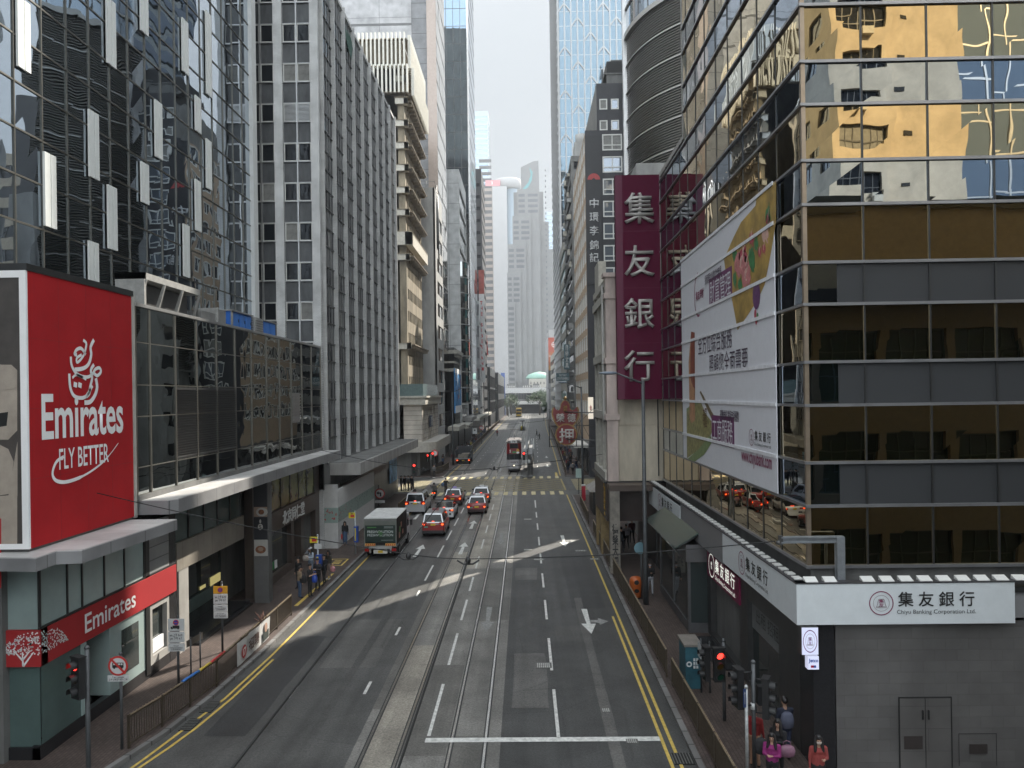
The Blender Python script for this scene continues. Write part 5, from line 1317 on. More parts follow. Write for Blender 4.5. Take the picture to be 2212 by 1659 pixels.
windows(t, ff, [(a,b,z+.9,z+2.3) for z in fl for a,b in ((-16.35,-15.75),(-18.6,-17.2),(-20.6,-19.0))], WFRAME, DGLASS, n=-.24, fw=.07, fd=.2, trans=1, cap=60)
windows(t, fs, [(bY0+1+k*1.35, bY0+1.95+k*1.35, z+.9, z+2.3) for z in fl for k in range(11)], ALUD, DGLASS, n=-.26, fw=.06, fd=.08, cap=100)
CRM = mat('cream_panel', (.56,.53,.46), .7, var=.08, dirt=.15)
for k, z in enumerate(fl):
    if k in (4, 5) : continue
    if k < 4 and k % 2: continue
    mb = MB(); ff.box(mb, -16.6, bX+.5, z-.02, z+.75, 0, .55); fs.box(mb, bY0-.55, bY0+.25, z-.021, z+.749, 0, .5); mb.build('corner_balcony', CRM, t)
    mb = MB(); ff.box(mb, -16.7, bX+.6, z+.75, z+.85, 0, .65); fs.box(mb, bY0+.3, bY1, z+.55, z+.66, 0, .95)
    for q in range(10): fs.box(mb, bY0+.9+q*1.5, bY0+1.0+q*1.5, z+.1, z+.55, 0, .85)
    mb.build('sun_shelf', BRND, t)
mb = MB(); ff.box(mb, -28, bX+.9, 30.6, 32.3, 0, .9); fs.box(mb, bY0-.9, bY1+.3, 30.62, 32.28, 0, .9); mb.build('cornice', CRM, t)
FINS = mat('cream_fin', (.70,.68,.61), .55, var=.06, dirt=.08)
for z0, z1, o in ((50.6,54.3,.5), (54.0,58.7,.1)):
    for k in range(15):
        x = bX+.3+o-.55*k-.2; mb = MB(); ff.box(mb, x-.11, x+.11, z0, z1, .35+o, .75+o); mb.build('front_fin', FINS, t)
    for k in range(22):
        y = bY0+.2+k*.72; mb = MB(); fs.box(mb, y-.10, y+.10, z0, z1, .45+o, .85+o); mb.build('side_fin', FINS, t)
mb = MB()
for z0, o in ((50.7,.5),(54.1,.5),(57.9,.1)): ff.box(mb, -28, bX+.5, z0, z0+.12, -.1, .42+o); fs.box(mb, bY0, bY1, z0, z0+.12, -.1, .5+o)
mb.box(-28, bX-.2, bY0+.2, bY1, 55, 58.0); mb.build('fin_rail', BRND, t)
# its lower corner house with stone piers
t = thing('corner_house', 'low stone corner house with grooved piers and a rounded pale canopy at the side road', 'building', (-18, 104, 0))
pX, pY0, pY1 = -13.45, 100.6, 119.0; ff = FR('F', pY0); fs = FR('L', pX)
LST = tiles('grooved_stone', (.47,.43,.38), (.50,.46,.41), 9, .62, .03, 'XZ', .75, .01)
LST2 = tiles('grooved_stone_side', (.47,.43,.38), (.50,.46,.41), 9, .62, .03, 'YZ', .75, .01)
mb = MB(); mb.box(-28, pX-.4, pY0+.4, pY1, 0, 9.6); mb.build('core', CONCD, t)
mb = MB(); ff.grid(mb, -28, pX, 4.6, 9.5, [(-15.9,-14.9),(-18.3,-17.2),(-20.6,-19.5)], [(4.7,6.1),(7.7,9.1)], -.4, 0); mb.build('front_wall', LST, t)
mb = MB(); fs.grid(mb, pY0+.402, pY1, 4.6, 9.5, [(103.0,104.4),(105.0,106.4),(109.5,110.9),(113,114.4)], [(4.7,6.1),(7.2,9.1)], -.4, .0); mb.build('side_wall', LST2, t)
windows(t, ff, [(a,b,z0,z1) for a,b in ((-15.9,-14.9),(-18.3,-17.2),(-20.6,-19.5)) for z0,z1 in ((4.7,6.1),(7.7,9.1))], ALUD, SHOPG, n=-.35)
windows(t, fs, [(a,b,z0,z1) for a,b in ((103.0,104.4),(105.0,106.4),(109.5,110.9),(113,114.4)) for z0,z1 in ((4.7,6.1),(7.2,9.1))], ALUD, SHOPG, n=-.35)
mb = MB(); mb.box(-28, pX+.5, pY0-.5, pY1, 9.5, 10.4); mb.box(-28, pX+.7, pY0-.7, pY1, 10.4, 10.65); mb.build('cornice', CREAM, t)
mb = MB(); ff.panes(mb, [-24,-21,-18,-15.5,pX+.2], [10.65,12.2], .3, .003); fs.panes(mb, [pY0-.3,105,109,113,117], [10.65,12.2], .2, .003); mb.build('glass_balustrade', mat('teal_balustrade', (.10,.15,.15), .15, spec=.8, var=.2), t)
mb = MB(); cx_ = [(-24,99.6)]+[(-13.0+1.4*math.sin(a*.1745*1.0)-0.0, 101.0-1.4*math.cos(a*.1745)) for a in range(10)]+[(-11.6,119.4),(-24,119.4)]
mb.prism(cx_, 3.3, 4.6); mb.build('canopy', mat('cream_canopy', (.40,.38,.345), .7, var=.08, dirt=.15), t)
mb = MB(); fs.grid(mb, pY0, pY1, .13, 3.3, [(102,106),(107,111),(112,117)], [(.2,3.0)], -1.5, -.8); ff.grid(mb, -28, pX-1, .13, 3.3, [(-17.5,-15.2)], [(.2,2.9)], -1.2, -.8); mb.build('shop_front', DW, t)
mb = MB(); fs.box(mb, 106.8, 109.2, 6.3, 7.9, .15, .35); sb = mb.build('sign_board', mat('navy_board', (.03,.04,.07), .4), t)
text('lettering', '鐘錶珠寶\n行有限公司', fs, fs.pt(108, 7.1, .36), 1, LETW, sb, fit=(2.0,1.2), extrude=.01)
# grey block with open galleries
t = thing('gallery_block', 'plain grey concrete block with open dark galleries stacked up its street side', 'building', (-18, 121, 0))
gX, gY0, gY1 = -13.6, 120.0, 130.5; ff = FR('F', gY0); fs = FR('L', gX)
mb = MB(); mb.box(-26, gX-1.4, gY0+.3, gY1, 0, 42); mb.build('core', DARK, t)
mb = MB(); mb.box(-26, gX-.002, gY0, gY0+.3, 0, 43.2); fs.grid(mb, gY0, gY1, 0, 43.2, [(gY0+2.2,gY1-.6)], [(5.6+3.55*k, 7.7+3.55*k) for k in range(10)], -.3, 0); mb.box(-26, gX-.3, gY0+.3, gY1, 42.5, 43); mb.build('wall', CONCR, t)
mb = MB(); mb.tube([(-15,120.5,43),(-15,120.5,44.4)], .04); mb.tube([(-20,120.5,44.3),(-13.7,120.5,44.3),(-13.7,129,44.3)], .04); mb.tube([(-13.55,122,44),(-13.5,122,34)], .12); mb.tube([(-13.55,124,43),(-13.5,124,32)], .1); mb.build('roof_rail', ALUD, t)
# tall pale slab tower
SLAB = tiles('slab_panels', (.40,.40,.41), (.43,.43,.44), 7.5, 5.4, .04, 'XZ', .6, .01, off=0)
t = thing('slab_tower', 'very tall pale grey slab tower with dark horizontal joints and a bronze glass side', 'building', (-24, 132, 0))
sX, sY0, sY1 = -14.3, 131.5, 146.0; ff = FR('F', sY0); fs = FR('L', sX)
mb = MB(); mb.box(-40, sX-.1, sY0+.3, sY1, 0, 120); mb.build('core', CONCD, t)
mb = MB(); ff.box(mb, -40, sX-4.2, 0, 120, -.3, 0); mb.build('front_wall', SLAB, t)
mb = MB(); ff.box(mb, sX-4.2, sX-1.6, 0, 120, -.3, -.1); mb.build('corner_strip', tiles('grey_strip', (.19,.195,.205), (.22,.225,.235), 9, 2.6, .05, 'XZ', .6, .01), t)
mb = MB(); ff.box(mb, sX-1.6, sX, 0, 120, -.3, .05); mb.build('bronze_edge', mat('bronze_edge', (.30,.25,.22), .35, .6, var=.1), t)
for k in range(22):
    z = 9.6+5.4*k; mb = MB(); ff.box(mb, -40, sX-4.2, z-.2, z+.2, 0, .03); mb.build('joint', ALUD, t)
for k in range(30):
    mb = MB(); fs.panes(mb, arange(sY0, sY1, 6), [4+3.8*k, 7.72+3.8*k], .02, .02); mb.build('glazing_band', mirror('bronze_glass', (.56,.48,.38), .012, .5, .05), t)
mb = MB()
for k in range(31): fs.box(mb, sY0, sY1, 3.72+3.8*k, 4+3.8*k, -.1, .05)
mb.build('transom', ALUD, t)
t = thing('roof_hut', 'pale rooftop hut with a dark window, above the white fins of the brown house', 'roof room', (-24, 119.2, 55)); mb = MB(); mb.box(-27,-19.3,118.2,119.8,40,61.5); mb.build('wall', CONCL, t); mb = MB(); mb.box(-24,-20.2,118.15,118.2,57.2,59.6); mb.build('window', DGLASS, t); mb = MB(); mb.tube([(-27,118.4,62.6),(-19.4,118.4,62.6)], .05); mb.tube([(-19.4,118.4,61.5),(-19.4,118.4,62.6)], .05); mb.tube([(-23,118.4,61.5),(-23,118.4,62.6)], .05); mb.build('rail', ALU, t)
t = thing('green_screen', 'dark green scaffold netting hung at the roof edge of the white tiled office', 'netting', (-14.6, 61, 40)); mb = MB(); mb.add([(-14.3,60.5,41.5),(-14.3,63,41.5),(-14.0,64.5,40.2),(-13.8,62.8,38.2),(-14.5,60.5,42.2),(-14.5,63,42.2)], [(0,1,2,3),(0,4,5,1)]); mb.build('net', mat('net_green', (.01,.05,.035), .8), t)
# low classical house with the blue poster
t = thing('classical_house', 'narrow grey house with a heavy classical cornice behind a blue film poster', 'building', (-16, 147, 0)); fs = FR('L', -13.3)
mb = MB(); mb.box(-24,-13.6,146.2,158.5,0,19.5); mb.build('core', CONCD, t)
mb = MB(); fs.grid(mb, 146.2, 158.5, 5, 19.8, [(147+3*k,148.8+3*k) for k in range(4)], [(6,9),(10,13)], -.3, 0); FR('F',146.2).box(mb,-24,-13.3,5,19.8,-.3,0); mb.build('wall', CONCD, t)
mb = MB(); mb.box(-24,-12.8,145.8,158.6,15.2,15.8); mb.box(-24,-12.5,145.5,158.6,18.6,19.3); mb.box(-24,-13.1,146,158.6,16.8,17.2)
for k in range(14): mb.box(-13.3,-12.7,146.6+k*.85,147+k*.85,18,18.6)
mb.build('cornice', CREAM, t)
t = thing('film_poster', 'tall blue film poster with white lower edge on the left house fronts', 'poster', (-12.6, 152, 9)); fq2 = FR('L', -12.4)
ya, zt = AX(983,795,-12.4)[0], AX(983,795,-12.4)[1]; yb = AX(1000,800,-12.4)[0]; zb = AX(983,893,-12.4)[1]
yb = min(yb, ya+13)
mb = MB(); fq2.box(mb, ya, yb, zb, zt, -.2, 0, 0); fq2.box(mb, ya, yb, zb, zb+1.3, 0, .02, 1); fq2.box(mb, ya, yb, zt-.9, zt, 0, .02, 1); mb.build('sheet', [mat('poster_blue', (.04,.22,.50), .5, var=.5, vs=.35), LETW], t)
text('lettering', '27', fq2, fq2.pt(ya+3, zb+6.5, .03), 1, LETW, t, fit=(4,1.3), extrude=.01); rr = random.Random(2); mb = MB()
for k in range(14): y = ya+.6+rr.random()*(yb-ya-1.2); z = zb+1.5+rr.random()*4; fq2.box(mb, y-.3, y+.3, z, z+rr.uniform(.8,2), .02, .03, k % 3)
mb.build('figures', [mat('fig_red', (.35,.05,.05)), mat('fig_navy', (.03,.06,.2)), mat('fig_pale', (.4,.45,.5))], t)
# pale panel house with a rounded glass corner, blue glass tower, sign slab
t = band_tower('panel_block', 'plain pale panel block with a rounded glazed corner, left of the street', -17.5, -12.95, 159.0, 178.0, 57.5, tiles('pale_panels', (.46,.47,.47), (.49,.50,.50), 5, 4.2, .05, 'XZ', .6, .01, off=0), BGLASS, 'L', dz=4.2, win=.8, front=False)
mb = MB(); cyl = [(-13.0+1.5*math.cos(a), 163.5+4.5*math.sin(a)) for a in arange(-1.57, 1.57, 10)]
for a, b in zip(cyl, cyl[1:]): mb.quad((a[0],a[1],9),(b[0],b[1],9),(b[0],b[1],38.5),(a[0],a[1],38.5))
mb.build('round_glazing', mirror('round_glass', (.42,.44,.44), .01, .5), t); mb = MB()
for z in arange(9, 38.5, 9):
    for a, b in zip(cyl, cyl[1:]): mb.add([(a[0]+.08,a[1],z-.12),(b[0]+.08,b[1],z-.12),(b[0]+.08,b[1],z+.12),(a[0]+.08,a[1],z+.12)], [(0,1,2,3)])
mb.build('round_transom', ALU, t)
BLUG = mirror('blue_tower_glass', (.20,.27,.34), .012, .35, .02)
t = thing('blue_glass_tower', 'very tall dark blue glass tower on the left of the gap of sky', 'building', (-18, 188, 0))
uX, uY0, uY1 = -12.75, 187.0, 214.0; ff = FR('F', uY0); fs = FR('L', uX)
mb = MB(); mb.box(-30, uX-.1, uY0+.1, uY1, 0, 150); mb.build('core', CONCD, t)
for k in range(33):
    mb = MB(); z = 6+4.3*k; ff.panes(mb, arange(-30, uX, 10), [z, z+1.4, z+4.2], 0, .012); fs.panes(mb, arange(uY0, uY1, 8), [z, z+1.4, z+4.2], 0, .012); mb.build('glazing_band', BLUG, t)
mb = MB()
for k in range(34): z = 5.9+4.3*k; ff.box(mb, -30, uX, z, z+.1, -.1, .05); fs.box(mb, uY0, uY1, z, z+.1, -.1, .05)
for u in arange(-30, uX, 10): ff.box(mb, u-.05, u+.05, 6, 148, -.1, .06)
mb.build('mullion', ALUD, t); mb = MB(); mb.box(uX-.15, uX+.25, uY0-.25, uY0+.2, 0, 148); mb.build('corner_fin', mat('bright_steel', (.7,.7,.7), .2, .9), t)
mb = MB(); ff.box(mb, -17, -13, 40, 50, .02, .1)
for k in range(18): ff.box(mb, -17, -13, 40.2+k*.54, 40.4+k*.54, .1, .2)
mb.build('louvre_panel', BLACKM, t)
t = band_tower('white_mesh_block', 'pale glass fronted block behind the white vertical name sign', -22, -12.4, 215.0, 231.0, 37, tiles('mesh_panels', (.40,.41,.42), (.44,.45,.46), 3, 3, .06, 'YZ', .4, .01), BGLASS, 'L', dz=6, win=.12)
t = thing('name_sign', 'white vertical slab sign with red capital letters and a red square seal', 'sign', (-11.9, 224, 10)); fq3 = FR('F', 224.5); mb = MB()
x0, x1 = AY(1035.5,700,224.5)[0], AY(1047,700,224.5)[0]; zt, zb = AY(1041,635,224.5)[1], AY(1041,826,224.5)[1]
mb.box(x0, x1, 224.5, 225.4, zb, zt); mb.build('slab', mat('sign_white', (.55,.55,.55), .5), t)
REDL = mat('sign_red_letter', (.42,.03,.03), .5)
for i, ch in enumerate('THE SIBERIAN'):
    if ch != ' ': text('letter', ch, fq3, ((x0+x1)/2-.1, 224.5, AY(1041, 654+i*11.9, 224.5)[1]), 1, REDL, t, fit=(.75 if ch != 'I' else .14, 1.05), extrude=.05, bold=.03)
mb = MB(); zc_ = AY(1041,797,224.5)[1]; fq3.box(mb, x0+.35, x1-.35, zc_-.45, zc_+.45, 0, .05); mb.build('seal', REDL, t)
mb = MB(); mb.box(x0,x1,224.6,226,zt,AY(1041,583,224.5)[1]); mb.build('red_cube', mat('cube_red', (.30,.06,.045), .5, var=.4, vs=.6), t)
t = band_tower('charcoal_tower', 'tall charcoal tower just right of the blue glass tower', -24, -12.15, 232.0, 252.0, 79, mat('charcoal_stone', (.05,.05,.055), .5, var=.1), DGLASS, 'L', dz=3.6, win=.3)
t = band_tower('dark_glass_hall', 'low dark glass hall with a blue hoarding at its far end', -24, -11.4, 256.0, 300.0, 20, mat('hall_black', (.02,.022,.026), .4), BGLASS, 'L', dz=4.5, win=.85, mull=3)
t = band_tower('dark_glass_hall', 'farther low black hall beside the distant crossing', -24, -10.3, 302.0, 395.0, 19.5, MATS['hall_black'], BGLASS, 'L', dz=6, win=.6, mull=5); mb = MB(); mb.box(-12,-10.0,395,399,0,22); mb.build('blue_hoarding', mat('hoarding_blue', (.03,.08,.28), .6), t)
t = thing('flag', 'red flag on a roof pole above the dark glass hall', 'flag', (-13.2, 255, 20)); mb = MB(); mb.tube([(-13.2,257,20),(-13.2,257,32)], .07); mb.build('pole', ALU, t); mb = MB()
for i in range(6): z0 = 31-i*1.1; mb.quad((-13.2+.1*(i%2),257,z0),(-13.2+.1*((i+1)%2),257,z0-1.1),(-12.1+.25*i/5-.15*((i+1)%2),257.2,z0-1.5),(-12.2+.25*i/5-.15*(i%2),257.2,z0-.4))
mb.build('cloth', mat('flag_red', (.50,.03,.03), .6), t)
# low street canopies of the left row
for (a, b, z, o, lab) in ((131,146,4.6,1.6,'first'),(147,160,4.3,2.0,'second'),(162,180,5.2,1.5,'third'),(184,214,4.6,1.8,'fourth'),(216,250,4.5,1.8,'farthest')):
    t = thing('street_canopy', lab + ' pale shop canopy over the left pavement, counted outward from the corner house', 'canopy', (-12.5, a, z), 0, 'shop canopies on the left row'); mb = MB()
    x = -13.4+SHL((a+b)/2)*.6; mb.box(x-.3, x+o, a, b, z, z+.7); mb.build('slab', CREAM if lab != 'third' else CANC, t); mb = MB(); mb.box(x-.2,x+.1,a,b,.13,z); mb.build('shop_front', DW, t)
# ================================================================== buildings closing the view
PALE = mat('pale_facade', (.38,.38,.385), .7, var=.06, vs=.2)
STRP = mat('brown_facade', (.24,.19,.16), .7, var=.1)
Yh = 590.0
hx = lambda x: AY(x, 700, Yh)[0]; hz = lambda y: AY(1100, y, Yh)[1]
t = thing('disc_top_tower', 'hazy pale tower with a round overhanging roof disc and a brown banded side', 'building', (hx(1085), Yh, 0)); ff = FR('F', Yh)
mb = MB(); mb.box(hx(1067)+.3, hx(1099), Yh, Yh+30, 0, hz(402)); mb.build('pale_shaft', PALE, t)
mb = MB(); mb.box(hx(1040), hx(1067)+.3, Yh+.5, Yh+30, 0, hz(400)); mb.build('brown_wing', STRP, t)
for k in range(38):
    z = 8+k*4.9; mb = MB(); ff.panes(mb, [hx(1040), hx(1053.5), hx(1066.5)], [z, z+2.6], -.4, .02); mb.build('window_band', DGLASS, t)
mb = MB(); mb.lathe([(8.0,0),(8.0,hz(405))], (hx(1109), Yh+11, 0), 'Z', 20); mb.build('glass_drum', mat('drum_glass', (.22,.28,.33), .35, var=.2), t)
mb = MB(); mb.lathe([(7,hz(404)),(10.2,hz(400)),(10.4,hz(384)),(9.6,hz(381)),(.1,hz(379))], (hx(1101), Yh+11, 0), 'Z', 28); mb.build('roof_disc', PALE, t)
mb = MB(); mb.box(hx(1053), hx(1085), Yh+.2, Yh+20, hz(401), hz(388)); mb.build('roof_sign', mat('sign_rose', (.55,.22,.24), .6), t)
zq, xq = hz(394.5), hx(1067.5); mb = MB()
for s in (-1, 1): mb.add([(xq,Yh+.1,zq),(xq+s*1.0,Yh+.1,zq-.9),(xq+s*1.0,Yh+.1,zq+.9)], [(0,1,2)], 0); mb.add([(xq,Yh+.1,zq),(xq+.9,Yh+.1,zq+s*.9),(xq-.9,Yh+.1,zq+s*.9)], [(0,1,2)], 1)
mb.build('hexagon_mark', [mat('mark_red', (.6,.02,.02)), LETW], t)
Yt = 495.0
tx = lambda x: AY(x, 700, Yt)[0]; tz_ = lambda y: AY(1150, y, Yt)[1]; ff = FR('F', Yt)
STC = mat('stepped_stone', (.18,.182,.185), .75, var=.1, vs=.15)
t = thing('stepped_tower', 'tall stepped tower with stacked setbacks and a blank screen on its top slab', 'building', (tx(1150), Yt, 0))
for n_, (xa, xb, yt, off) in enumerate(((1097,1113,652,0),(1097,1126,587,2),(1099,1138,524,4),(1110,1150,461,6),(1121,1170,401,8))):
    z1 = tz_(yt); mb = MB(); mb.box(tx(xa), tx(xb), Yt+off, Yt+off+12, 0, z1); o = mb.build('setback', STC, t)
    wz = z1-5; mb = MB(); f_ = FR('F', Yt+off); k = 0
    while wz > (6 if n_ == 0 else tz_((652,652,587,524,461)[n_])) and k < 40:
        w = tx(xb)-tx(xa)
        for a, b in ((.06,.34),(.48,.92)) if n_ else ((.12,.85),): f_.box(mb, tx(xa)+w*a, tx(xa)+w*b, wz, wz+1.9, -.02, .06)
        wz -= 3.5; k += 1
    mb.build('window_rows', mat('far_window', (.06,.065,.075), .3), o)
mb = MB(); mb.box(tx(1113), tx(1179), Yt+12, Yt+40, 0, tz_(404)); mb.box(tx(1179), tx(1190), Yt+12, Yt+40, 0, tz_(470)); mb.box(tx(1190), tx(1203), Yt+12, Yt+40, 0, tz_(531)); mb.build('main_slab', STC, t)
mb = MB(); f_ = FR('F', Yt+12)
for k in range(42):
    for x in (1160, 1184): f_.box(mb, tx(x)-.35, tx(x)+.35, 12+k*3.55, 13.3+k*3.55, -.02, .08)
mb.build('small_windows', MATS['far_window'], t)
mb = MB(); mb.extr([(tx(1130),tz_(402)),(tx(1170),tz_(402)),(tx(1169),tz_(337)),(tx(1158),tz_(338)),(tx(1130),tz_(351))], 'Y', Yt+10, Yt+22); mb.build('top_slab', STC, t)
mb = MB(); v = [(tx(x), Yt+9.9, tz_(y)) for x, y in ((1134,398),(1146,385),(1152,368),(1149,352),(1156,362),(1154,380),(1146,395),(1138,401))]; mb.add(v, [tuple(range(8))]); mb.build('screen_mark', mat('mark_teal', (.10,.30,.32), .5), t)
t = band_tower('far_blue_tower', 'pale blue tower far behind, between dark tower and disc tower', AY(1005,500,640)[0], AY(1058,500,640)[0], 640, 670, AY(1045,240,640)[1], mat('far_blue', (.36,.44,.50), .4), BLUG, 'L', dz=4, win=.6)
t = band_tower('far_blue_tower', 'small blue tower just right of the stepped tower', AY(1178,500,760)[0], AY(1206,500,760)[0], 760, 780, AY(1190,457,760)[1], MATS['far_blue'], BLUG, 'L', dz=4, win=.5)
# green domed hall, footbridges
Yd = 470.0; dx = lambda x: AY(x, 800, Yd)[0]; dz_ = lambda y: AY(1160, y, Yd)[1]
t = thing('domed_hall', 'low stone hall with a pale green copper dome at the end of the street', 'building', (dx(1162), Yd, 0))
mb = MB(); mb.box(dx(1143), dx(1200), Yd, Yd+25, 0, dz_(818)); mb.build('wall', CREAM, t)
mb = MB(); mb.lathe([(8.2,dz_(818)),(8.6,dz_(815)),(6.8,dz_(808)),(3.5,dz_(804)),(.2,dz_(802))], (dx(1166), Yd+9, 0), 'Z', 26); mb.build('dome', mat('copper_green', (.25,.42,.35), .6, var=.1), t)
mb = MB()
for k in range(7): mb.box(dx(1146)+k*2, dx(1146)+k*2+.5, Yd-.05, Yd, dz_(830), dz_(825))
mb.build('slit_windows', DARK, t)
Yb = 415.0; qx = lambda x: AY(x, 800, Yb)[0]; qz = lambda y: AY(1140, y, Yb)[1]
t = thing('footbridge', 'white covered footbridge crossing the far end of the street, upper of the two', 'footbridge', (0, Yb, 12))
mb = MB(); mb.box(qx(1090), qx(1200), Yb, Yb+5, qz(849), qz(837.5)); mb.build('parapet', mat('bridge_white', (.5,.5,.49), .6), t)
mb = MB(); mb.box(qx(1090), qx(1200), Yb+.3, Yb+4.7, qz(862), qz(849)); mb.build('glazing', DGLASS, t)
mb = MB()
for k in range(20): x = qx(1090)+k*1.45; mb.box(x, x+.2, Yb+.1, Yb+.3, qz(862), qz(849))
mb.box(qx(1092), qx(1096), Yb, Yb+4, 0, qz(862)); mb.box(qx(1186), qx(1190), Yb, Yb+4, 0, qz(862)); mb.build('post', ALUD, t)
Yb = 432.0
t = thing('footbridge', 'lower farther footbridge with a pale roof beneath the white one', 'footbridge', (0, Yb, 6)); mb = MB(); mb.box(qx(1100), qx(1185), Yb, Yb+6, 5.2, 6.9); mb.build('roof', MATS['bridge_white'], t); mb = MB(); mb.box(qx(1100), qx(1185), Yb+2, Yb+5, 0, 5.2); mb.build('station_wall', DARK, t)
for k, (xa, xb, lab) in enumerate(((1093,1112,'left'),(1128,1150,'middle'),(1152,1166,'right'))):
    t = thing('plant_room', lab + ' grey plant room on the roofs behind the white footbridge', 'plant room', (qx((xa+xb)/2), 450, 12)); mb = MB(); mb.box(qx(xa), qx(xb), 450, 458, 8, qz(828+3*(k%2))); mb.build('wall', CONCD, t); mb = MB()
    for j in range(4): mb.box(qx(xa)+j*1.2+.3, qx(xa)+j*1.2+.9, 449.8, 450, qz(836), qz(832))
    mb.build('louvre', ALU, t)
# ================================================================== farther buildings, right side
zY = 215.0; zX0 = AY(1208, 400, zY)[0]; zX1 = zX0+22
t = thing('zigzag_tower', 'tall pale blue tower with white fins and slanting braces in a zigzag pattern', 'building', (20, zY, 0)); ff = FR('F', zY); fs = FR('R', zX0)
ZG = mirror('pale_blue_glass', (.13,.18,.22), .010, .4, .04); WFIN = mat('tower_white', (.52,.53,.54), .5, var=.04)
mb = MB(); mb.box(zX0+.1, zX1, zY+.1, zY+48, 0, 150); mb.build('core', CONCR, t)
pitch = (AY(1250,400,zY)[0]-AY(1236,400,zY)[0])
for k in range(36):
    z = 4+4.05*k; mb = MB(); ff.panes(mb, arange(zX0+.6, zX1, 11), [z, z+1.2, z+4.0], 0, .012); mb.build('glazing_band', ZG, t)
mb = MB(); fs.box(mb, zY, zY+48, 0, 150, -.1, .02)
for k in range(60): fs.box(mb, zY+.5, zY+47, 4+2.4*k, 4.5+2.4*k, .02, .25)
mb.build('side_wall', WFIN, t)
mb = MB()
for k in range(37): z = 3.95+4.05*k; ff.box(mb, zX0, zX1, z, z+.1, -.1, .04)
mb.build('transom', ALU, t)
nf = int(22/pitch)
for k in range(nf+1):
    x = zX0+.3+k*pitch; mb = MB(); ff.box(mb, x-.17, x+.17, 0, 150, 0, .35); mb.build('fin', WFIN, t)
rr = random.Random(4)
for k in range(nf):
    x = zX0+.3+k*pitch; mb = MB(); z = 20+(k % 2)*8.1+(k % 3)*4
    while z < 146:
        a, b = (x+.15, x+pitch-.15) if k % 2 == 0 else (x+pitch-.15, x+.15)
        mb.add([ff.pt(a,z,.18), ff.pt(a,z+.55,.18), ff.pt(b,z+2.6,.18), ff.pt(b,z+2.05,.18), ff.pt(a,z,.3), ff.pt(a,z+.55,.3), ff.pt(b,z+2.6,.3), ff.pt(b,z+2.05,.3)], [(0,1,2,3),(7,6,5,4),(0,4,5,1),(1,5,6,2),(2,6,7,3),(3,7,4,0)]); z += 12.15
    mb.build('brace', WFIN, t)
for zb_ in (62, 84):
    mb = MB(); ff.box(mb, zX0+4, zX1, zb_, zb_+4, .03, .1); mb.build('dark_band', ALUD, t) if zb_ == 62 else None
t = band_tower('teal_window_block', 'narrow pale block with teal window bands before the zigzag tower', 9.85, 22, 178, 206, 48, CREAM, mat('teal_glass', (.05,.25,.25), .15, spec=.8), 'R', dz=4.2, win=.55)
t = band_tower('balcony_house', 'grimy old house crowded with balconies and air conditioners, right row', 9.7, 22, 150, 176, 57, CONCD, DGLASS, 'R', dz=3.1, win=.5)
rr = random.Random(9)
for k in range(60):
    y = 150.5+rr.random()*25; z = 8+rr.randint(0, 15)*3.1; mb = MB(); w = rr.uniform(.6,1.6); mb.box(9.7-rr.uniform(.3,.9), 9.7, y, y+w, z, z+rr.uniform(.5,1.2)); mb.build('balcony_box', (CONCD, CRM, ALUD, PLANTG)[k % 4], t)
mb = MB(); mb.box(10.5, 13.5, 151, 156, 57, 60); mb.lathe([(1.2,60),(1.2,62)], (12,153,0), 'Z', 12); mb.build('roof_tank', CONCR, t)
t = band_tower('slim_house', 'low grey house between the dark block and the balcony house', 8.35, 20, 122.5, 148.5, 7, CONCR, DGLASS, 'R', dz=3, win=.45, front=True)
t = band_tower('cream_house', 'cream house row before the advert building, right side', 10.9, 25, 268, 318, 26, CREAM, DGLASS, 'R', dz=3.4, win=.5)
ay = 322.0; ax0, ax1 = AY(1183.5,760,ay)[0], AY(1206,760,ay)[0]
t = thing('advert_building', 'pale building wearing a tall faded red and orange bank advertisement', 'building', (ax1, ay, 0)); ff = FR('F', ay)
mb = MB(); mb.box(ax0, ax0+16, ay, ay+30, 0, AY(1195,729,ay)[1]); mb.box(ax0+.6, ax0+14, ay+.5, ay+20, AY(1195,729,ay)[1], AY(1195,712,ay)[1]); mb.build('wall', PALE, t)
zz = [AY(1195,y,ay)[1] for y in (729,760,790,800,828)]
mb = MB(); ff.box(mb, ax0+.3, ax0+12, zz[1], zz[0], 0, .1, 0); ff.box(mb, ax0+.3, ax0+12, zz[2], zz[1], 0, .1, 1); ff.box(mb, ax0+.3, ax0+12, zz[3], zz[2], 0, .1, 2); ff.box(mb, ax0+.3, ax0+12, zz[4], zz[3], 0, .1, 3)
mb.build('advert', [mat('advert_red', (.42,.11,.08), .5), mat('advert_rust', (.42,.15,.08), .5), mat('advert_amber', (.46,.24,.08), .5), ALUD], t)
text('lettering', 'Live every\nmoment', ff, (ax0+3.0, ay, zz[1]-2.2), 1, LETW, t, fit=(4.8,2.0), extrude=.13)
mb = MB(); ring(mb, (ax0+2.8, zz[0]-3.0), .95, 1.15, ff, .13, 0); ring(mb, (ax0+2.8, zz[0]-3.0), .95, 1.15, ff, .131, 0, sq=.45); ff.box(mb, ax0+1.7, ax0+3.9, zz[0]-3.1, zz[0]-2.9, .12, .135); mb.build('globe_mark', LETW, t)
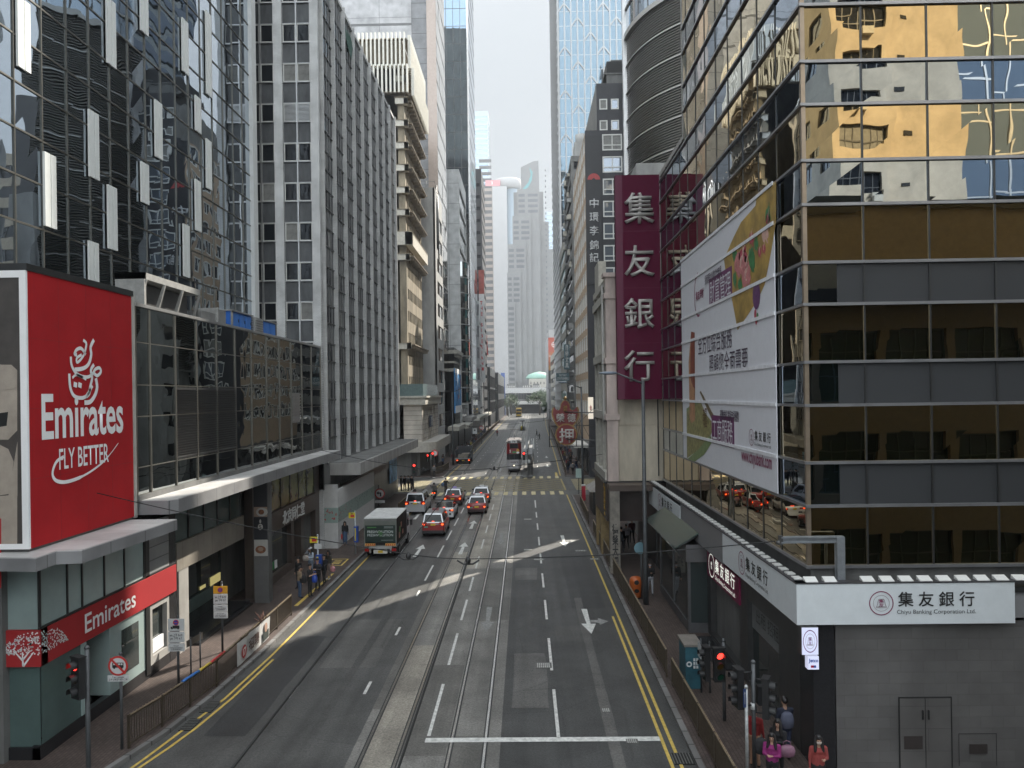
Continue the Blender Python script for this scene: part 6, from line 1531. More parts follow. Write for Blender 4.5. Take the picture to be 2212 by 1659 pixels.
# signs hung over the right lane
def hung(name, label, px0, px1, py0, py1, Y, s, fit, m, tm, vert=False):
    x0, x1 = AY(px0,(py0+py1)/2,Y)[0], AY(px1,(py0+py1)/2,Y)[0]; z1, z0 = AY(px0,py0,Y)[1], AY(px0,py1,Y)[1]
    t = thing(name, label, 'sign', ((x0+x1)/2, Y, z0)); mb = MB(); mb.box(x0, x1, Y, Y+.4, z0, z1); mb.build('board', m, t)
    text('lettering', s, FR('F', Y), ((x0+x1)/2, Y, (z0+z1)/2), 1, tm, t, fit=((x1-x0)*fit[0], (z1-z0)*fit[1]), extrude=.03, bold=.02)
    mb = MB(); mb.tube([(x1,Y+.2,z1-.3),(9.5,Y+1,z1-.3)], .06, 6); mb.tube([(x1,Y+.2,z0+.3),(9.5,Y+1,z0+.3)], .06, 6); mb.build('bracket', ALUD, t)
TEAL = mat('sign_teal', (.06,.11,.13), .5, var=.2)
hung('shop_sign', 'dark teal vertical stationery sign with four pale Chinese characters', 1218.5, 1231, 744, 798, 133, '日\n發\n文\n具', (.62,.9), TEAL, mat('pale_letter', (.45,.46,.46), .5))
hung('shop_sign', 'dark teal horizontal English stationery sign hung beneath the vertical one', 1202, 1230, 806, 823, 128, 'YAT FAT\nSTATIONERS', (.86,.7), TEAL, MATS['pale_letter'])
hung('shop_sign', 'white glowing shop sign with red edge beside the old house, far right pavement', 1271, 1282, 858, 905, 88, '金', (.5,.3), glow('sign_lit_pale', (1,.9,.75), .3), mat('sign_red2', (.5,.05,.05)))
for (a, b, z, o, lab) in ((150,176,4.4,1.6,'nearest'),(178,206,4.5,1.6,'middle'),(212,262,4.8,1.8,'farthest')):
    t = thing('street_canopy', lab + ' dark shop canopy over the right pavement beyond the dark block', 'canopy', (9, a, z)); mb = MB()
    x = 7.9+SHR((a+b)/2); mb.box(x-o, x+.8, a, b, z, z+.5); mb.build('slab', CONCD, t); mb = MB(); mb.box(x+.1,x+.7,a,b,.13,z); mb.build('shop_front', DW, t)
# trees at the far end
LEAF = mat('leaf_dark', (.045,.075,.03), .6, var=.4, vs=1.5); BARK = mat('bark', (.07,.055,.04), .9, var=.2)
def tree(label, x, y, h, r, n=900, sd=1, ls=.45):
    t = thing('tree', label, 'tree', (x, y, 0)); rr = random.Random(sd); mb = MB()
    mb.tube([(x,y,0),(x+.2,y,h*.3),(x-.1,y,h*.55)], [.35,.28,.16], 7)
    cl = []
    for k in range(9):
        a = k*2.4; d = r*rr.uniform(.25,.7); c = Vector((x+d*math.cos(a), y+d*math.sin(a), h*rr.uniform(.5,.88))); cl.append((c, r*rr.uniform(.3,.5)))
        mb.tube([(x,y,h*.45),((x+c.x)/2,(y+c.y)/2,h*.6),tuple(c)], [.14,.09,.03], 5)
    mb.build('trunk', BARK, t); mb = MB()
    for k in range(n):
        c, q = cl[k % 9]; d = Vector((rr.gauss(0,1),rr.gauss(0,1),rr.gauss(0,.8))).normalized()*q*rr.random()**.33; p = c+d
        u = Vector((rr.gauss(0,1),rr.gauss(0,1),rr.gauss(0,1))).normalized(); w = u.orthogonal().normalized(); s = ls*rr.uniform(.6,1.3); mb.quad(p-u*s, p-w*s*.6, p+u*s, p+w*s*.6)
    mb.build('crown', LEAF, t)
gx = lambda px, Y: AY(px, 860, Y)[0]
tree('dense dark tree under the left end of the white footbridge', gx(1104,400), 400, 11, 5.0, 900, 1)
tree('slimmer dark tree hard against the blue hoarding, far left', gx(1096,392), 392, 9.5, 3.4, 700, 2)
tree('broad dark tree under the right part of the white footbridge', gx(1166,395), 395, 12.5, 7.0, 1300, 3)
tree('small tree at the right kerb, lower than the broad tree', gx(1182,340), 340, 7.5, 3.2, 700, 4)
tree('dark tree right of the broad tree, by the lamp columns', gx(1190,385), 385, 11, 5.0, 800, 5)
# ================================================================== street furniture
POLEG = mat('pole_grey', (.085,.09,.095), .5, .3, var=.2, vs=5)
POLED = mat('pole_dark', (.05,.055,.06), .5, .3, var=.2)
SIGB = mat('signal_black', (.012,.012,.013), .5)
REDLIT = glow('signal_red', (1.0,.03,.02), 2.4)
LENSR, LENSA, LENSG = mat('lens_red', (.06,.008,.008), .2), mat('lens_amber', (.06,.035,.006), .2), mat('lens_green', (.006,.05,.03), .2)
SIGNW = mat('sign_plate_white', (.56,.57,.57), .45, var=.06)
SIGNBK = mat('sign_back', (.22,.23,.23), .5, .3)
def signal_head(parent, c, ang, lit=True, back=False):
    """c: centre of the middle lens, ang: direction it faces (0 = towards the camera, + = turned to the right)"""
    dx, dy = math.sin(ang), -math.cos(ang); d = Vector((dx,dy,0)); s = Vector((-dy,dx,0)); c = Vector(c)
    M = lambda u, n, z: tuple(c+s*u+d*n+Vector((0,0,z)))
    mb = MB(); q = [(-.17,-.11),(.17,-.11),(.17,.06),(-.17,.06)]
    v = [M(u,n,-.52) for u,n in q]+[M(u,n,.52) for u,n in q]; mb.add(v, [(0,3,2,1),(4,5,6,7),(0,1,5,4),(1,2,6,5),(2,3,7,6),(3,0,4,7)])
    v = [M(u*1.15,n*1.2,.52) for u,n in q]+[M(u*1.15,n*1.2,.56) for u,n in q]; mb.add(v, [(0,3,2,1),(4,5,6,7),(0,1,5,4),(1,2,6,5),(2,3,7,6),(3,0,4,7)])
    h = mb.build('signal_head', SIGB, parent)
    for i, z in enumerate((.33, 0, -.33)):
        mb = MB(); k = 14; v = [M(.12*math.cos(6.283*j/k), -.0+.07, z+.12*math.sin(6.283*j/k)) for j in range(k)]; mb.add(v, [tuple(range(k))])
        mb.build('lens', (REDLIT if lit else LENSR) if i == 0 else (LENSA if i == 1 else LENSG), h)
        mb = MB(); k = 10; R_ = .13
        ring_ = [math.pi*(-.12+1.24*j/k) for j in range(k+1)]
        for a, b in zip(ring_, ring_[1:]):
            A = [M(R_*math.cos(a),.06,z+R_*math.sin(a)), M(R_*math.cos(b),.06,z+R_*math.sin(b)), M(R_*math.cos(b),.22,z+R_*math.sin(b)-.01), M(R_*math.cos(a),.22,z+R_*math.sin(a)-.01)]
            mb.quad(*A)
        mb.build('visor', SIGB, h)
    return h
def pole(parent, x, y, z0, z1, r=.057, m=None, name='pole', cap=True):
    mb = MB(); mb.tube([(x,y,z0),(x,y,z1)], r, 10)
    if cap: mb.lathe([(r*1.15,0),(r*1.15,.04),(r*.6,.08),(.005,.09)], (x,y,z1), 'Z', 10)
    mb.build(name, m or POLEG, parent)
def signal(label, px, Y, ptop, heads, zb=.13):
    x, zt = AY(px, ptop, Y); t = thing('traffic_light', label, 'traffic light', (x, Y, zb)); pole(t, x, Y, zb, zt)
    for (hx_, hy_, ang, lit) in heads:
        X_, Z_ = AY(hx_, hy_, Y-.2); signal_head(t, (X_, Y-.2 if abs(ang) < 1.2 else Y, Z_), ang, lit)
        mb = MB(); mb.tube([(x,Y,Z_+.45),(X_,Y-.12,Z_+.45)], .025, 6); mb.tube([(x,Y,Z_-.45),(X_,Y-.12,Z_-.45)], .025, 6); mb.build('bracket', SIGB, t)
    return t
signal('traffic light showing red on a grey post, lower left corner of the photo', 188, 19.6, 1401, [(167,1465,-.5,True)])
signal('traffic light showing red on the right pavement, standing before the railing', 1563, 24.6, 1385, [(1554,1437,.05,True),(1527,1438,-1.45,False)])
tC = signal('thick signal post with two dark heads turned away, next to the waiting women', 1627, 20.9, 1432, [(1598,1493,-1.45,False),(1658,1508,1.1,False)])
mb = MB(); x, z = AY(1639,1480,20.8); mb.box(x-.02,x+.2,20.75,21.0,AY(1639,1520,20.9)[1],AY(1639,1480,20.9)[1]); mb.build('push_button_box', SIGB, tC)
mb = MB(); x = AY(1627,1520,20.9)[0]; mb.tube([(x,20.9,AY(1627,1532,20.9)[1]),(x,20.9,AY(1627,1518,20.9)[1])], .066, 10); mb.build('pale_collar', SIGNW, tC)
signal('red traffic light at the side road, beside the blue beach poster', 893, 79.5, 1000, [(895,1012,.1,True)])
signal('twin red traffic lights on the far corner under the pale rounded canopy', 931, 97.5, 983, [(925,989,-.3,True),(935,985,.2,True)])
signal('red traffic light at the end of the tram stop island', 1140, 96.5, 975, [(1132,985,0,True)], .15)
# flat traffic signs
def plate(mb, fr, u0, u1, z0, z1, n=0, mi=0, th=.02): fr.box(mb, u0, u1, z0, z1, n, n+th, mi)
BLUER, REDR = mat('sign_blue', (.03,.06,.33), .5), mat('sign_red_ring', (.50,.03,.025), .5)
def plates(label, px, Y, ptop, pl, zb=.13, pm=None):
    x, zt = AY(px, ptop, Y); t = thing('traffic_sign', label, 'traffic sign', (x, Y, zb)); pole(t, x, Y, zb, zt, .045, pm); return t, x, Y
t, x, Y = plates('white sign plates with a no stopping symbol and a lorry, hours below', 384, 27.8, 1333, None)
f = FR('F', Y-.08); W_ = lambda px: AY(px, 1350, Y)[0]; Z_ = lambda py: AY(384, py, Y)[1]
for a, b in ((1335,1361),(1363,1386),(1388,1405)):
    mb = MB(); plate(mb, f, W_(366), W_(401), Z_(b), Z_(a)); p = mb.build('plate', SIGNW, t)
c = (W_(383), Z_(1343)); mb = MB(); disc(mb, c[0], c[1], .105, .105, .024, 0, f, 18); disc(mb, c[0], c[1], .08, .08, .026, 1, f, 18); f.box(mb, c[0]-.07, c[0]+.07, c[1]-.012, c[1]+.012, .026, .029, 0); mb.build('roundel', [REDR, BLUER], t)
mb = MB(); z = Z_(1356); f.box(mb, c[0]-.12, c[0]+.13, z, z+.11, .021, .026); f.box(mb, c[0]-.19, c[0]-.13, z, z+.07, .021, .026); disc(mb, c[0]-.14, z, .03,.03,.027,0,f,8); disc(mb, c[0]+.08, z, .03,.03,.027,0,f,8); mb.build('lorry_symbol', BLACKL, t)
text('lettering', 'am 上午 8-10\npm 下午 4-7', f, (c[0], Y-.08, Z_(1374)), 1, BLACKL, t, fit=(.46,.26), extrude=.024, bold=.01)
text('lettering', 'Except\nGeneral Holidays\n公眾假期例外', f, (c[0], Y-.08, Z_(1397)), 1, BLACKL, t, fit=(.46,.19), extrude=.024)
t, x, Y = plates('yellow topped no stopping sign above three white plates, left pavement', 479, 31.6, 1260, None, pm=POLED)
f = FR('F', Y-.08); W_ = lambda px: AY(px, 1300, Y)[0]; Z_ = lambda py: AY(479, py, Y)[1]
for k, (a, b) in enumerate(((1265,1281),(1282,1303),(1305,1320),(1321,1334))):
    mb = MB(); plate(mb, f, W_(463.5), W_(493.5), Z_(b), Z_(a)); mb.build('plate', mat('sign_amber', (.60,.32,.02), .5) if k == 0 else SIGNW, t)
c = (W_(478.5), Z_(1273)); mb = MB(); disc(mb, c[0], c[1], .11, .11, .024, 0, f, 18); disc(mb, c[0], c[1], .085, .085, .026, 1, f, 18)
for s in (-1,1): mb.add([f.pt(c[0]-.06,c[1]-s*.05,.028),f.pt(c[0]-.05,c[1]-s*.065,.028),f.pt(c[0]+.06,c[1]+s*.05,.028),f.pt(c[0]+.05,c[1]+s*.065,.028)],[(0,1,2,3)],0)
mb.build('roundel', [REDR, BLUER], t)
text('lettering', 'am 上午 8-10\npm 下午 5-7', f, (c[0], Y-.08, Z_(1292)), 1, BLACKL, t, fit=(.46,.28), extrude=.024, bold=.01)
text('lettering', 'Except\nGeneral Holidays\n公眾假期例外', f, (c[0], Y-.08, Z_(1312)), 1, BLACKL, t, fit=(.44,.2), extrude=.024)
text('lettering', 'Except taxi\npick up drop off\n的士上落客例外', f, (c[0], Y-.08, Z_(1327.5)), 1, BLACKL, t, fit=(.44,.18), extrude=.024)
t, x, Y = plates('round red ringed no bus sign with a time plate on a grey post', 261, 22.9, 1414, None)
f = FR('F', Y-.08); c = AY(259, 1436, Y); r = .30; mb = MB(); disc(mb, c[0], c[1], r, r, .02, 0, f, 26); disc(mb, c[0], c[1], r*.8, r*.8, .023, 1, f, 26); disc(mb, c[0], c[1], r, r, .0, 2, f, 26)
mb.build('disc', [REDR, SIGNW, SIGNBK], t)
mb = MB(); f.box(mb, c[0]-.17, c[0]+.17, c[1]-.05, c[1]+.10, .024, .027); 
for k in range(4): f.box(mb, c[0]-.14+k*.075, c[0]-.085+k*.075, c[1]+.03, c[1]+.08, .027, .028, 1)
disc(mb, c[0]-.11, c[1]-.055, .035, .035, .027, 0, f, 8); disc(mb, c[0]+.11, c[1]-.055, .035, .035, .027, 0, f, 8); mb.build('bus_symbol', [BLACKL, SIGNW], t)
mb = MB(); a = .23; w = .022; mb.add([f.pt(c[0]-a-w,c[1]+a-w,.03),f.pt(c[0]-a+w,c[1]+a+w,.03),f.pt(c[0]+a+w,c[1]-a+w,.03),f.pt(c[0]+a-w,c[1]-a-w,.03)],[(0,1,2,3)]); mb.build('slash', REDR, t)
mb = MB(); z = AY(259,1463,Y)[1]; f.box(mb, c[0]-.32, c[0]+.32, z-.09, z+.09, 0, .02); mb.build('time_plate', SIGNW, t); text('lettering', '7 am - midnight\n上午七時至午夜十二時', f, (c[0], Y-.08, z), 1, BLACKL, t, fit=(.56,.13), extrude=.024)
t = thing('direction_sign', 'brown finger sign board on two thin posts at the left railing', 'sign', (-12.4, 29, .13)); a, b = AY(403,1390,28.6)[0], AY(437,1375,29.6)[0]
mb = MB(); zt, zb = AY(437,1366,29.6)[1], AY(437,1380,29.6)[1]; mb.add([(a,28.6,zb-.02),(b,29.6,zb),(b,29.6,zt),(a,28.6,zt-.02),(a,28.64,zb-.02),(b,29.64,zb),(b,29.64,zt),(a,28.64,zt-.02)],[(0,1,2,3),(7,6,5,4),(0,4,5,1),(2,6,7,3),(1,5,6,2),(3,7,4,0)]); mb.build('board', mat('brown_board', (.10,.085,.07), .5), t)
for q in (.2,.8): pole(t, a+(b-a)*q, 28.68+q, .13, zt-.03, .03)
t, x, Y = plates('blue ahead arrow sign on a pale post at the right foot of the photo', 1612, 20.6, 1486, None, pm=mat('pole_pale', (.42,.43,.43), .5, .3, var=.3, vs=9))
f = FR('F', Y-.08); W_ = lambda px: AY(px, 1500, Y)[0]; Z_ = lambda py: AY(1605, py, Y)[1]
a, b, z0, z1 = W_(1600), W_(1611), Z_(1522), Z_(1481); mb = MB(); v = [(a,Y-.25,z0+.02),(b,Y-.05,z0-.06),(b,Y-.05,z1-.08),(a,Y-.25,z1)]; mb.add(v+[(p[0]+.02,p[1]+.03,p[2]) for p in v],[(0,1,2,3),(7,6,5,4),(0,4,5,1),(1,5,6,2),(2,6,7,3),(3,7,4,0)]); mb.build('plate', mat('sign_deep_blue', (.02,.05,.16), .5), t)
m_ = (a+b)/2; mb = MB(); e = lambda u, z: (a+(b-a)*u, Y-.26+.2*u, z); zm = (z0+z1)/2; mb.add([e(.42,z0+.08),e(.58,z0+.07),e(.58,zm+.1),e(.42,zm+.11)],[(0,1,2,3)]); mb.add([e(.2,zm+.1),e(.8,zm+.08),e(.5,z1-.1)],[(0,1,2)]); mb.build('arrow', SIGNW, t)
t = thing('traffic_sign', 'round blue sign seen edge on beside the tall lamp column', 'traffic sign', (5.8, 39.3, .13)); x, zt = AY(1385, 1170, 39.3); pole(t, x, 39.3, .13, zt, .045); c = AY(1382, 1183, 39.3); mb = MB(); mb.lathe([(.3,0),(.3,.03)], (c[0],39.15,c[1]), 'Y', 20); mb.build('disc', mat('sign_teal_back', (.12,.22,.26), .5), t)
t, x, Y = plates('round no left turn sign with a small plate beside the hoarding', 818, 70.0, 1050, None); f = FR('F', Y-.08); c = AY(821, 1066, Y); mb = MB(); disc(mb, c[0], c[1], .46, .46, .02, 0, f, 22); disc(mb, c[0], c[1], .37, .37, .023, 1, f, 22); mb.build('disc', [REDR, SIGNW], t)
mb = MB(); f.box(mb, c[0]+.02, c[0]+.14, c[1]-.25, c[1]+.05, .025, .028); f.box(mb, c[0]-.2, c[0]+.14, c[1]+.0, c[1]+.11, .025, .0285); mb.add([f.pt(c[0]-.3,c[1]+.05,.029),f.pt(c[0]-.1,c[1]-.1,.029),f.pt(c[0]-.1,c[1]+.22,.029)],[(0,1,2)]); mb.build('arrow', BLACKL, t)
mb = MB(); f.box(mb, c[0]-.45, c[0]+.45, c[1]-.85, c[1]-.6, 0, .02); mb.build('small_plate', SIGNW, t)
t, x, Y = plates('pale green blank sign back on a dark post by the right corner railing', 1250, 80.5, 1010, None, pm=POLED); f = FR('F', Y-.1); mb = MB(); a, b = AY(1244,1020,Y)[0], AY(1256,1020,Y)[0]; f.box(mb, a, b, AY(1250,1032,Y)[1], AY(1250,1012,Y)[1], 0, .03); mb.build('plate', mat('pale_green_plate', (.40,.52,.48), .5), t)
for (px, py, Y, s, lab) in ((939, 979, 100, 1, 'round prohibition sign above a plate on the far left corner'), (1026, 931, 140, 0, 'white plate sign among the crowd on the far left pavement'), (1040, 924, 165, 1, 'round prohibition sign farther along the left pavement'), (1174, 882, 300, 0, 'tiny distant sign at the far junction, right of the road')):
    x, z = AY(px, py, Y); t = thing('traffic_sign', lab, 'traffic sign', (x, Y, .13)); pole(t, x, Y, .13, z+.4, .05, POLED); f = FR('F', Y-.08); mb = MB()
    if s: disc(mb, x, z, .45, .45, .02, 0, f, 18); disc(mb, x, z, .34, .34, .023, 1, f, 18)
    else: f.box(mb, x-.4, x+.4, z-.5, z+.5, 0, .02, 1); f.box(mb, x-.15, x+.15, z, z+.3, .02, .023, 0)
    mb.build('face', [REDR if s else BLACKL, SIGNW], t)
# lamp columns
def lamp(label, px, py_top, Y, ex, ey, r=.1, zb=.13):
    x, zt = AY(px, py_top, Y); xe, ze = AY(ex, ey, Y); t = thing('street_lamp', label, 'street lamp', (x, Y, zb))
    mb = MB(); mb.tube([(x,Y,zb),(x,Y,3),(x,Y,zt)], [r*1.3,r,r*.8], 12); mb.build('column', POLEG, t)
    mb = MB(); mb.tube([(x,Y,zt-.15),(xe+(.5 if xe < x else -.5),Y,ze)], [.06,.04], 8); mb.build('arm', POLEG, t)
    s = -1 if xe < x else 1; mb = MB(); mb.loft([[(xe-s*.55+s*u, Y+w*math.cos(a), ze+h*math.sin(a)) for a in arange(0, 5.6, 7)] for u, w, h in ((0,.06,.05),(.15,.13,.08),(.55,.15,.09),(.8,.08,.05),(.9,.02,.02))]); mb.build('lantern', mat('lantern_blue_grey', (.16,.19,.23), .4, .3), t)
lamp('tall grey lamp column before the maroon sign, arm over the road', 1389, 822, 38.2, 1309, 806, .105)
lamp('lamp column with a glinting lantern beside the pawnshop sign', 1256, 835, 78.0, 1214, 826, .1)
lamp('lamp column on the far left corner by the tipper lorry', 977, 846, 116, 1006, 838, .1)
lamp('farther lamp column before the dark glass hall, left pavement', 1055, 846, 230, 1072, 842, .1)
lamp('distant lamp column against the dark hall, left of the bus', 1098, 850, 370, 1108, 848, .12)
lamp('distant lamp column on the right kerb near the advert building', 1188, 840, 290, 1178, 837, .12)
lamp('second distant lamp column on the right kerb, by the trees', 1183, 848, 360, 1173, 845, .12)
# pedestrian railings
RAILB = mat('railing_bronze', (.085,.068,.05), .45, .5, var=.2, vs=8); RAILT = mat('railing_top', (.33,.27,.19), .4, .6, var=.2, vs=5)
def railing(label, pts, z0=.13, h=1.02, bars=.11, panel=2.0, top=None):
    t = thing('railing', label, 'railing', (pts[0][0], pts[0][1], z0)); L = 0; segs = []
    for (a, b) in zip(pts, pts[1:]):
        d = Vector((b[0]-a[0], b[1]-a[1], 0)); n = max(1, round(d.length/panel))
        for k in range(n): segs.append((Vector((a[0],a[1],0))+d*(k/n), Vector((a[0],a[1],0))+d*((k+1)/n)))
    for i, (a, b) in enumerate(segs):
        d = b-a; u = d.normalized(); w = Vector((-u.y,u.x,0))
        def bx(mb, s0, s1, za, zb, th): 
            p = [a+u*s0-w*th, a+u*s1-w*th, a+u*s1+w*th, a+u*s0+w*th]; v = [(q.x,q.y,z0+za) for q in p]+[(q.x,q.y,z0+zb) for q in p]; mb.add(v, [(0,3,2,1),(4,5,6,7),(0,1,5,4),(1,2,6,5),(2,3,7,6),(3,0,4,7)])
        mb = MB(); bx(mb, 0, .07, 0, h, .03)
        if i == len(segs)-1: bx(mb, d.length-.07, d.length, 0, h, .03)
        mb.build('post', RAILB, t)
        mb = MB(); bx(mb, .07, d.length, h-.09, h-.04, .022); bx(mb, .07, d.length, .12, .16, .02)
        s = .16
        while s < d.length-.05: bx(mb, s, s+.022, .16, h-.09, .011); s += bars
        mb.build('panel', RAILB, t)
        mb = MB(); bx(mb, .03, d.length-.02, h-.04, h-.015, .03); s = .1
        while s < d.length: bx(mb, s, s+.02, h-.015, h+.02, .012); s += .14
        mb.build('top_rail', RAILT, t)
    return t
railing('bronze kerb railing on the near left pavement, hung with a banner and coloured wrap', [(-12.05,22.9),(-11.75,24.4),(-11.55,26),(-11.35,27.8),(-11.35,30.2),(-11.38,36.9)])
railing('long bronze railing along the right kerb by the shops, farther of two runs', [(4.98,44.3),(5.1,28.4)], bars=.09)
railing('bronze railing along the right kerb in front of the traffic lights, nearer run', [(5.13,27.6),(5.2,17.5)], bars=.09)
railing('short bronze railing at the right kerb beyond the pawnshop pillar', [(5.0,46),(5.05,58)])
railing('railing round the right corner beside the kiosk', [(5.0,62),(5.1,72),(5.6,79)])
railing('railing at the left kerb beside the motorcyclist and the corner crowd', [(-11.3,68),(-11.3,77),(-12.2,82)])
railing('railing wrapped with banners on the far left corner before the tipper lorry', [(-12.2,100.2),(-11.2,104),(-11.0,110)])
railing('long dark railing in front of the far left crowd', [(-10.6,128),(-10.2,150),(-10.0,200),(-9.9,260),(-9.7,300)], panel=5, bars=.3)
railing('dark railing along the right kerb in front of the far crowd', [(5.2,100),(5.8,128),(6.6,165),(7.4,220)], panel=3, bars=.25)
# banner and wrap on the near left railing
t = thing('recruit_banner', 'white recruiting banner with a red round mark tied to the left railing', 'banner', (-11.33, 31, .25)); f = FR('L', -11.27)
mb = MB(); ys_ = arange(29.6, 33.3, 8)
for i, (a, b) in enumerate(zip(ys_, ys_[1:])): mb.quad(f.pt(a,.2,.02*(i%2)), f.pt(b,.2,.02*((i+1)%2)), f.pt(b,1.12,.03*((i+1)%3)), f.pt(a,1.12,.03*(i%3)))
mb.build('cloth', mat('banner_cloth', (.55,.55,.54), .6, var=.1, vs=2), t); mb = MB(); disc(mb, 30.2, .62, .28, .26, .06, 0, f, 18); mb.build('red_mark', mat('banner_red', (.42,.03,.03), .5), t)
text('lettering', '17', f, f.pt(30.2,.62,.065), 1, LETW, t, fit=(.32,.3), extrude=.004, bold=.03); text('lettering', '招聘', f, f.pt(31.3,.68,.06), 1, mat('ink_brown', (.07,.03,.03), .5), t, fit=(1.2,.5), extrude=.008, bold=.03)
mb = MB(); disc(mb, 32.75, .8, .18, .2, .065, 0, f, 12); f.box(mb, 32.4, 33.1, .3, .65, .05, .062, 1); mb.build('portrait', [mat('portrait_skin', (.4,.26,.2)), mat('portrait_dark', (.03,.04,.035))], t)
t = thing('coloured_wrap', 'plastic wrap striped blue, yellow and red over the railing top', 'wrap', (-11.6, 26, 1.1))
for (p, q, c_, nm) in (((-11.60,25.6),(-11.47,26.6),(.03,.14,.42),'blue'),((-11.47,26.6),(-11.40,27.4),(.5,.36,.05),'yellow'),((-11.40,27.4),(-11.36,28.6),(.42,.03,.03),'red')):
    mb = MB(); mb.loft([[(p[0]+(q[0]-p[0])*k/4+.05*math.cos(a), p[1]+(q[1]-p[1])*k/4, 1.14+.045*math.sin(a)+.01*(k%2)) for a in arange(0,5.6,7)] for k in range(5)]); mb.build('wrap_sleeve', mat('wrap_'+nm, c_, .35, var=.2, vs=8), t)
t = thing('twig_bundle', 'bare twig bundle tied to the railing above the recruiting banner', 'twigs', (-11.3, 33, 1.1)); mb = MB(); rr = random.Random(8)
for k in range(14): mb.tube([(-11.3,32.4+k*.03,1.05),(-11.3+rr.uniform(-.25,.25),32.4+rr.uniform(-.4,.6),1.3+rr.uniform(0,.3))], .012, 4)
mb.build('twigs', mat('twig', (.12,.05,.035), .8), t)
# bin, cabinet, kiosk, bus stop posts
x, y = G(1374, 1291, .13); t = thing('litter_bin', 'round orange litter bin behind the right kerb railing', 'litter bin', (x, y, .13)); mb = MB(); mb.lathe([(.26,.05),(.29,.1),(.31,.5),(.33,.72),(.33,.85),(.30,.98),(.22,1.06),(.08,1.1)], (x,y,.13), 'Z', 24); mb.build('body', mat('bin_orange', (.38,.085,.015), .4, var=.1), t)
mb = MB(); f = FR('F', y-.335); disc(mb, x, .98, .12, .12, .0, 0, f, 16); disc(mb, x, .55, .13, .1, -.005, 0, f, 14); mb.build('opening', DARK, t); mb = MB(); mb.lathe([(.27,0),(.28,.06)], (x,y,.13), 'Z', 20); mb.build('base', BLACKM, t)
t = thing('utility_cabinet', 'teal printed utility cabinet with small white squares on the right pavement', 'cabinet', (5.8, 27.6, .13)); mb = MB(); mb.box(5.55,6.1,27.25,28.35,.13,1.62); mb.build('body', mat('cabinet_teal', (.03,.10,.13), .4, var=.45, vs=1.6), t); mb = MB(); mb.box(5.5,6.15,27.2,28.4,1.62,1.7); mb.build('lid', mat('cabinet_lid', (.20,.18,.16), .5, var=.2), t)
mb = MB(); f = FR('F', 27.25)
for i in range(2):
    for j in range(3): f.box(mb, 5.83+i*.1, 5.9+i*.1, .85+j*.13, .95+j*.13, .0, .008)
mb.build('white_squares', SIGNW, t); mb = MB(); ring(mb, (5.68,1.0), .05, .10, f, .006); mb.build('ring_mark', SIGNW, t)
t = thing('folded_sign', 'pair of pale folded sign plates on twin thin posts by the teal cabinet', 'sign', (6.2, 27.1, .13)); pole(t, 6.02, 26.9, .13, 1.95, .03); pole(t, 6.32, 26.9, .13, 1.85, .03); mb = MB(); mb.add([(5.9,26.85,1.95),(6.2,26.75,1.5),(6.2,26.75,.95),(5.9,26.85,1.45),(5.92,26.9,1.95),(6.22,26.8,1.5),(6.22,26.8,.95),(5.92,26.9,1.45)],[(0,1,2,3),(7,6,5,4),(0,4,5,1),(1,5,6,2),(2,6,7,3),(3,7,4,0)]); mb.build('plate', SIGNBK, t)
t = thing('kiosk', 'small newspaper kiosk with a pale canvas roof at the right corner', 'kiosk', (6.3, 69, .13)); mb = MB(); mb.box(5.8,7.4,66.5,70.5,.13,2.1); mb.build('stall', DW, t); mb = MB(); mb.add([(5.5,66.2,2.15),(7.6,66.2,2.15),(7.6,71,2.15),(5.5,71,2.15),(6.2,67,2.65),(6.9,67,2.65),(6.9,70,2.6),(6.2,70,2.7)],[(0,1,5,4),(1,2,6,5),(2,3,7,6),(3,0,4,7),(4,5,6,7),(3,2,1,0)]); mb.build('canvas_roof', mat('canvas', (.30,.28,.26), .8, var=.25, vs=2), t); mb = MB(); FR('F',66.48).box(mb, 6.2,7.1,.6,1.9,0,.03); mb.build('poster', mat('kiosk_poster', (.35,.36,.42), .5, var=.6, vs=3), t)
t = thing('post_box', 'slim red box beside the right corner railing', 'box', (5.7, 76, .13)); mb = MB(); mb.box(5.5,5.85,75.6,75.95,.13,1.55); mb.build('body', mat('box_red', (.42,.02,.04), .5), t); mb = MB(); mb.box(5.47,5.88,75.57,75.98,1.55,1.68); mb.build('cap', SIGNW, t)
BSY = mat('bus_stop_yellow', (.62,.52,.03), .5, var=.06); BSB = mat('bus_stop_blue', (.02,.07,.33), .4)
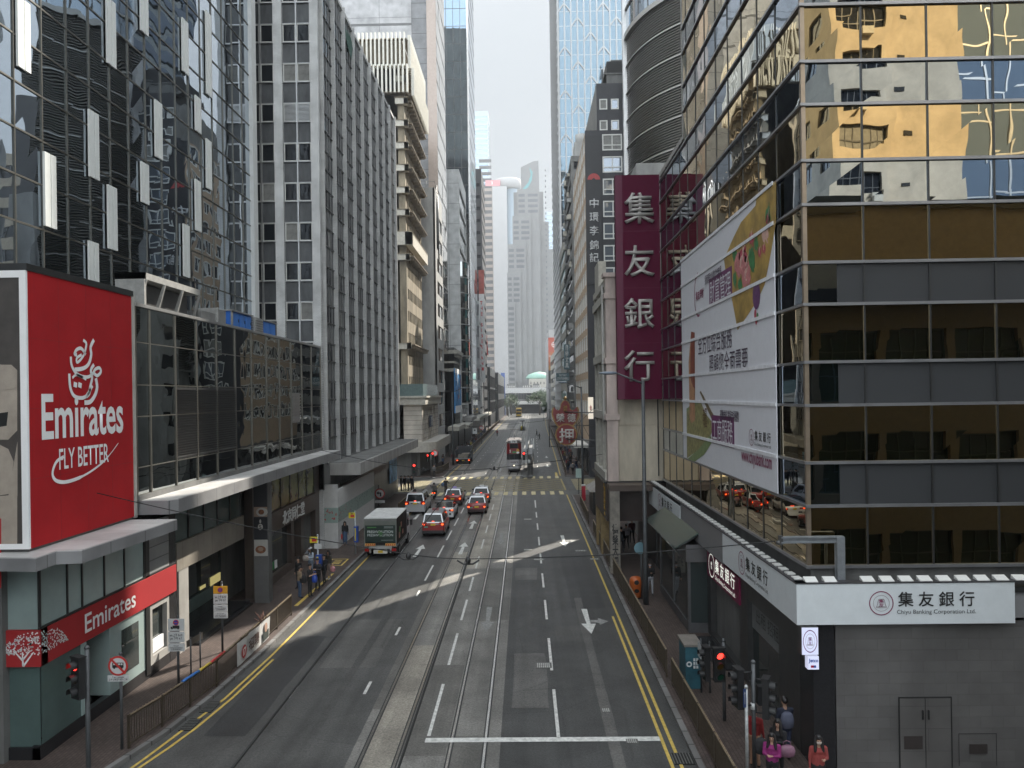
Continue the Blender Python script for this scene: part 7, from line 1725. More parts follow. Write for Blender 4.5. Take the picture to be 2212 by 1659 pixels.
def bus_stop(label, px, base, top, yl, bl, extra=False):
    x, y = G(px, base, .13); t = thing('bus_stop', label, 'bus stop', (x, y, .13)); _, zt = AY(px, top, y); pole(t, x, y, .13, zt, .05, mat('pole_steel', (.42,.45,.48), .4, .4)); f = FR('F', y-.03)
    a, b, c, d = AY(yl[0],yl[2],y)[0], AY(yl[1],yl[2],y)[0], AY(px,yl[3],y)[1], AY(px,yl[2],y)[1]; mb = MB(); f.box(mb, a, b, c, d, 0, .05); mb.build('flag_plate', BSY, t)
    mb = MB(); f.box(mb, a+.12, b-.06, c+.07, c+.23, .05, .055, 0); f.box(mb, a+.14, b-.15, d-.1, d-.05, .05, .055, 1); mb.build('route_numbers', [REDR, BLACKL], t)
    a, b, c, d = AY(bl[0],bl[2],y)[0], AY(bl[1],bl[2],y)[0], AY(px,bl[3],y)[1], AY(px,bl[2],y)[1]; mb = MB(); f.box(mb, a, b, c, d, -.2, .06); mb.build('timetable_box', BSB, t); mb = MB(); f.box(mb, a+.06, (a+b)/2, c+.1, d-.1, .06, .065); mb.build('timetable', BSY, t)
    if extra: mb = MB(); a, b = AY(680,1178,y)[0], AY(696,1178,y)[0]; f.box(mb, a, b, AY(px,1185,y)[1], AY(px,1174,y)[1], 0, .04); mb.build('lower_plate', SIGNW, t)
bus_stop('bus stop post with yellow flag and blue timetable box amid waiting people', 688, 1268, 1157, (670,687,1159,1172), (683,695,1198,1223), True)
bus_stop('bus stop post with yellow flag and blue box right behind the lorry', 768.5, 1196, 1106, (754,768,1107,1119), (765,774,1137,1171))
t = thing('pavement_marking', 'yellow painted rectangle on the left pavement by the lorry', 'marking'); mb = MB(); q = [G(*p, .135) for p in ((723,1209),(769,1197),(760,1209),(717,1209))]
x0, y0, x1, y1 = -12.6, 47.6, -11.5, 49.6; 
for a in ((x0,x1,y0,y0+.12),(x0,x1,y1-.12,y1),(x0,x0+.1,y0+.12,y1-.12),(x1-.1,x1,y0+.12,y1-.12)): mb.quad((a[0],a[2],.138),(a[1],a[2],.138),(a[1],a[3],.138),(a[0],a[3],.138))
for k in range(3): mb.quad((x0+.3,y0+.5+k*.4,.138),(x1-.3,y0+.5+k*.4,.138),(x1-.3,y0+.7+k*.4,.138),(x0+.3,y0+.7+k*.4,.138))
mb.quad((-11.75,38.5,.138),(-11.55,38.5,.138),(-11.45,45.5,.138),(-11.6,45.5,.138))
t['kind'] = 'structure'; del t['label']; del t['category']; mb.build('paint', YELLOW, t)
# tram stop island
t = thing('tram_stop', 'narrow tram stop shelter on its island beside the red tram', 'tram stop', (.4, 97.5, 0)); si = lambda y: SHM(y)
mb = MB(); mb.prism([(-.55+si(98),97.6),(.75+si(98),97.6),(.75+si(130),131),(-.55+si(130),131)], 0, .2); mb.build('platform', CONCD, t)
mb = MB(); mb.prism([(-.6+si(99),99.2),(.62+si(99),99.2),(.62+si(128),128),(-.6+si(128),128)], 2.75, 2.95); mb.prism([(.0+si(99),99.0),(.14+si(99),99.0),(.14+si(128),128),(.0+si(128),128)], 2.95, 3.6); mb.build('roof', mat('shelter_grey', (.20,.205,.21), .5, .2, var=.2), t)
for y in (99.4,104,109,114,119,124,127.6): mb = MB(); mb.box(.02+si(y),.14+si(y),y-.08,y+.08,.2,2.75); mb.build('post', PLANTG, t)
mb = MB(); mb.box(.35+si(99),.45+si(99),99.5,128,.2,1.1) if False else mb.prism([(.6+si(99),99.5),(.66+si(99),99.5),(.66+si(128),128),(.6+si(128),128)], .2, 1.15); mb.build('screen', DARK, t)
mb = MB(); mb.box(-.25+si(97),.5+si(97),98.3,98.5,1.9,2.3); mb.build('end_sign', SIGNW, t)
t = thing('tram_stop', 'farther tram stop island with a yellow bollard before the distant junction', 'tram stop', (AY(1129,900,235)[0],235,0)); x = AY(1129,905,232)[0]; mb = MB(); mb.box(x-.8,x+.8,228,250,0,.2); mb.build('platform', CONCD, t); mb = MB(); mb.box(x-.7,x+.7,230,250,2.6,2.9); mb.box(x-.1,x+.1,230,250,.2,2.6); mb.build('shelter', ALUD, t); mb = MB(); mb.lathe([(.25,0),(.25,1.0),(.18,1.2)], (x-.3,227.6,.2), 'Z', 12); mb.build('bollard', BSY, t)
# tram wires
WIRE = mat('wire', (.012,.012,.012), .6)
def wire(label, pts, r=.014, name='overhead_wire', ins=None):
    t = thing(name, label, 'wire', pts[0]); mb = MB(); P = []
    for a, b in zip(pts, pts[1:]):
        for k in range(8): u = k/8; P.append((a[0]+(b[0]-a[0])*u, a[1]+(b[1]-a[1])*u, a[2]+(b[2]-a[2])*u-.12*math.sin(math.pi*u)*(1 if abs(b[0]-a[0]) > 3 else .3)))
    P.append(pts[-1]); mb.tube(P, r, 5); mb.build('wire', WIRE, t)
    for p in (ins or []):
        mb = MB(); mb.lathe([(.02,-.14),(.07,-.08),(.09,0),(.06,.08),(.02,.12)], (p[0],p[1],p[2]-.05), 'Z', 10); mb.tube([(p[0]-.35,p[1],p[2]-.04),(p[0]-.15,p[1],p[2]-.16),(p[0]+.15,p[1],p[2]-.16),(p[0]+.35,p[1],p[2]-.04)], .03, 6); mb.build('hanger', BLACKM, t)
wire('left hand contact wire above the outbound tram track', [(-3.75,6,5.95),(-3.75,50,5.95),(-3.75,100,5.95),(-3.3+.3,160,5.95),(-1.0,260,5.95)], .022)
wire('right hand contact wire above the inbound tram track', [(-1.85,6,5.35),(-1.85,50,5.6),(-1.85,100,5.8),(-1.2,160,5.8),(.6,260,5.8)], .022)
yw, zw = AX(212,1065,-13.9); xe = AY(1688,1166,21.6)
wire('nearest span wire slung from the red billboard to the steel bracket', [(-13.93,yw,zw),(-3.75,24.3,5.6),(-1.85,24.2,5.45),(xe[0]-.15,21.65,xe[1]-.05)], .016, 'span_wire', [(-3.75,24.3,5.6),(-1.85,24.2,5.45)])
for (px1, px2, py, lab) in ((915,1068,1012,'second'),(1015,1052,921,'third')):
    d = G((px1+px2)/2, py, 5.9); Yw = abs(d[1]); x1, x2 = AY(px1,py,Yw)[0], AY(px2,py,Yw)[0]
    wire(lab + ' span wire across the road, farther out', [(-13.2,Yw,7.2),(x1,Yw,5.9),(x2,Yw,5.9),(8,Yw,7.2)], .02, 'span_wire', [(x1,Yw,5.95),(x2,Yw,5.95)])
# ================================================================== vehicles (built facing +Y, origin on the road under the middle)
TYRE = mat('tyre', (.012,.012,.012), .8); RIM = mat('rim', (.32,.32,.33), .35, .8); CGLASS = mirror('car_glass', (.010,.012,.014), .0, 1, .05, 0.0, .3)
TAIL = glow('tail_light', (1.0,.10,.02), 1.7); TAILR = mat('tail_red', (.30,.012,.01), .25); BRAKE = glow('brake_light', (1.0,.08,.04), 1.5)
def paint(name, c, metal=0.0):
    m = mat(name, c, .28, metal, var=.04, vs=1.5); m.node_tree.nodes['Principled BSDF'].inputs['Coat Weight'].default_value = .6; return m
TAXR = paint('taxi_red', (.28,.014,.014)); SILV = paint('silver_paint', (.50,.51,.53), .5); WHTP = paint('white_paint', (.66,.67,.68)); BLKP = paint('black_paint', (.015,.015,.016))
PLATEY = mat('number_plate', (.60,.42,.03), .5, var=.1); CHROME = mat('chrome', (.6,.6,.6), .15, 1.0)
def sect(w, zb, zt, y):
    h = [(.86,zb),(1,zb+.13),(1.0,zb+(zt-zb)*.62),(.97,zt-.08),(.88,zt)]
    return [(-w*a,y,z) for a,z in h]+[(w*a,y,z) for a,z in reversed(h)]
def wheel(t, x, y, r, wd=.2):
    mb = MB(); s = 1 if x > 0 else -1; mb.lathe([(r*.6,-wd/2),(r*.95,-wd/2),(r,-wd/2+.03),(r,wd/2-.03),(r*.95,wd/2),(r*.6,wd/2)], (x,y,r), 'X', 22); w = mb.build('wheel', TYRE, t, local=True)
    mb = MB(); mb.lathe([(.03,.0),(r*.25,.02),(r*.55,.005),(r*.62,-.02)], (x+s*wd*.5,y,r), 'X', 16) if s > 0 else mb.lathe([(.03,.0),(r*.25,-.02),(r*.55,-.005),(r*.62,.02)], (x-wd*.5,y,r), 'X', 16); mb.build('rim', RIM, w, local=True)
def car(label, group, X, Yr, L, W, H, st, cab, body, roofm, taxi=False, lit=True, cat='car', name='car', estate=False, rz=0.0, belt=.93, bumper=None, tail=None):
    t = thing(name, label, cat, (X, Yr+L/2, .0), rz, group); w = W/2; h = L/2
    mb = MB(); mb.loft([sect(w*a, zb, zt, -h+y) for y, a, zb, zt in st]); mb.build('body', body, t, local=True)
    (yb0, yr0, yr1, yb1) = [-h+v for v in cab]; zr = H; wr = w*.76
    low = [(-w*.93,yb0),(w*.93,yb0),(w*.93,yb1),(-w*.93,yb1)]; top = [(-wr,yr0),(wr,yr0),(wr,yr1),(-wr,yr1)]
    zb_ = belt-.06
    mb = MB(); mb.loft([[(x,y,zb_) for x,y in low],[(x,y,zr-.07) for x,y in top],[(x*.93,y+(.06 if i < 2 else -.06),zr-.015) for i,(x,y) in enumerate(top)],[(x*.7,y*.8+.2*(yr0+yr1)/2,zr) for x,y in top]], smooth=False); r_ = mb.build('roof', roofm, t, local=True)
    def on(i, j, u0, u1, v0, v1, o):   # quad on cabin side from corner i to j
        A, B, C_, D = Vector((*low[i],zb_)), Vector((*low[j],zb_)), Vector((*top[j],zr-.07)), Vector((*top[i],zr-.07))
        P = lambda u, v: (A*(1-u)+B*u)*(1-v)+(D*(1-u)+C_*u)*v
        n = (B-A).cross(D-A).normalized()*o
        return [tuple(P(u,v)+n) for u,v in ((u0,v0),(u1,v0),(u1,v1),(u0,v1))]
    for nm, i, j, spans in (('rear_window',0,1,[(.06,.94)]),('windscreen',2,3,[(.05,.95)]),('side_window',1,2,[(.10,.47),(.52,.88)]),('side_window',3,0,[(.12,.48),(.53,.9)])):
        for a, b in spans:
            mb = MB(); mb.quad(*on(i, j, a, b, .14, .93, .012)); mb.build(nm, CGLASS, t, local=True)
    for s in (-1, 1):
        for yy in (-h+L*.19, h-L*.185):
            mb = MB(); k = 14; R_ = .36; v = [(s*(w+.006), yy+R_*math.cos(math.pi*j/k), .29+R_*math.sin(math.pi*j/k)) for j in range(k+1)]; mb.add(v, [tuple(range(k+1))]); mb.build('wheel_arch', BLACKM, t, local=True)
            wheel(t, s*(w-.085), yy, .30)
        mb = MB(); y = yb1-.25; mb.loft([[(s*(w+.02),y-.06,belt+.02),(s*(w+.2),y-.05,belt+.03),(s*(w+.2),y-.05,belt+.16),(s*(w+.02),y-.06,belt+.15)],[(s*(w+.02),y+.05,belt+.02),(s*(w+.18),y+.06,belt+.03),(s*(w+.18),y+.06,belt+.16),(s*(w+.02),y+.05,belt+.15)]], smooth=False); mb.build('wing_mirror', BLKP, t, local=True)
        mb = MB()
        for yy in (-.1-.35, .75-.35, -1.15-.35): mb.box(s*(w+.002), s*(w+.006), yy, yy+.012, .35, belt-.05)
        mb.build('door_seam', BLACKM, t, local=True)
    # rear end
    tl = tail or (.62,.82,.40,.10)
    for s in (-1, 1):
        mb = MB(); mb.box(s*w*.55, s*w*.97, -h-.02, -h+.12, tl[0], tl[1]); l_ = mb.build('tail_lamp', TAILR, t, local=True)
        if lit: mb = MB(); mb.box(s*w*.74, s*w*.93, -h-.03, -h-.02, tl[0]+.03, tl[0]+.14); mb.build('lit_lens', TAIL, l_, local=True)
    mb = MB(); mb.box(-.18,.18,-h-.035,-h-.0,tl[0]+.0,tl[0]+.15); mb.build('number_plate', PLATEY, t, local=True)
    mb = MB(); mb.box(-w*.96,w*.96,-h-.06,-h+.25,.28,.50); mb.build('rear_bumper', bumper or body, t, local=True)
    mb = MB(); mb.box(-w*.96,w*.96,h-.25,h+.06,.26,.5); mb.build('front_bumper', bumper or body, t, local=True)
    for s in (-1, 1): mb = MB(); mb.box(s*w*.5,s*w*.92,h-.1,h+.01,.58,.72); mb.build('headlight', mat('headlight', (.6,.62,.6), .15), t, local=True)
    if lit: q = on(0, 1, .44, .56, .17, .24, .03); mb = MB(); mb.quad(*q); mb.build('brake_light', BRAKE, t, local=True)
    return t, on
SED = [(0,.86,.40,.84),(.1,.95,.28,.93),(.55,1,.22,.97),(2.2,1,.2,.95),(3.3,1,.22,.93),(4.3,.96,.26,.82),(4.65,.84,.36,.70)]
def taxi(label, px, py, sign=False, rz=0.0):
    X, Yr = G(px, py); t, on = car(label, 'red and silver saloon taxis', X, Yr, 4.65, 1.69, 1.50, SED, (.62,1.15,2.75,3.45), TAXR, SILV, taxi=True, rz=rz, cat='taxi', name='taxi', bumper=mat('bumper_dark', (.03,.012,.012), .5), belt=.96)
    mb = MB(); mb.box(-.22,.22,-.35,-.2,1.5,1.64); s = mb.build('roof_sign', LETW if not sign else mat('roof_sign_violet', (.38,.30,.6), .5), t, local=True)
    mb = MB(); mb.box(-.62,-.36,-2.36,-2.345,.60,.68); mb.build('green_badge', mat('badge_green', (.05,.35,.28), .5), t, local=True)
    mb = MB(); mb.box(-.35,.35,-2.345,-2.335,.86,.89); mb.build('chrome_strip', CHROME, t, local=True)
    return t
taxi('red saloon taxi with a violet roof sign in the middle lane, behind the cyclist', 978, 1093, True)
taxi('red saloon taxi on the tram rails, second from the junction', 1030, 1112)
taxi('red saloon taxi on the tram rails, right at the junction', 1039, 1089)
VAN = [(0,.90,.40,1.02),(.08,.97,.30,1.06),(.5,1,.22,1.06),(2.2,1,.2,1.04),(3.3,1,.22,1.0),(4.1,.96,.26,.92),(4.4,.84,.36,.76)]
X, Yr = G(936, 1160)
t, on = car('red and silver hybrid van taxi, tall rear window, nearest vehicle in the middle lane', None, X, Yr, 4.4, 1.70, 1.76, VAN, (.05,.22,2.9,3.75), TAXR, SILV, cat='taxi', name='taxi', bumper=BLKP, belt=1.08, tail=(.86,1.10,.4,.1))
mb = MB(); mb.box(-.25,.25,-.5,-.3,1.76,1.92); mb.build('roof_sign', mat('roof_sign_red', (.25,.08,.08), .5), t, local=True); mb = MB()
for k in (-.4,-.2,0,.2,.4): mb.box(k-.02,k+.02,-1.7,.5,1.745,1.775)
mb.build('roof_rib', SILV, t, local=True); mb = MB(); mb.box(-.65,-.38,-2.27,-2.215,.72,.80); mb.build('green_badge', MATS['badge_green'], t, local=True); mb = MB(); mb.box(-.55,.55,-2.225,-2.21,.93,.955); mb.build('chrome_strip', CHROME, t, local=True)
X, Yr = G(958, 1124)
SLK = [(0,.84,.40,.90),(.1,.94,.28,.99),(.5,1,.22,1.0),(2.2,1,.2,.93),(3.3,1,.22,.9),(4.3,.95,.26,.78),(4.6,.80,.36,.64)]
car('sleek white saloon car with a dark glass roof between the taxis', None, X, Yr, 4.6, 1.80, 1.44, SLK, (.35,1.55,2.35,3.55), WHTP, BLKP, belt=.95, tail=(.78,.92,.4,.1))
X, Yr = G(897, 1112)
MPV = [(0,.90,.40,1.10),(.08,.97,.30,1.14),(.5,1,.22,1.14),(2.4,1,.2,1.12),(3.6,1,.22,1.08),(4.5,.97,.26,.98),(4.85,.86,.36,.80)]
t, on = car('large silver people carrier with a wide rear window beside the hoarding', None, X, Yr, 4.85, 1.84, 1.90, MPV, (.05,.25,3.2,4.2), SILV, SILV, belt=1.12, tail=(.92,1.22,.4,.1), lit=True)
mb = MB(); mb.box(-.5,.5,-1.3,.9,1.895,1.915); mb.build('sunroof', CGLASS, t, local=True); mb = MB(); mb.box(-.4,.35,-2.455,-2.43,.98,1.06); mb.build('chrome_strip', CHROME, t, local=True)
# box lorry
bl = thing('box_lorry', 'white roofed box lorry with a dark green printed rear door, parked at the left kerb', 'lorry', (-9.55, 53.2, 0)); W = 1.05; y0 = -3.1
def lb(nm, m, *bs, parent=None):
    mb = MB()
    for b in bs: mb.box(*b)
    return mb.build(nm, m, parent or bl, local=True)
ROOFW = mat('lorry_roof', (.62,.62,.61), .6, var=.15, vs=2.5, dirt=.1); DKG = mat('lorry_green', (.012,.028,.022), .35, var=.2)
lb('box_body', mat('lorry_side', (.02,.018,.017), .75, spec=.2, var=.35, vs=1.1), (-W,W,y0+.02,1.35,.85,2.62)); lb('roof', ROOFW, (-W-.02,W+.02,y0,1.37,2.62,2.68))
lb('frame', mat('lorry_frame', (.16,.165,.155), .5, .2, var=.2, vs=4), (-W-.015,-W+.06,y0-.01,y0+.06,.85,2.62), (W-.06,W+.015,y0-.01,y0+.06,.85,2.62), (-W,W,y0-.012,y0+.05,2.5,2.62), (-W-.012,W+.012,y0,1.36,.78,.9))
lb('grey_header', mat('header_grey', (.13,.14,.125), .5, var=.1), (-W+.06,W-.06,y0-.006,y0+.03,2.2,2.5)); rd = lb('rear_door', DKG, (-W+.06,W-.06,y0-.02,y0+.02,1.08,2.2))
fL = FR('F', 53.2+y0-.02); LG = mat('lorry_letter', (.50,.55,.53), .5)
text('lettering', 'FRESHVOLUTION', fL, (-9.55, 53.2+y0-.02, 1.78), 1, LG, bl, fit=(1.68,.17), extrude=.006, bold=.02); text('lettering', 'FRESHVOLUTION', fL, (-9.55, 53.2+y0-.02, 1.56), 1, LG, bl, fit=(1.68,.16), extrude=.006, bold=.01)
mb = MB(); rr = random.Random(6)
for k in range(46): a, r = rr.uniform(0,6.28), rr.uniform(0,.17); leaf(mb, (.02+r*math.cos(a), y0-.03, 1.66+r*1.1*math.sin(a)), .055, 'F', 0)
mb.build('salad_picture', mat('salad_green', (.06,.20,.05), .5), rd, local=True)
lb('small_print', LG, (.25,.85,y0-.024,y0-.02,2.02,2.04), (.25,.85,y0-.024,y0-.02,2.1,2.115), (.05,.85,y0-.024,y0-.02,1.22,1.235), parent=rd); lb('green_print', MATS['salad_green'], (-.85,-.25,y0-.024,y0-.02,2.03,2.1), parent=rd)
lb('photo_print', mat('lorry_photo', (.25,.10,.06), .4, var=.9, vs=3), (W,W+.006,-2.1,-1.5,1.15,1.55), (W,W+.006,-1.3,-.9,1.75,2.1), (W,W+.006,-.7,-.2,1.2,1.5)); lb('shelf_print', MATS['salad_green'], (W+.006,W+.01,-1.9,-1.4,1.5,1.9))
for s in (-1, 1):
    mb = MB(); a, b = (-W+.05,-W+.72) if s < 0 else (W-.72,W-.05); mb.box(a,b,y0-.05,y0,.86,1.02); c = mb.build('chevron_board', mat('chevron_amber', (.62,.38,.10), .5), bl, local=True); mb = MB()
    for k in range(5): x = a+.03+k*.13; mb.add([(x,y0-.055,.87),(x+.06,y0-.055,.87),(x+.12,y0-.055,1.01),(x+.06,y0-.055,1.01)],[(0,1,2,3)])
    mb.build('stripes', REDR, c, local=True); l_ = lb('tail_lamp', TAILR, (s*W*.7,s*W*.98,y0-.02,y0+.08,.5,.68))
lb('tail_lift', ALU, (-.75,.75,y0-.12,y0+.05,.68,.84), (-.7,-.62,y0-.06,y0+.3,.4,.7), (.62,.7,y0-.06,y0+.3,.4,.7)); lb('plate_board', mat('plate_board', (.58,.57,.52), .5), (-.45,.45,y0-.04,y0+.0,.36,.6)); lb('number_plate', PLATEY, (-.16,.16,y0-.05,y0-.04,.4,.56))
lb('chassis', BLACKM, (-.5,.5,y0+.1,3.2,.5,.8), (-W+.05,W-.05,-.5,1.0,.45,.75)); lb('side_guard', ALU, (W-.04,W,-1.4,.6,.45,.55), (W-.04,W,-1.4,.6,.62,.7))
cab = MB(); cab.loft([[(-.98,y,z) for y,z in ((1.5,.45),(3.1,.45),(3.15,1.2),(2.85,2.15),(1.5,2.2))],[(.98,y,z) for y,z in ((1.5,.45),(3.1,.45),(3.15,1.2),(2.85,2.15),(1.5,2.2))]], smooth=False); cab.build('cab', WHTP, bl, local=True); lb('side_window', CGLASS, (.98,.985,1.9,2.8,1.25,1.95), (-.985,-.98,1.9,2.8,1.25,1.95))
mb = MB(); mb.box(1.05,1.22,2.9,2.98,1.2,1.6); mb.box(.95,1.06,2.93,2.96,1.5,1.54); mb.build('wing_mirror', BLKP, bl, local=True)
for y in (-1.9, 2.3):
    for s in (-1, 1): wheel(bl, s*(W-.16), y, .38, .26 if y > 0 else .36)
# tipper lorry with its tailboard down
x, y = G(1000, 1004); tl = thing('tipper_lorry', 'dark open tipper lorry with its tailboard lowered at the far left kerb', 'lorry', (-9.9+.35, y+2.6, 0))
def lb2(nm, m, *bs):
    mb = MB()
    for b in bs: mb.box(*b)
    return mb.build(nm, m, tl, local=True)
TIP = mat('tipper_grey', (.035,.037,.042), .5, var=.25, vs=3)
lb2('bed', TIP, (-1.2,1.2,-2.4,1.8,.95,1.05), (-1.2,-1.12,-2.4,1.8,1.05,2.15), (1.12,1.2,-2.4,1.8,1.05,2.15), (-1.12,1.12,1.7,1.8,1.05,2.6)); lb2('tailboard', mat('tailboard', (.26,.25,.24), .6, var=.3, vs=3), (-1.15,1.1,-3.0,-2.4,.9,.98)); lb2('chassis', BLACKM, (-.6,.6,-2.3,3.4,.5,.9), (-1.1,1.1,-2.5,-2.35,.55,.8)); lb2('cab', mat('tipper_cab', (.05,.06,.09), .4), (-1.1,1.1,2.0,3.6,.6,2.5)); lb2('number_plate', PLATEY, (-.2,.2,-2.53,-2.5,.58,.72))
lb2('lift_platform', mat('lift_grey', (.35,.35,.34), .5), (-1.3,1.2,-3.6,-2.7,.06,.12)); lb2('load', mat('load_planks', (.20,.18,.15), .8, var=.4, vs=3), (-.8,.7,-2.2,-.4,1.05,1.45), (-.3,.9,-1.8,.6,1.45,1.6))
for s in (-1, 1): l_ = lb2('tail_lamp', TAIL, (s*.78,s*1.0,-2.54,-2.5,.62,.74)); [wheel(tl, s*.95, yy, .42, .3) for yy in (-1.3, 2.8)]
# trams and buses
def tram(label, X, Y, red, low, text_n, front=True, z0=0.0, group=None):
    t = thing('tram', label, 'tram', (X, Y, z0)); w = 1.0; L = 9.0
    def b(nm, m, *bs, parent=None):
        mb = MB()
        for q in bs: mb.box(*q)
        return mb.build(nm, m, parent or t, local=True)
    def shell(z0_, z1_, bow): 
        P = [(-w,L),(-w,.45),(-.62,.0),(.62,.0),(w,.45),(w,L)]; return P, z0_, z1_
    P = [(-w,L),(-w,.4),(-.6,.02),(.6,.02),(w,.4),(w,L)]
    mb = MB(); mb.prism(P, .55, 1.75); mb.build('lower_body', low, t, local=True)
    mb = MB(); mb.prism([(x*.98,y+.02) for x,y in P], 1.75, 2.55); mb.build('lower_saloon', mat('tram_dark', (.03,.032,.035), .3), t, local=True)
    mb = MB(); mb.prism(P, 2.55, 3.25); mb.build('upper_body', red, t, local=True)
    mb = MB(); mb.prism([(x*.97,y+.03) for x,y in P], 3.25, 4.0); mb.build('upper_saloon', red, t, local=True)
    mb = MB(); mb.prism([(x*1.03,y-.02) for x,y in P], 4.0, 4.18); mb.prism([(x*.8,y*.98+.1) for x,y in P], 4.18, 4.3); mb.build('roof', mat('tram_roof', (.13,.12,.12), .6, var=.2), t, local=True)
    b('windscreen', CGLASS, (-.55,.55,-.01,.02,3.32,3.92)); b('windscreen', CGLASS, (-.55,.0,-.01,.02,1.85,2.5), (.06,.55,-.01,.02,1.85,2.5))
    for s in (-1, 1):
        for k in range(6): b('side_window', CGLASS, (s*.965,s*.985,.9+k*1.35,2.0+k*1.35,3.3,3.92)); b('side_window', CGLASS, (s*.975,s*.99,.9+k*1.35,2.0+k*1.35,1.85,2.5))
    h = b('destination_box', SIGNW, (-.42,.42,-.12,.3,4.05,4.42)); f = FR('F', Y-.12)
    text('lettering', text_n, f, (X, Y-.12, z0+4.24), 1, BLACKL, h, fit=(.5,.24), extrude=.01, bold=.02)
    mb = MB(); mb.lathe([(.13,-.06),(.13,0)], (0,0,.95), 'Y', 16); hl = mb.build('headlamp_bezel', CHROME, t, local=True); mb = MB(); mb.lathe([(.10,-.07),(.10,-.06)], (0,0,.95), 'Y', 14); mb.build('headlamp', glow('tram_headlamp', (1,.86,.6), 1.6), hl, local=True)
    b('fender', BLACKM, (-.75,.75,-.18,.0,.35,.52)); b('underframe', BLACKM, (-.8,.8,.5,L-.5,.18,.55))
    mb = MB(); mb.tube([(0,4.5,4.3),(0,6.0,5.6)], .03, 6); mb.tube([(-.6,6,5.6),(.6,6,5.6)], .03, 6); mb.build('trolley_bow', BLACKM, t, local=True)
    return t
X, Y_ = G(1109, 1021); TRR = paint('tram_red', (.17,.014,.017)); TRW = paint('tram_white', (.36,.35,.36))
tr = tram('red and white double deck tram with one headlamp, waiting at the tram stop', -1.55, Y_, TRR, TRW, '76'); f = FR('F', Y_)
text('lettering', '港島遊最佳選擇', f, (-1.55, Y_, 1.42), 1, mat('tram_ink', (.08,.05,.05), .5), tr, fit=(1.05,.2), extrude=.012, bold=.02); text('lettering', '2', f, (-2.05,Y_,2.95), 1, LETW, tr, fit=(.16,.35), extrude=.012, bold=.04)
mb = MB(); f.box(mb, -1.75, -1.3, 2.68, 2.9, 0, .02, 0); disc(mb, -1.02, 3.0, .2, .25, .012, 1, f, 14); disc(mb, -1.02, 2.72, .2, .14, .013, 2, f, 12); mb.build('front_advert', [mat('tram_green', (.05,.25,.08), .5), mat('tram_gold', (.5,.28,.06), .5), LETW], tr)
x, y = G(1136, 893); tram('dark distant tram right behind the yellow bus', x, y, mat('tram_grey', (.06,.07,.07), .4), mat('tram_grey2', (.10,.11,.10), .4), '1')
def bus(label, px, py, c1_, c2__, w=1.25, H=4.3, L=11):
    X, Y = G(px, py); t = thing('bus', label, 'bus', (X, Y, 0))
    def b(nm, m, *bs):
        mb = MB()
        for q in bs: mb.box(*q)
        o = mb.build(nm, m, t, local=True); return o
    shadebevel(b('body', c1_, (-w,w,0,L,.35,H)), .12, 2); b('lower_panel', c2__, (-w-.01,w+.01,-.01,L,.35,1.15)); b('windscreen', CGLASS, (-w+.12,w-.12,-.03,.02,1.3,2.35)); b('upper_windscreen', CGLASS, (-w+.12,w-.12,-.03,.02,2.75,3.75)); b('side_glass', CGLASS, (-w-.02,-w,.8,L-.5,2.7,3.6), (w,w+.02,.8,L-.5,2.7,3.6)); b('bumper', BLACKM, (-w,w,-.08,0,.3,.6))
    for s in (-1, 1): wheel(t, s*(w-.15), 2.2, .48, .3); wheel(t, s*(w-.15), 8.2, .48, .3); b('headlight', mat('headlight', (.6,.62,.6), .15), (s*.75,s*1.1,-.03,0,.7,.9))
    return t
bus('yellow double deck bus coming up the far junction', 1121, 901, paint('bus_yellow', (.55,.36,.04)), paint('bus_yellow2', (.58,.40,.05)))
bus('red double deck bus far beyond the yellow bus', 1119, 884, paint('bus_red', (.28,.04,.04)), paint('bus_red2', (.3,.05,.05)))
# scooter and bicycle (their riders are people of their own)
x, y = G(937, 1079); SCX, SCY = x, y+.9
t = thing('scooter', 'black motor scooter with twin lit tail lamps at the junction', 'scooter', (SCX, SCY, 0))
for yy in (-.65, .65): mb = MB(); mb.lathe([(.12,-.06),(.24,-.06),(.26,0),(.24,.06),(.12,.06)], (0,yy,.26), 'X', 18); mb.build('wheel', TYRE, t, local=True)
mb = MB(); mb.loft([[(q*.17,-.75,.55),(q*.17*.8,-.75,.72)] if False else [(-.12*k_,yy,zz-.12),(.12*k_,yy,zz-.12),(.17*k_,yy,zz),(.12*k_,yy,zz+.12),(-.12*k_,yy,zz+.12),(-.17*k_,yy,zz)] for yy,zz,k_ in ((-.85,.68,.6),(-.6,.66,1.1),(-.2,.62,1.1),(0,.45,1.2),(.35,.42,1.2),(.55,.7,1.2),(.65,.9,.9))]); mb.build('fairing', BLKP, t, local=True)
mb = MB(); mb.box(-.15,.15,-.75,.0,.76,.84); mb.build('seat', BLACKM, t, local=True); mb = MB(); mb.tube([(-.36,.42,1.02),(0,.55,1.0),(.36,.42,1.02)], .02, 6); mb.tube([(0,.6,.3),(0,.5,1.0)], .03, 6); mb.build('handlebar', BLACKM, t, local=True)
for s in (-1,1): mb = MB(); mb.box(s*.05,s*.17,-.9,-.86,.62,.70); mb.build('tail_lamp', TAIL, t, local=True); mb = MB(); mb.tube([(s*.3,.45,1.05),(s*.42,.42,1.22)], .012, 5); mb.lathe([(.06,0),(.06,.02)], (s*.44,.4,1.25), 'Y', 10); mb.build('mirror', BLACKM, t, local=True)
mb = MB(); mb.box(-.1,.1,-.92,-.9,.42,.56); mb.build('number_plate', SIGNW, t, local=True)
x, y = G(962, 1071); BKX, BKY = x, y+.8
t = thing('bicycle', 'thin dark bicycle under the cyclist in the bus lane', 'bicycle', (BKX, BKY, 0))
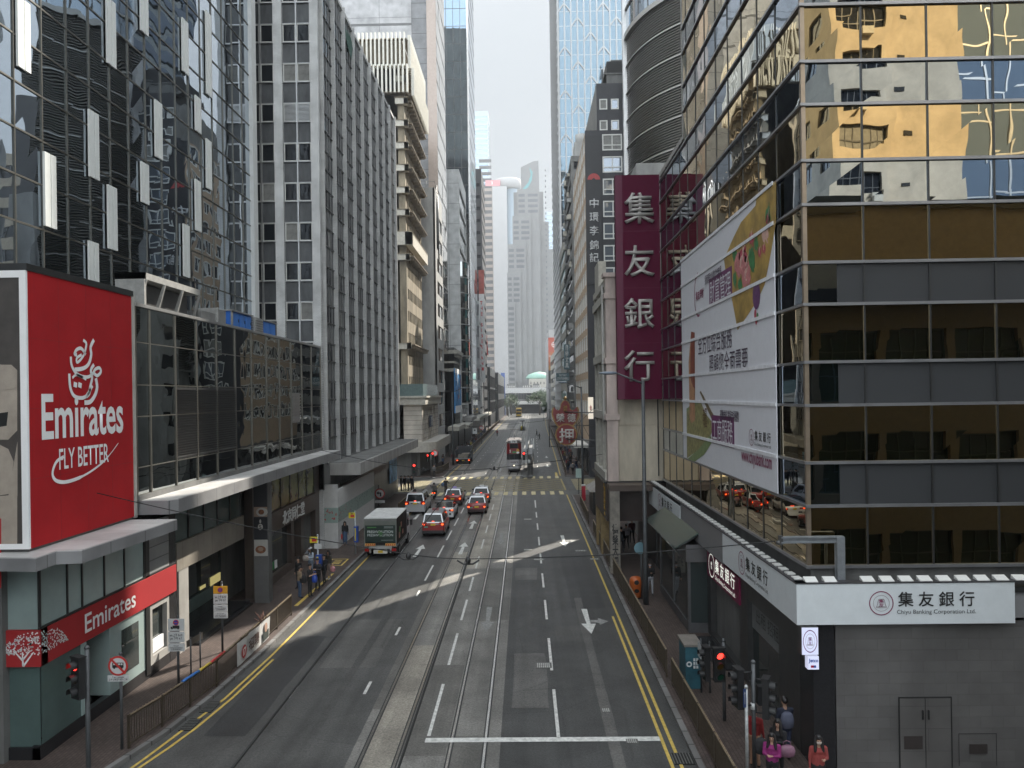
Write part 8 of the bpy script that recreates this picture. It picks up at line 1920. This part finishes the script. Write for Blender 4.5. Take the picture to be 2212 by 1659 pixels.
for yy in (-.5, .55):
    mb = MB(); P = [(0,yy+.33*math.cos(a),.34+.33*math.sin(a)) for a in arange(0,6.2832,20)]; mb.tube(P, .018, 6); 
    for k in range(5): mb.tube([(0,yy,.34),(0,yy+.33*math.cos(k*1.257),.34+.33*math.sin(k*1.257))], .004, 4)
    mb.build('wheel', TYRE, t, local=True)
mb = MB()
for a, b_ in (((0,-.5,.34),(0,-.05,.32)),((0,-.05,.32),(0,-.2,.85)),((0,-.2,.82),(0,.4,.85)),((0,-.05,.32),(0,.4,.78)),((0,.55,.34),(0,.38,.98)),((0,-.5,.34),(0,-.2,.8))): mb.tube([a,b_], .018, 6)
mb.build('frame', mat('bike_grey', (.05,.05,.055), .4, .5), t, local=True); mb = MB(); mb.tube([(-.28,.36,1.0),(0,.38,.98),(.28,.36,1.0)], .014, 6); mb.build('handlebar', BLACKM, t, local=True); mb = MB(); mb.box(-.08,.08,-.34,-.1,.86,.92); mb.build('saddle', BLACKM, t, local=True)
# ================================================================== people
SKIN = mat('skin', (.40,.24,.17), .55, var=.05); SKIND = mat('skin_tan', (.30,.17,.11), .55, var=.05); HAIR = mat('hair_black', (.012,.010,.010), .45); EYE = mat('eye_dark', (.01,.008,.008), .3); LIP = mat('lip', (.28,.09,.08), .5)
CL = {}
def cloth(c): 
    k = '_'.join('%d' % (v*255) for v in c)
    if k not in CL: CL[k] = mat('cloth_'+k, c, .85, var=.18, vs=7)
    return CL[k]
def capsule(mb, p, r0, q, r1, n=8, mi=0):
    p, q = Vector(p), Vector(q); d = (q-p); L = d.length; d = d.normalized() if L > 1e-6 else Vector((0,0,1)); a = d.orthogonal().normalized(); b = d.cross(a)
    rings = []
    for t_, rr in ((-.98,.2),(-.7,.714),(0,1)): rings.append((p+d*r0*t_, r0*rr))
    for t_, rr in ((0,1),(.7,.714),(.98,.2)): rings.append((q+d*r1*t_, r1*rr))
    mb.loft([[tuple(c+(a*math.cos(6.2832*j/n)+b*math.sin(6.2832*j/n))*r) for j in range(n)] for c, r in rings], mi)
def figure(prims, mats, name, vox, extra=None):
    """one continuous skin grown round a skeleton of limbs: prims = (p, r0, q, r1, material)"""
    mb = MB()
    for p in prims: capsule(mb, *p[:4])
    me = mb.mesh('tmp', mats[0]); tmp = bpy.data.objects.new('tmp', me); COL.objects.link(tmp)
    md_ = tmp.modifiers.new('r', 'REMESH'); md_.mode = 'VOXEL'; md_.voxel_size = vox; md_.use_smooth_shade = True
    sm = tmp.modifiers.new('s', 'SMOOTH'); sm.iterations = 3; sm.factor = .5
    dg = bpy.context.evaluated_depsgraph_get(); out = bpy.data.meshes.new_from_object(tmp.evaluated_get(dg))
    bpy.data.objects.remove(tmp); bpy.data.meshes.remove(me); out.name = name
    out.materials.clear()
    for m in mats: out.materials.append(m)
    P = [(Vector(p[0]), Vector(p[2])-Vector(p[0]), p[1], p[3], p[4]) for p in prims]
    idx = []
    for f in out.polygons:
        c = f.center; best = 1e9; bm_ = 0
        for p, d, r0, r1, m in P:
            l2 = d.length_squared; u = 0 if l2 < 1e-9 else max(0, min(1, (c-p).dot(d)/l2)); e = (c-p-d*u).length/(r0+(r1-r0)*u)
            if e < best: best = e; bm_ = m
        idx.append(bm_)
    out.polygons.foreach_set('material_index', idx)
    if extra is not None:
        bm = bmesh.new(); bm.from_mesh(out); e2 = extra.mesh('tmp2', mats); bm.from_mesh(e2); bm.to_mesh(out); bm.free(); bpy.data.meshes.remove(e2)
    out.polygons.foreach_set('use_smooth', [True]*len(out.polygons)); out.update()
    return out
def arm_pts(kind, s, sh):
    x = s*.20
    if kind == 'down': return (x*1.15,.0,1.13*sh), (x*1.25,.05,.90*sh)
    if kind == 'swing': return (x*1.15,s*.10,1.14*sh), (x*1.2,s*.2+.04,.93*sh)
    if kind == 'phone': return (x*1.1,.05,1.13*sh), (s*.07,.27,1.20*sh)
    if kind == 'up': return (x*1.3,.14,1.22*sh), (s*.05,.16,1.50*sh)
    if kind == 'cap': return (x*1.9,.05,1.36*sh), (s*.12,.12,1.56*sh)
    if kind == 'bars': return (x*1.3,.12,1.18*sh), (s*.30,.42,1.10*sh)
    return (x*1.15,0,1.13*sh), (x*1.25,.05,.9*sh)
def person_mesh(h, top, legs, shoes, arms=('down','down'), stance='stand', hair='short', skin=SKIN, skirt=None, detail=1, sleeves=True, vox=None):
    s = h/1.70; sh = 1.0
    P = []; sk, tp, lg, so = 0, 1, 2, 3
    hip = .93; lean = 0
    if stance == 'ride': kn = [(-.16,.30,.82),(.16,.30,.82)]; an = [(-.16,.18,.45),(.16,.18,.45)]; hip = .90
    elif stance == 'cycle': kn = [(-.11,.26,.75),(.11,.20,.55)]; an = [(-.11,.0,.42),(.11,.02,.15)]; hip = 1.0; lean = .22
    elif stance == 'walk': kn = [(-.09,.15,.50),(.09,-.06,.49)]; an = [(-.09,.18,.10),(.09,-.26,.14)]
    else: kn = [(-.10,.02,.50),(.10,.0,.50)]; an = [(-.11,.0,.09),(.11,.0,.09)]
    hz_ = lambda z: z+(hip-.93)
    P.append(((-.065,0,hip),.108,(-.062,lean*.5,hz_(1.20)),.100,tp)); P.append(((.065,0,hip),.108,(.062,lean*.5,hz_(1.20)),.100,tp))
    P.append(((-.085,lean*.9,hz_(1.31)),.105,(.085,lean*.9,hz_(1.31)),.105,tp)); P.append(((-.16,lean,hz_(1.40)),.06,(.16,lean,hz_(1.40)),.06,tp))
    P.append(((-.07,0,hip-.02),.12,(.07,0,hip-.02),.12,lg))
    P.append(((0,lean,hz_(1.42)),.058,(0,lean+.02,hz_(1.54)),.05,sk))
    hy = lean+.025; P.append(((0,hy,hz_(1.565)),.072,(0,hy-.01,hz_(1.635)),.088,sk)); P.append(((0,hy+.085,hz_(1.60)),.014,(0,hy+.095,hz_(1.578)),.016,sk))
    for q in (-1, 1): P.append(((q*.088,hy-.01,hz_(1.60)),.018,(q*.09,hy-.01,hz_(1.58)),.014,sk))
    for i, q in enumerate((-1, 1)):
        P.append(((q*.09,0,hip-.03),.092,kn[i],.062,lg)); P.append((kn[i],.06,an[i],.043,lg)); a = an[i]; P.append((a,.045,(a[0],a[1]+.13,a[2]-.045),.036,so))
        e, w_ = arm_pts(arms[i], q, 1); e = (e[0],e[1]+lean,hz_(e[2])); w_ = (w_[0],w_[1]+lean,hz_(w_[2]))
        P.append(((q*.19,lean,hz_(1.40)),.058,e,.046,tp)); P.append((e,.044,w_,.033,tp if sleeves else sk)); d = (Vector(w_)-Vector(e)).normalized(); P.append((w_,.030,tuple(Vector(w_)+d*.07),.034,sk))
        an[i] = (w_, d)
    if skirt: P.append(((0,0,hip),.15,(0,0,.40),.19,lg))
    P = [(tuple(v*s for v in p[0]),p[1]*s,tuple(v*s for v in p[2]),p[3]*s,p[4]) for p in P]
    ex = None
    if detail:
        ex = MB()
        for i, q in enumerate((-1, 1)):
            w_, d = an[i]; w_ = Vector(w_)*s; side = d.cross(Vector((0,0,1))); side = side.normalized() if side.length > .1 else Vector((1,0,0)); dn = d.cross(side).normalized(); b = w_+d*.075*s
            for k, (o, l) in enumerate(((-.026,.058),(-.009,.068),(.009,.064),(.025,.05))):
                p0 = b+side*o*s; p1 = p0+d*l*.55*s+dn*.006; p2 = p1+d*l*.4*s+dn*.022*s; ex.tube([p0,p1,p2], [.0095*s,.0085*s,.006*s], 6, 0)
            p0 = w_+d*.03*s-side*.028*s*q; ex.tube([p0,p0-side*.03*s*q+d*.03*s,p0-side*.035*s*q+d*.055*s+dn*.01], [.011*s,.0095*s,.007*s], 6, 0)
        for q in (-1, 1): ex.lathe([(.003,-.004),(.012,0),(.003,.004)], ((q*.034)*s,(hy+.078)*s,hz_(1.615)*s), 'Y', 8, 4)
        ex.box(-.022*s,.022*s,(hy+.070)*s,(hy+.078)*s,(hz_(1.552))*s,(hz_(1.559))*s,5)
    body = figure(P, [skin, top, legs, shoes, EYE, LIP], 'person_body', (vox or .022)*s, ex)
    H = [((0,hy-.032,hz_(1.655)),.097,(0,hy+.004,hz_(1.685)),.088,0)]
    if hair == 'long': H += [((0,hy-.06,hz_(1.62)),.085,(0,hy-.085,hz_(1.36)),.10,0), ((-.078,hy+.0,hz_(1.655)),.042,(-.105,hy+.03,hz_(1.33)),.05,0), ((.078,hy+.0,hz_(1.655)),.042,(.105,hy+.03,hz_(1.33)),.05,0)]
    if hair == 'tail': H += [((0,hy-.10,hz_(1.66)),.04,(0,hy-.13,hz_(1.45)),.03,0)]
    H = [(tuple(v*s for v in p[0]),p[1]*s,tuple(v*s for v in p[2]),p[3]*s,0) for p in H]
    return body, figure(H, [HAIR], 'hair', .016*s), s, hz_, hy
def person(label, x, y, rz, h=1.68, z=.13, group=None, mask=None, cap=None, helmet=None, vest=None, **k):
    body, hair, s, hz_, hy = person_mesh(h, **k)
    t = thing('person', label, 'person', (x, y, z), rz, group); o = bpy.data.objects.new('body', body); COL.objects.link(o); o.parent = t
    if not helmet: o = bpy.data.objects.new('hair', hair); COL.objects.link(o); o.parent = t
    if mask: mb = MB(); mb.loft([[((.074*s)*math.sin(a)*q, (hy+.01)*s+.086*s*math.cos(a)*q2, hz_(zz)*s) for a in arange(-1.25,1.25,8)] for zz,q,q2 in ((1.53,.8,.93),(1.555,1.03,1.1),(1.585,1.04,1.12),(1.60,.98,1.04))], cap=False); mb.build('face_mask', mask, t, local=True)
    if cap: mb = MB(); mb.lathe([(.105*s,hz_(1.66)*s),(.1*s,hz_(1.71)*s),(.06*s,hz_(1.765)*s),(.005,hz_(1.775)*s)], (0,(hy-.015)*s,0), 'Z', 14); mb.prism([(-.08*s,(hy+.06)*s),(.08*s,(hy+.06)*s),(.05*s,(hy+.17)*s),(-.05*s,(hy+.17)*s)], hz_(1.665)*s, hz_(1.68)*s); mb.build('cap', cap, t, local=True)
    if helmet: mb = MB(); mb.lathe([(.095*s,hz_(1.56)*s),(.13*s,hz_(1.62)*s),(.13*s,hz_(1.70)*s),(.08*s,hz_(1.77)*s),(.005,hz_(1.79)*s)], (0,(hy-.01)*s,0), 'Z', 16); mb.build('helmet', helmet, t, local=True)
    return t
C = cloth; BLK = C((.014,.014,.016)); DKN = C((.02,.025,.045)); WHT = C((.52,.53,.55)); JEAN = C((.055,.09,.16)); GRY = C((.11,.11,.115)); TANV = C((.27,.20,.13)); CORAL = C((.25,.045,.04)); PINK_ = C((.22,.02,.13)); REDT = C((.20,.015,.015)); PBLU = C((.38,.44,.52)); OLV = C((.055,.05,.04)); WSH = C((.45,.45,.45))
def bag(label, x, y, z, w, d, h, m, name='bag', strap=True):
    t = thing(name, label, 'bag', (x, y, z)); mb = MB(); mb.loft([[(w/2*q*math.cos(a),d/2*q*math.sin(a),h*zz) for a in arange(0,5.9,11)] for zz,q in ((0,.6),(.08,.95),(.5,1.08),(.85,.9),(1,.5))]); mb.build('body', m, t, local=True)
    if strap: mb = MB(); mb.tube([(-w*.25,0,h*.95),(-w*.2,0,h*1.3),(0,0,h*1.42),(w*.2,0,h*1.3),(w*.25,0,h*.95)], .012, 5); mb.build('handle', m, t, local=True)
    return t
PI = math.pi
# near right corner
def at(px, py, Y): return AY(px, py, Y)[0]
person('woman in a coral jacket with a pale mask and long black hair, facing the camera', at(1768,1620,19.8), 19.8, PI, 1.62, top=CORAL, legs=BLK, shoes=BLK, hair='long', mask=C((.55,.47,.42)), arms=('phone','down'))
person('woman in a magenta top and long hair bowed over her phone', at(1668,1600,20.05), 20.05, PI-.5, 1.58, top=PINK_, legs=BLK, shoes=BLK, hair='long', arms=('phone','phone'))
bag('black backpack on the woman in the magenta top', at(1648,1600,20.2)-.02, 20.3, .13+.95, .3, .2, .42, BLK, 'backpack', False)
person('woman with loose black hair in dark clothes beside the pink bag', at(1681,1575,20.75), 20.75, PI-.7, 1.64, top=BLK, legs=BLK, shoes=BLK, hair='long', arms=('phone','down'))
bag('soft pink shoulder bag held by the dark haired woman at the corner', at(1700,1608,20.5), 20.5, .13+.78, .42, .22, .30, mat('bag_pink', (.22,.11,.16), .6, var=.15, vs=6))
person('man seen from behind in a navy jacket and jeans with a grey backpack', 7.25, 21.9, .1, 1.76, top=DKN, legs=C((.035,.045,.085)), shoes=BLK, arms=('down','swing'))
bag('grey and navy backpack on the man walking along the shop wall', 7.25, 21.72, .13+1.0, .36, .22, .45, C((.10,.11,.16)), 'backpack', False)
person('woman in a red blouse half hidden behind the thick signal post', at(1630,1570,21.5), 21.5, -.6, 1.66, top=REDT, legs=SKIND, shoes=BLK, hair='tail', arms=('phone','down'))
x, y = G(1405, 1285, .13); person('masked man in a black jacket and white trousers walking towards the camera', x, y, PI, 1.68, top=BLK, legs=C((.33,.34,.37)), shoes=BLK, mask=PBLU, arms=('phone','down'), stance='walk')
for (px, py, lab, tp) in ((1354,1187,'pedestrian with a white and dark rucksack in the arcade',C((.30,.30,.32))),(1366,1175,'pedestrian in dark maroon walking away in the arcade',C((.08,.03,.035))),(1343,1195,'pedestrian in black nearest the pawnshop pillar',BLK)):
    x, y = G(px, py, .13); person(lab, x, y, .1, 1.7, top=tp, legs=BLK, shoes=BLK, stance='walk', arms=('swing','swing'))
# bus stop queue
def stop(px, py, lab, rz, h=1.68, **k): x, y = G(px, py, .13); return person(lab, x, y, rz, h, **k)
stop(672, 1245, 'woman with a white cap and pale blue jacket, arm raised, at the bus stop', PI-.5, 1.66, top=PBLU, legs=C((.16,.21,.28)), shoes=WSH, hair='long', cap=WHT, arms=('phone','cap'))
stop(646, 1272, 'youth in a black tracksuit top with white chest stripes at the bus stop', PI-.6, 1.70, top=BLK, legs=BLK, shoes=BLK)
t = stop(648, 1293, 'person in a tan waistcoat and jeans drinking, nearest of the bus queue', -.9, 1.66, top=TANV, legs=JEAN, shoes=BLK, arms=('up','down'), sleeves=True)
stop(670, 1290, 'man in a black T-shirt looking at his phone at the kerb', -PI/2-.2, 1.72, top=BLK, legs=BLK, shoes=BLK, arms=('phone','phone'), sleeves=False)
stop(687, 1276, 'man in a black tracksuit with white sleeve stripes and head bowed', PI-.3, 1.72, top=C((.018,.018,.024)), legs=BLK, shoes=BLK, arms=('phone','phone'))
stop(701, 1264, 'person in black striding with a phone at the kerb end of the queue', PI-.4, 1.68, top=BLK, legs=C((.02,.02,.02)), shoes=BLK, stance='walk', arms=('phone','phone'), hair='tail')
stop(711, 1252, 'woman with long hair, olive jacket and pale trousers, last in the queue', PI-.6, 1.66, top=OLV, legs=C((.24,.19,.17)), shoes=WSH, hair='long')
stop(746, 1178, 'woman in a long blue skirt carrying a red bag past the hoarding', PI-.1, 1.66, top=BLK, legs=JEAN, shoes=C((.35,.2,.17)), hair='long', skirt=True, arms=('down','down'))
def hb(px, py, feet, *a): x, y = G(*feet, .13); X_, Z_ = AY(px, py, y-.12); bag(a[0], X_, y-.12, Z_-.15, a[1], .2, a[2], a[3])
hb(735, 1161, (746,1178), 'bright red carrier bag in the hand of the woman by the hoarding', .32, .42, mat('bag_red', (.55,.03,.025), .4))
hb(680, 1252, (672,1288), 'blue carrier bag held beside the man in the black T-shirt', .28, .42, mat('bag_blue', (.03,.08,.42), .4))
hb(719, 1229, (711,1252), 'red and white carrier bag of the last woman in the queue', .28, .3, mat('bag_rose', (.50,.22,.24), .5, var=.6, vs=9))
hb(661, 1206, (672,1245), 'cream shoulder bag of the woman with the white cap', .38, .34, mat('bag_cream', (.42,.38,.34), .6))
hb(655, 1253, (648,1293), 'black round shoulder bag of the person in the tan waistcoat', .36, .4, BLK)
stop(803, 1101, 'dark clad person standing by the hoarding end near the no left turn sign', PI, 1.66, top=BLK, legs=DKN, shoes=BLK)
for i, (px, lab, tp) in enumerate(((867,'leftmost',OLV),(875,'second',BLK),(883,'third',GRY),(890,'rightmost',BLK))):
    stop(px, 1061, lab + ' of the dark figures waiting at the left corner beneath the beach poster', PI*.5*i-1, 1.70, top=tp, legs=BLK, shoes=BLK, detail=0, group='people waiting at the left corner')
stop(938, 1033, 'person in grey waiting by the twin signal post on the far left corner', PI, 1.7, top=GRY, legs=BLK, shoes=WSH, detail=0)
person('motor scooter rider in a grey jacket and dark helmet', SCX, SCY-.35, 0, 1.72, z=-.08, top=C((.10,.095,.085)), legs=BLK, shoes=BLK, arms=('bars','bars'), stance='ride', helmet=BLKP, detail=0)
person('cyclist in black with a hood riding ahead of the taxis', BKX, BKY-.22, 0, 1.70, z=.0, top=BLK, legs=C((.05,.035,.035)), shoes=BLK, arms=('bars','bars'), stance='cycle', detail=0)
bag('blue grey sling bag at the cyclist, left side', BKX-.3, BKY-.25, .95, .3, .2, .4, C((.10,.15,.25)), 'bag', False)
for (px, py, lab, tp, rz) in ((1074.5,943,'tiny person in red walking in the far left lane',REDT,0),(1160,943,'dark figure with a bag crossing the right lane, farther of the pair',BLK,1.2),(1165.5,951,'dark figure crossing the right lane, nearer of the pair',OLV,-1.2)):
    x, y = G(px, py); person(lab, x, y, rz, 1.72, z=0, top=tp, legs=BLK, shoes=BLK, stance='walk', arms=('swing','swing'), detail=0)
for k, (dx_, lab) in enumerate(((-.5,'left'),(.35,'middle'),(.85,'right'))):
    person(lab + ' worker in a white helmet standing in front of the tipper lorry', -9.55+dx_, tl.location.y+4.4, PI, 1.7, z=.75 if k == 1 else .6, top=C((.30,.26,.05)) if k else GRY, legs=DKN, shoes=BLK, helmet=LETW, detail=0, group='helmeted workers at the tipper lorry')
# far pavements: two figure models repeated with clothes of their own
base = [person_mesh(1.68, BLK, BLK, BLK, detail=0, stance='walk', arms=('swing','swing'), vox=.032)[:2], person_mesh(1.66, BLK, BLK, BLK, detail=0, vox=.032, hair='long', arms=('down','phone'))[:2]]
rr = random.Random(21); TOPS = [BLK, DKN, GRY, OLV, C((.25,.22,.05)), C((.16,.03,.03)), C((.2,.2,.22)), JEAN]
def crowd(lab, grp, n, f):
    for k in range(n):
        x, y = f(k); t = thing('person', lab, 'person', (x, y, .13), rr.uniform(0, 6.28), grp); b_, h_ = base[k % 2]
        for nm, me in (('body', b_), ('hair', h_)):
            o = bpy.data.objects.new(nm, me); COL.objects.link(o); o.parent = t
            if nm == 'body': o.material_slots[1].link = 'OBJECT'; o.material_slots[1].material = TOPS[rr.randrange(len(TOPS))]; o.material_slots[2].link = 'OBJECT'; o.material_slots[2].material = (BLK, DKN, JEAN)[k % 3]
def fl_l(k): y = 112+k*3.1+rr.uniform(-1,1); return KL(y)-rr.uniform(.5,2.1), y
def fl_r(k): y = 100+k*1.9+rr.uniform(-.6,.6); return KR(y)+rr.uniform(.5,2.2), y
crowd('pedestrian in the crowd along the far left pavement behind the railing', 'pedestrians on the far left pavement', 34, fl_l)
crowd('pedestrian in the backlit crowd on the far right pavement under the pawnshop sign', 'pedestrians on the far right pavement', 22, fl_r)
# ================================================================== across the side road behind the viewpoint (seen mirrored in the bank glass)
BEIGE = mat('beige_render', (.56,.48,.37), .8, var=.12, vs=.6, dirt=.15)
t = thing('residential_block', 'beige flats with bay windows and air conditioners, seen mirrored in the bank glass', 'building', (26, -14, 0))
fb_ = FR('B', -12.0); fz = FR('R', 22.4)
mb = MB(); mb.box(22.7, 32, -40, -12.3, 0, 70); mb.box(23, 26.2, -12.3, -11.85, 0, 69); mb.build('core', BEIGE, t)
fl = [12+3.0*k for k in range(19)]
mb = MB(); fb_.grid(mb, 22.4, 26.3, 0, 70, [(22.9,25.9)], [(z+.9,z+2.4) for z in fl], -.3, .6); fb_.box(mb, 26.3, 29.2, 0, 70, -.3, 0); fz.grid(mb, -40, -12.3, 0, 70, [(-39+3.4*k,-37.2+3.4*k) for k in range(8)], [(z+.9,z+2.3) for z in fl], -.3, 0); mb.build('wall', BEIGE, t)
windows(t, fb_, [(22.9,25.9,z+.9,z+2.4) for z in fl], ALUD, DGLASS, n=.3, fw=.07, mull=4, trans=1)
windows(t, fz, [(-39+3.4*k,-37.2+3.4*k,z+.9,z+2.3) for k in range(8) for z in fl], ALUD, DGLASS, n=-.2, fw=.07, mull=1, cap=100)
mb = MB()
for z in fl: fb_.box(mb, 27.3, 27.9, z+1.6, z+1.9, 0, .05)
mb.build('slot_windows', DARK, t)
for k, z in enumerate(fl[::2]):
    mb = MB(); fb_.box(mb, 23.6+(k%3)*.7, 24.3+(k%3)*.7, z+.35, z+.85, .6, 1.0); mb.build('air_conditioner', CRM, t)
t = band_tower('mirror_tower', 'blue glass office tower mirrored at the right edge of the bank', 34.5, 70, -55, -25, 95, ALUD, BLUG, 'R', dz=3.4, win=.9, front=False)
fb2 = FR('B', -25.0); 
for k in range(27):
    mb = MB(); fb2.panes(mb, arange(34.5, 70, 16), [4+3.4*k, 7.3+3.4*k], .05, .01); mb.build('north_glazing', mirror('north_glass', (.35,.42,.5), .01, .4), t)
mb = MB()
for k in range(28): fb2.box(mb, 34.5, 70, 3.9+3.4*k, 4.05+3.4*k, 0, .12)
for x in arange(34.5, 70, 16): fb2.box(mb, x-.08, x+.08, 4, 95, 0, .14)
mb.build('north_mullion', ALU, t)
t = thing('corner_arcade', 'ochre low building across the side road, mirrored in the lower bank glass', 'building', (18, 4, 0)); fb3 = FR('B', 8.0); OCH = mat('ochre_render', (.17,.14,.09), .7, var=.1)
mb = MB(); mb.box(9.6, 40, -8, 7.6, 0, 18.6); mb.build('core', DARK, t)
mb = MB(); fb3.grid(mb, 9.6, 40, 0, 19.2, [(10.5+3.2*k,13.3+3.2*k) for k in range(9)], [(1,4),(5.6,8.6),(10.2,13.4)], -.4, 0); mb.box(9.6, 40, -8, 8.2, 18.9, 19.4); mb.build('wall', OCH, t); mb = MB(); fb3.box(mb, 9.6, 40, 15.2, 18.9, .0, .12); mb.build('upper_fascia', mat('ochre_fascia_lit', (.50,.38,.22), .7, var=.1), t); mb = MB(); fb3.box(mb, 9.6, 40, 14.6, 15.2, .0, .5); mb.build('cornice', DARK, t)  # fascia colour lifted to stand for the extra light the top catches
windows(t, fb3, [(10.5+3.2*k,13.3+3.2*k,z0,z1) for k in range(9) for z0,z1 in ((1,4),(5.6,8.6),(10.2,13.4))], mat('green_frame', (.03,.06,.05), .4), mat('green_pane', (.03,.05,.03), .1, spec=.7), n=-.3, mull=3, trans=2)

t = band_tower('back_tower', 'slate blue tower behind the dark block, mirrored in the left glass tower', 30, 45.5, 126, 150, 130, mat('slate_blue', (.10,.125,.17), .5, var=.15), BGLASS, 'R', dz=3.4, win=.45)
t = band_tower('back_flats', 'beige flats behind the dark block, mirrored in the left glass tower', 24.5, 40, 100, 121, 44, BEIGE, DGLASS, 'R', dz=3.0, win=.5, mull=2.2)
t = band_tower('lane_tower', 'grey office tower behind the bank and the arcade house', 20, 34, 56, 80, 74, CONCR, BGLASS, 'R', dz=3.2, win=.5)  # added out of sight to block the sun from the nearer lanes
t = thing('footbridge', 'covered footbridge over the street at the viewpoint, mirrored in the bank glass', 'footbridge', (0, -3.5, 6.8))
mb = MB(); mb.box(-45, 45, -6.2, -1.2, 6.9, 7.9); mb.build('deck', CONCR, t); mb = MB(); mb.box(-45, 45, -6.6, -.9, 11.8, 12.2); mb.build('roof', CONCD, t)
for y in (-6.1, -1.3):
    mb = MB(); mb.box(-45, 45, y-.05, y+.05, 7.9, 9.0); mb.build('parapet', STONE, t)
    for k in range(16): mb = MB(); mb.box(-45+k*6-.12, -45+k*6+.12, y-.1, y+.1, 9.0, 11.8); mb.build('post', ALUD, t)
for x in (-13.5, 6.5): mb = MB(); mb.box(x-.5, x+.5, -4.2, -3.2, 0, 6.9); mb.build('pier', CONCR, t)
# ------------------------------------------------------------------ the air of the street
hz_m = bpy.data.materials.new('haze_air'); hz_m.use_nodes = True
hn = hz_m.node_tree.nodes; hn.clear()
ho = hn.new('ShaderNodeOutputMaterial'); hv = hn.new('ShaderNodeVolumePrincipled')
hv.inputs['Color'].default_value = (.86,.92,1.0,1); hv.inputs['Density'].default_value = .0004; hv.inputs['Anisotropy'].default_value = .45
hz_m.node_tree.links.new(hv.outputs['Volume'], ho.inputs['Volume'])
mb = MB(); mb.box(-130, 150, -120, 860, -1.2, 210); o = mb.build('haze', hz_m); o['kind'] = 'stuff'
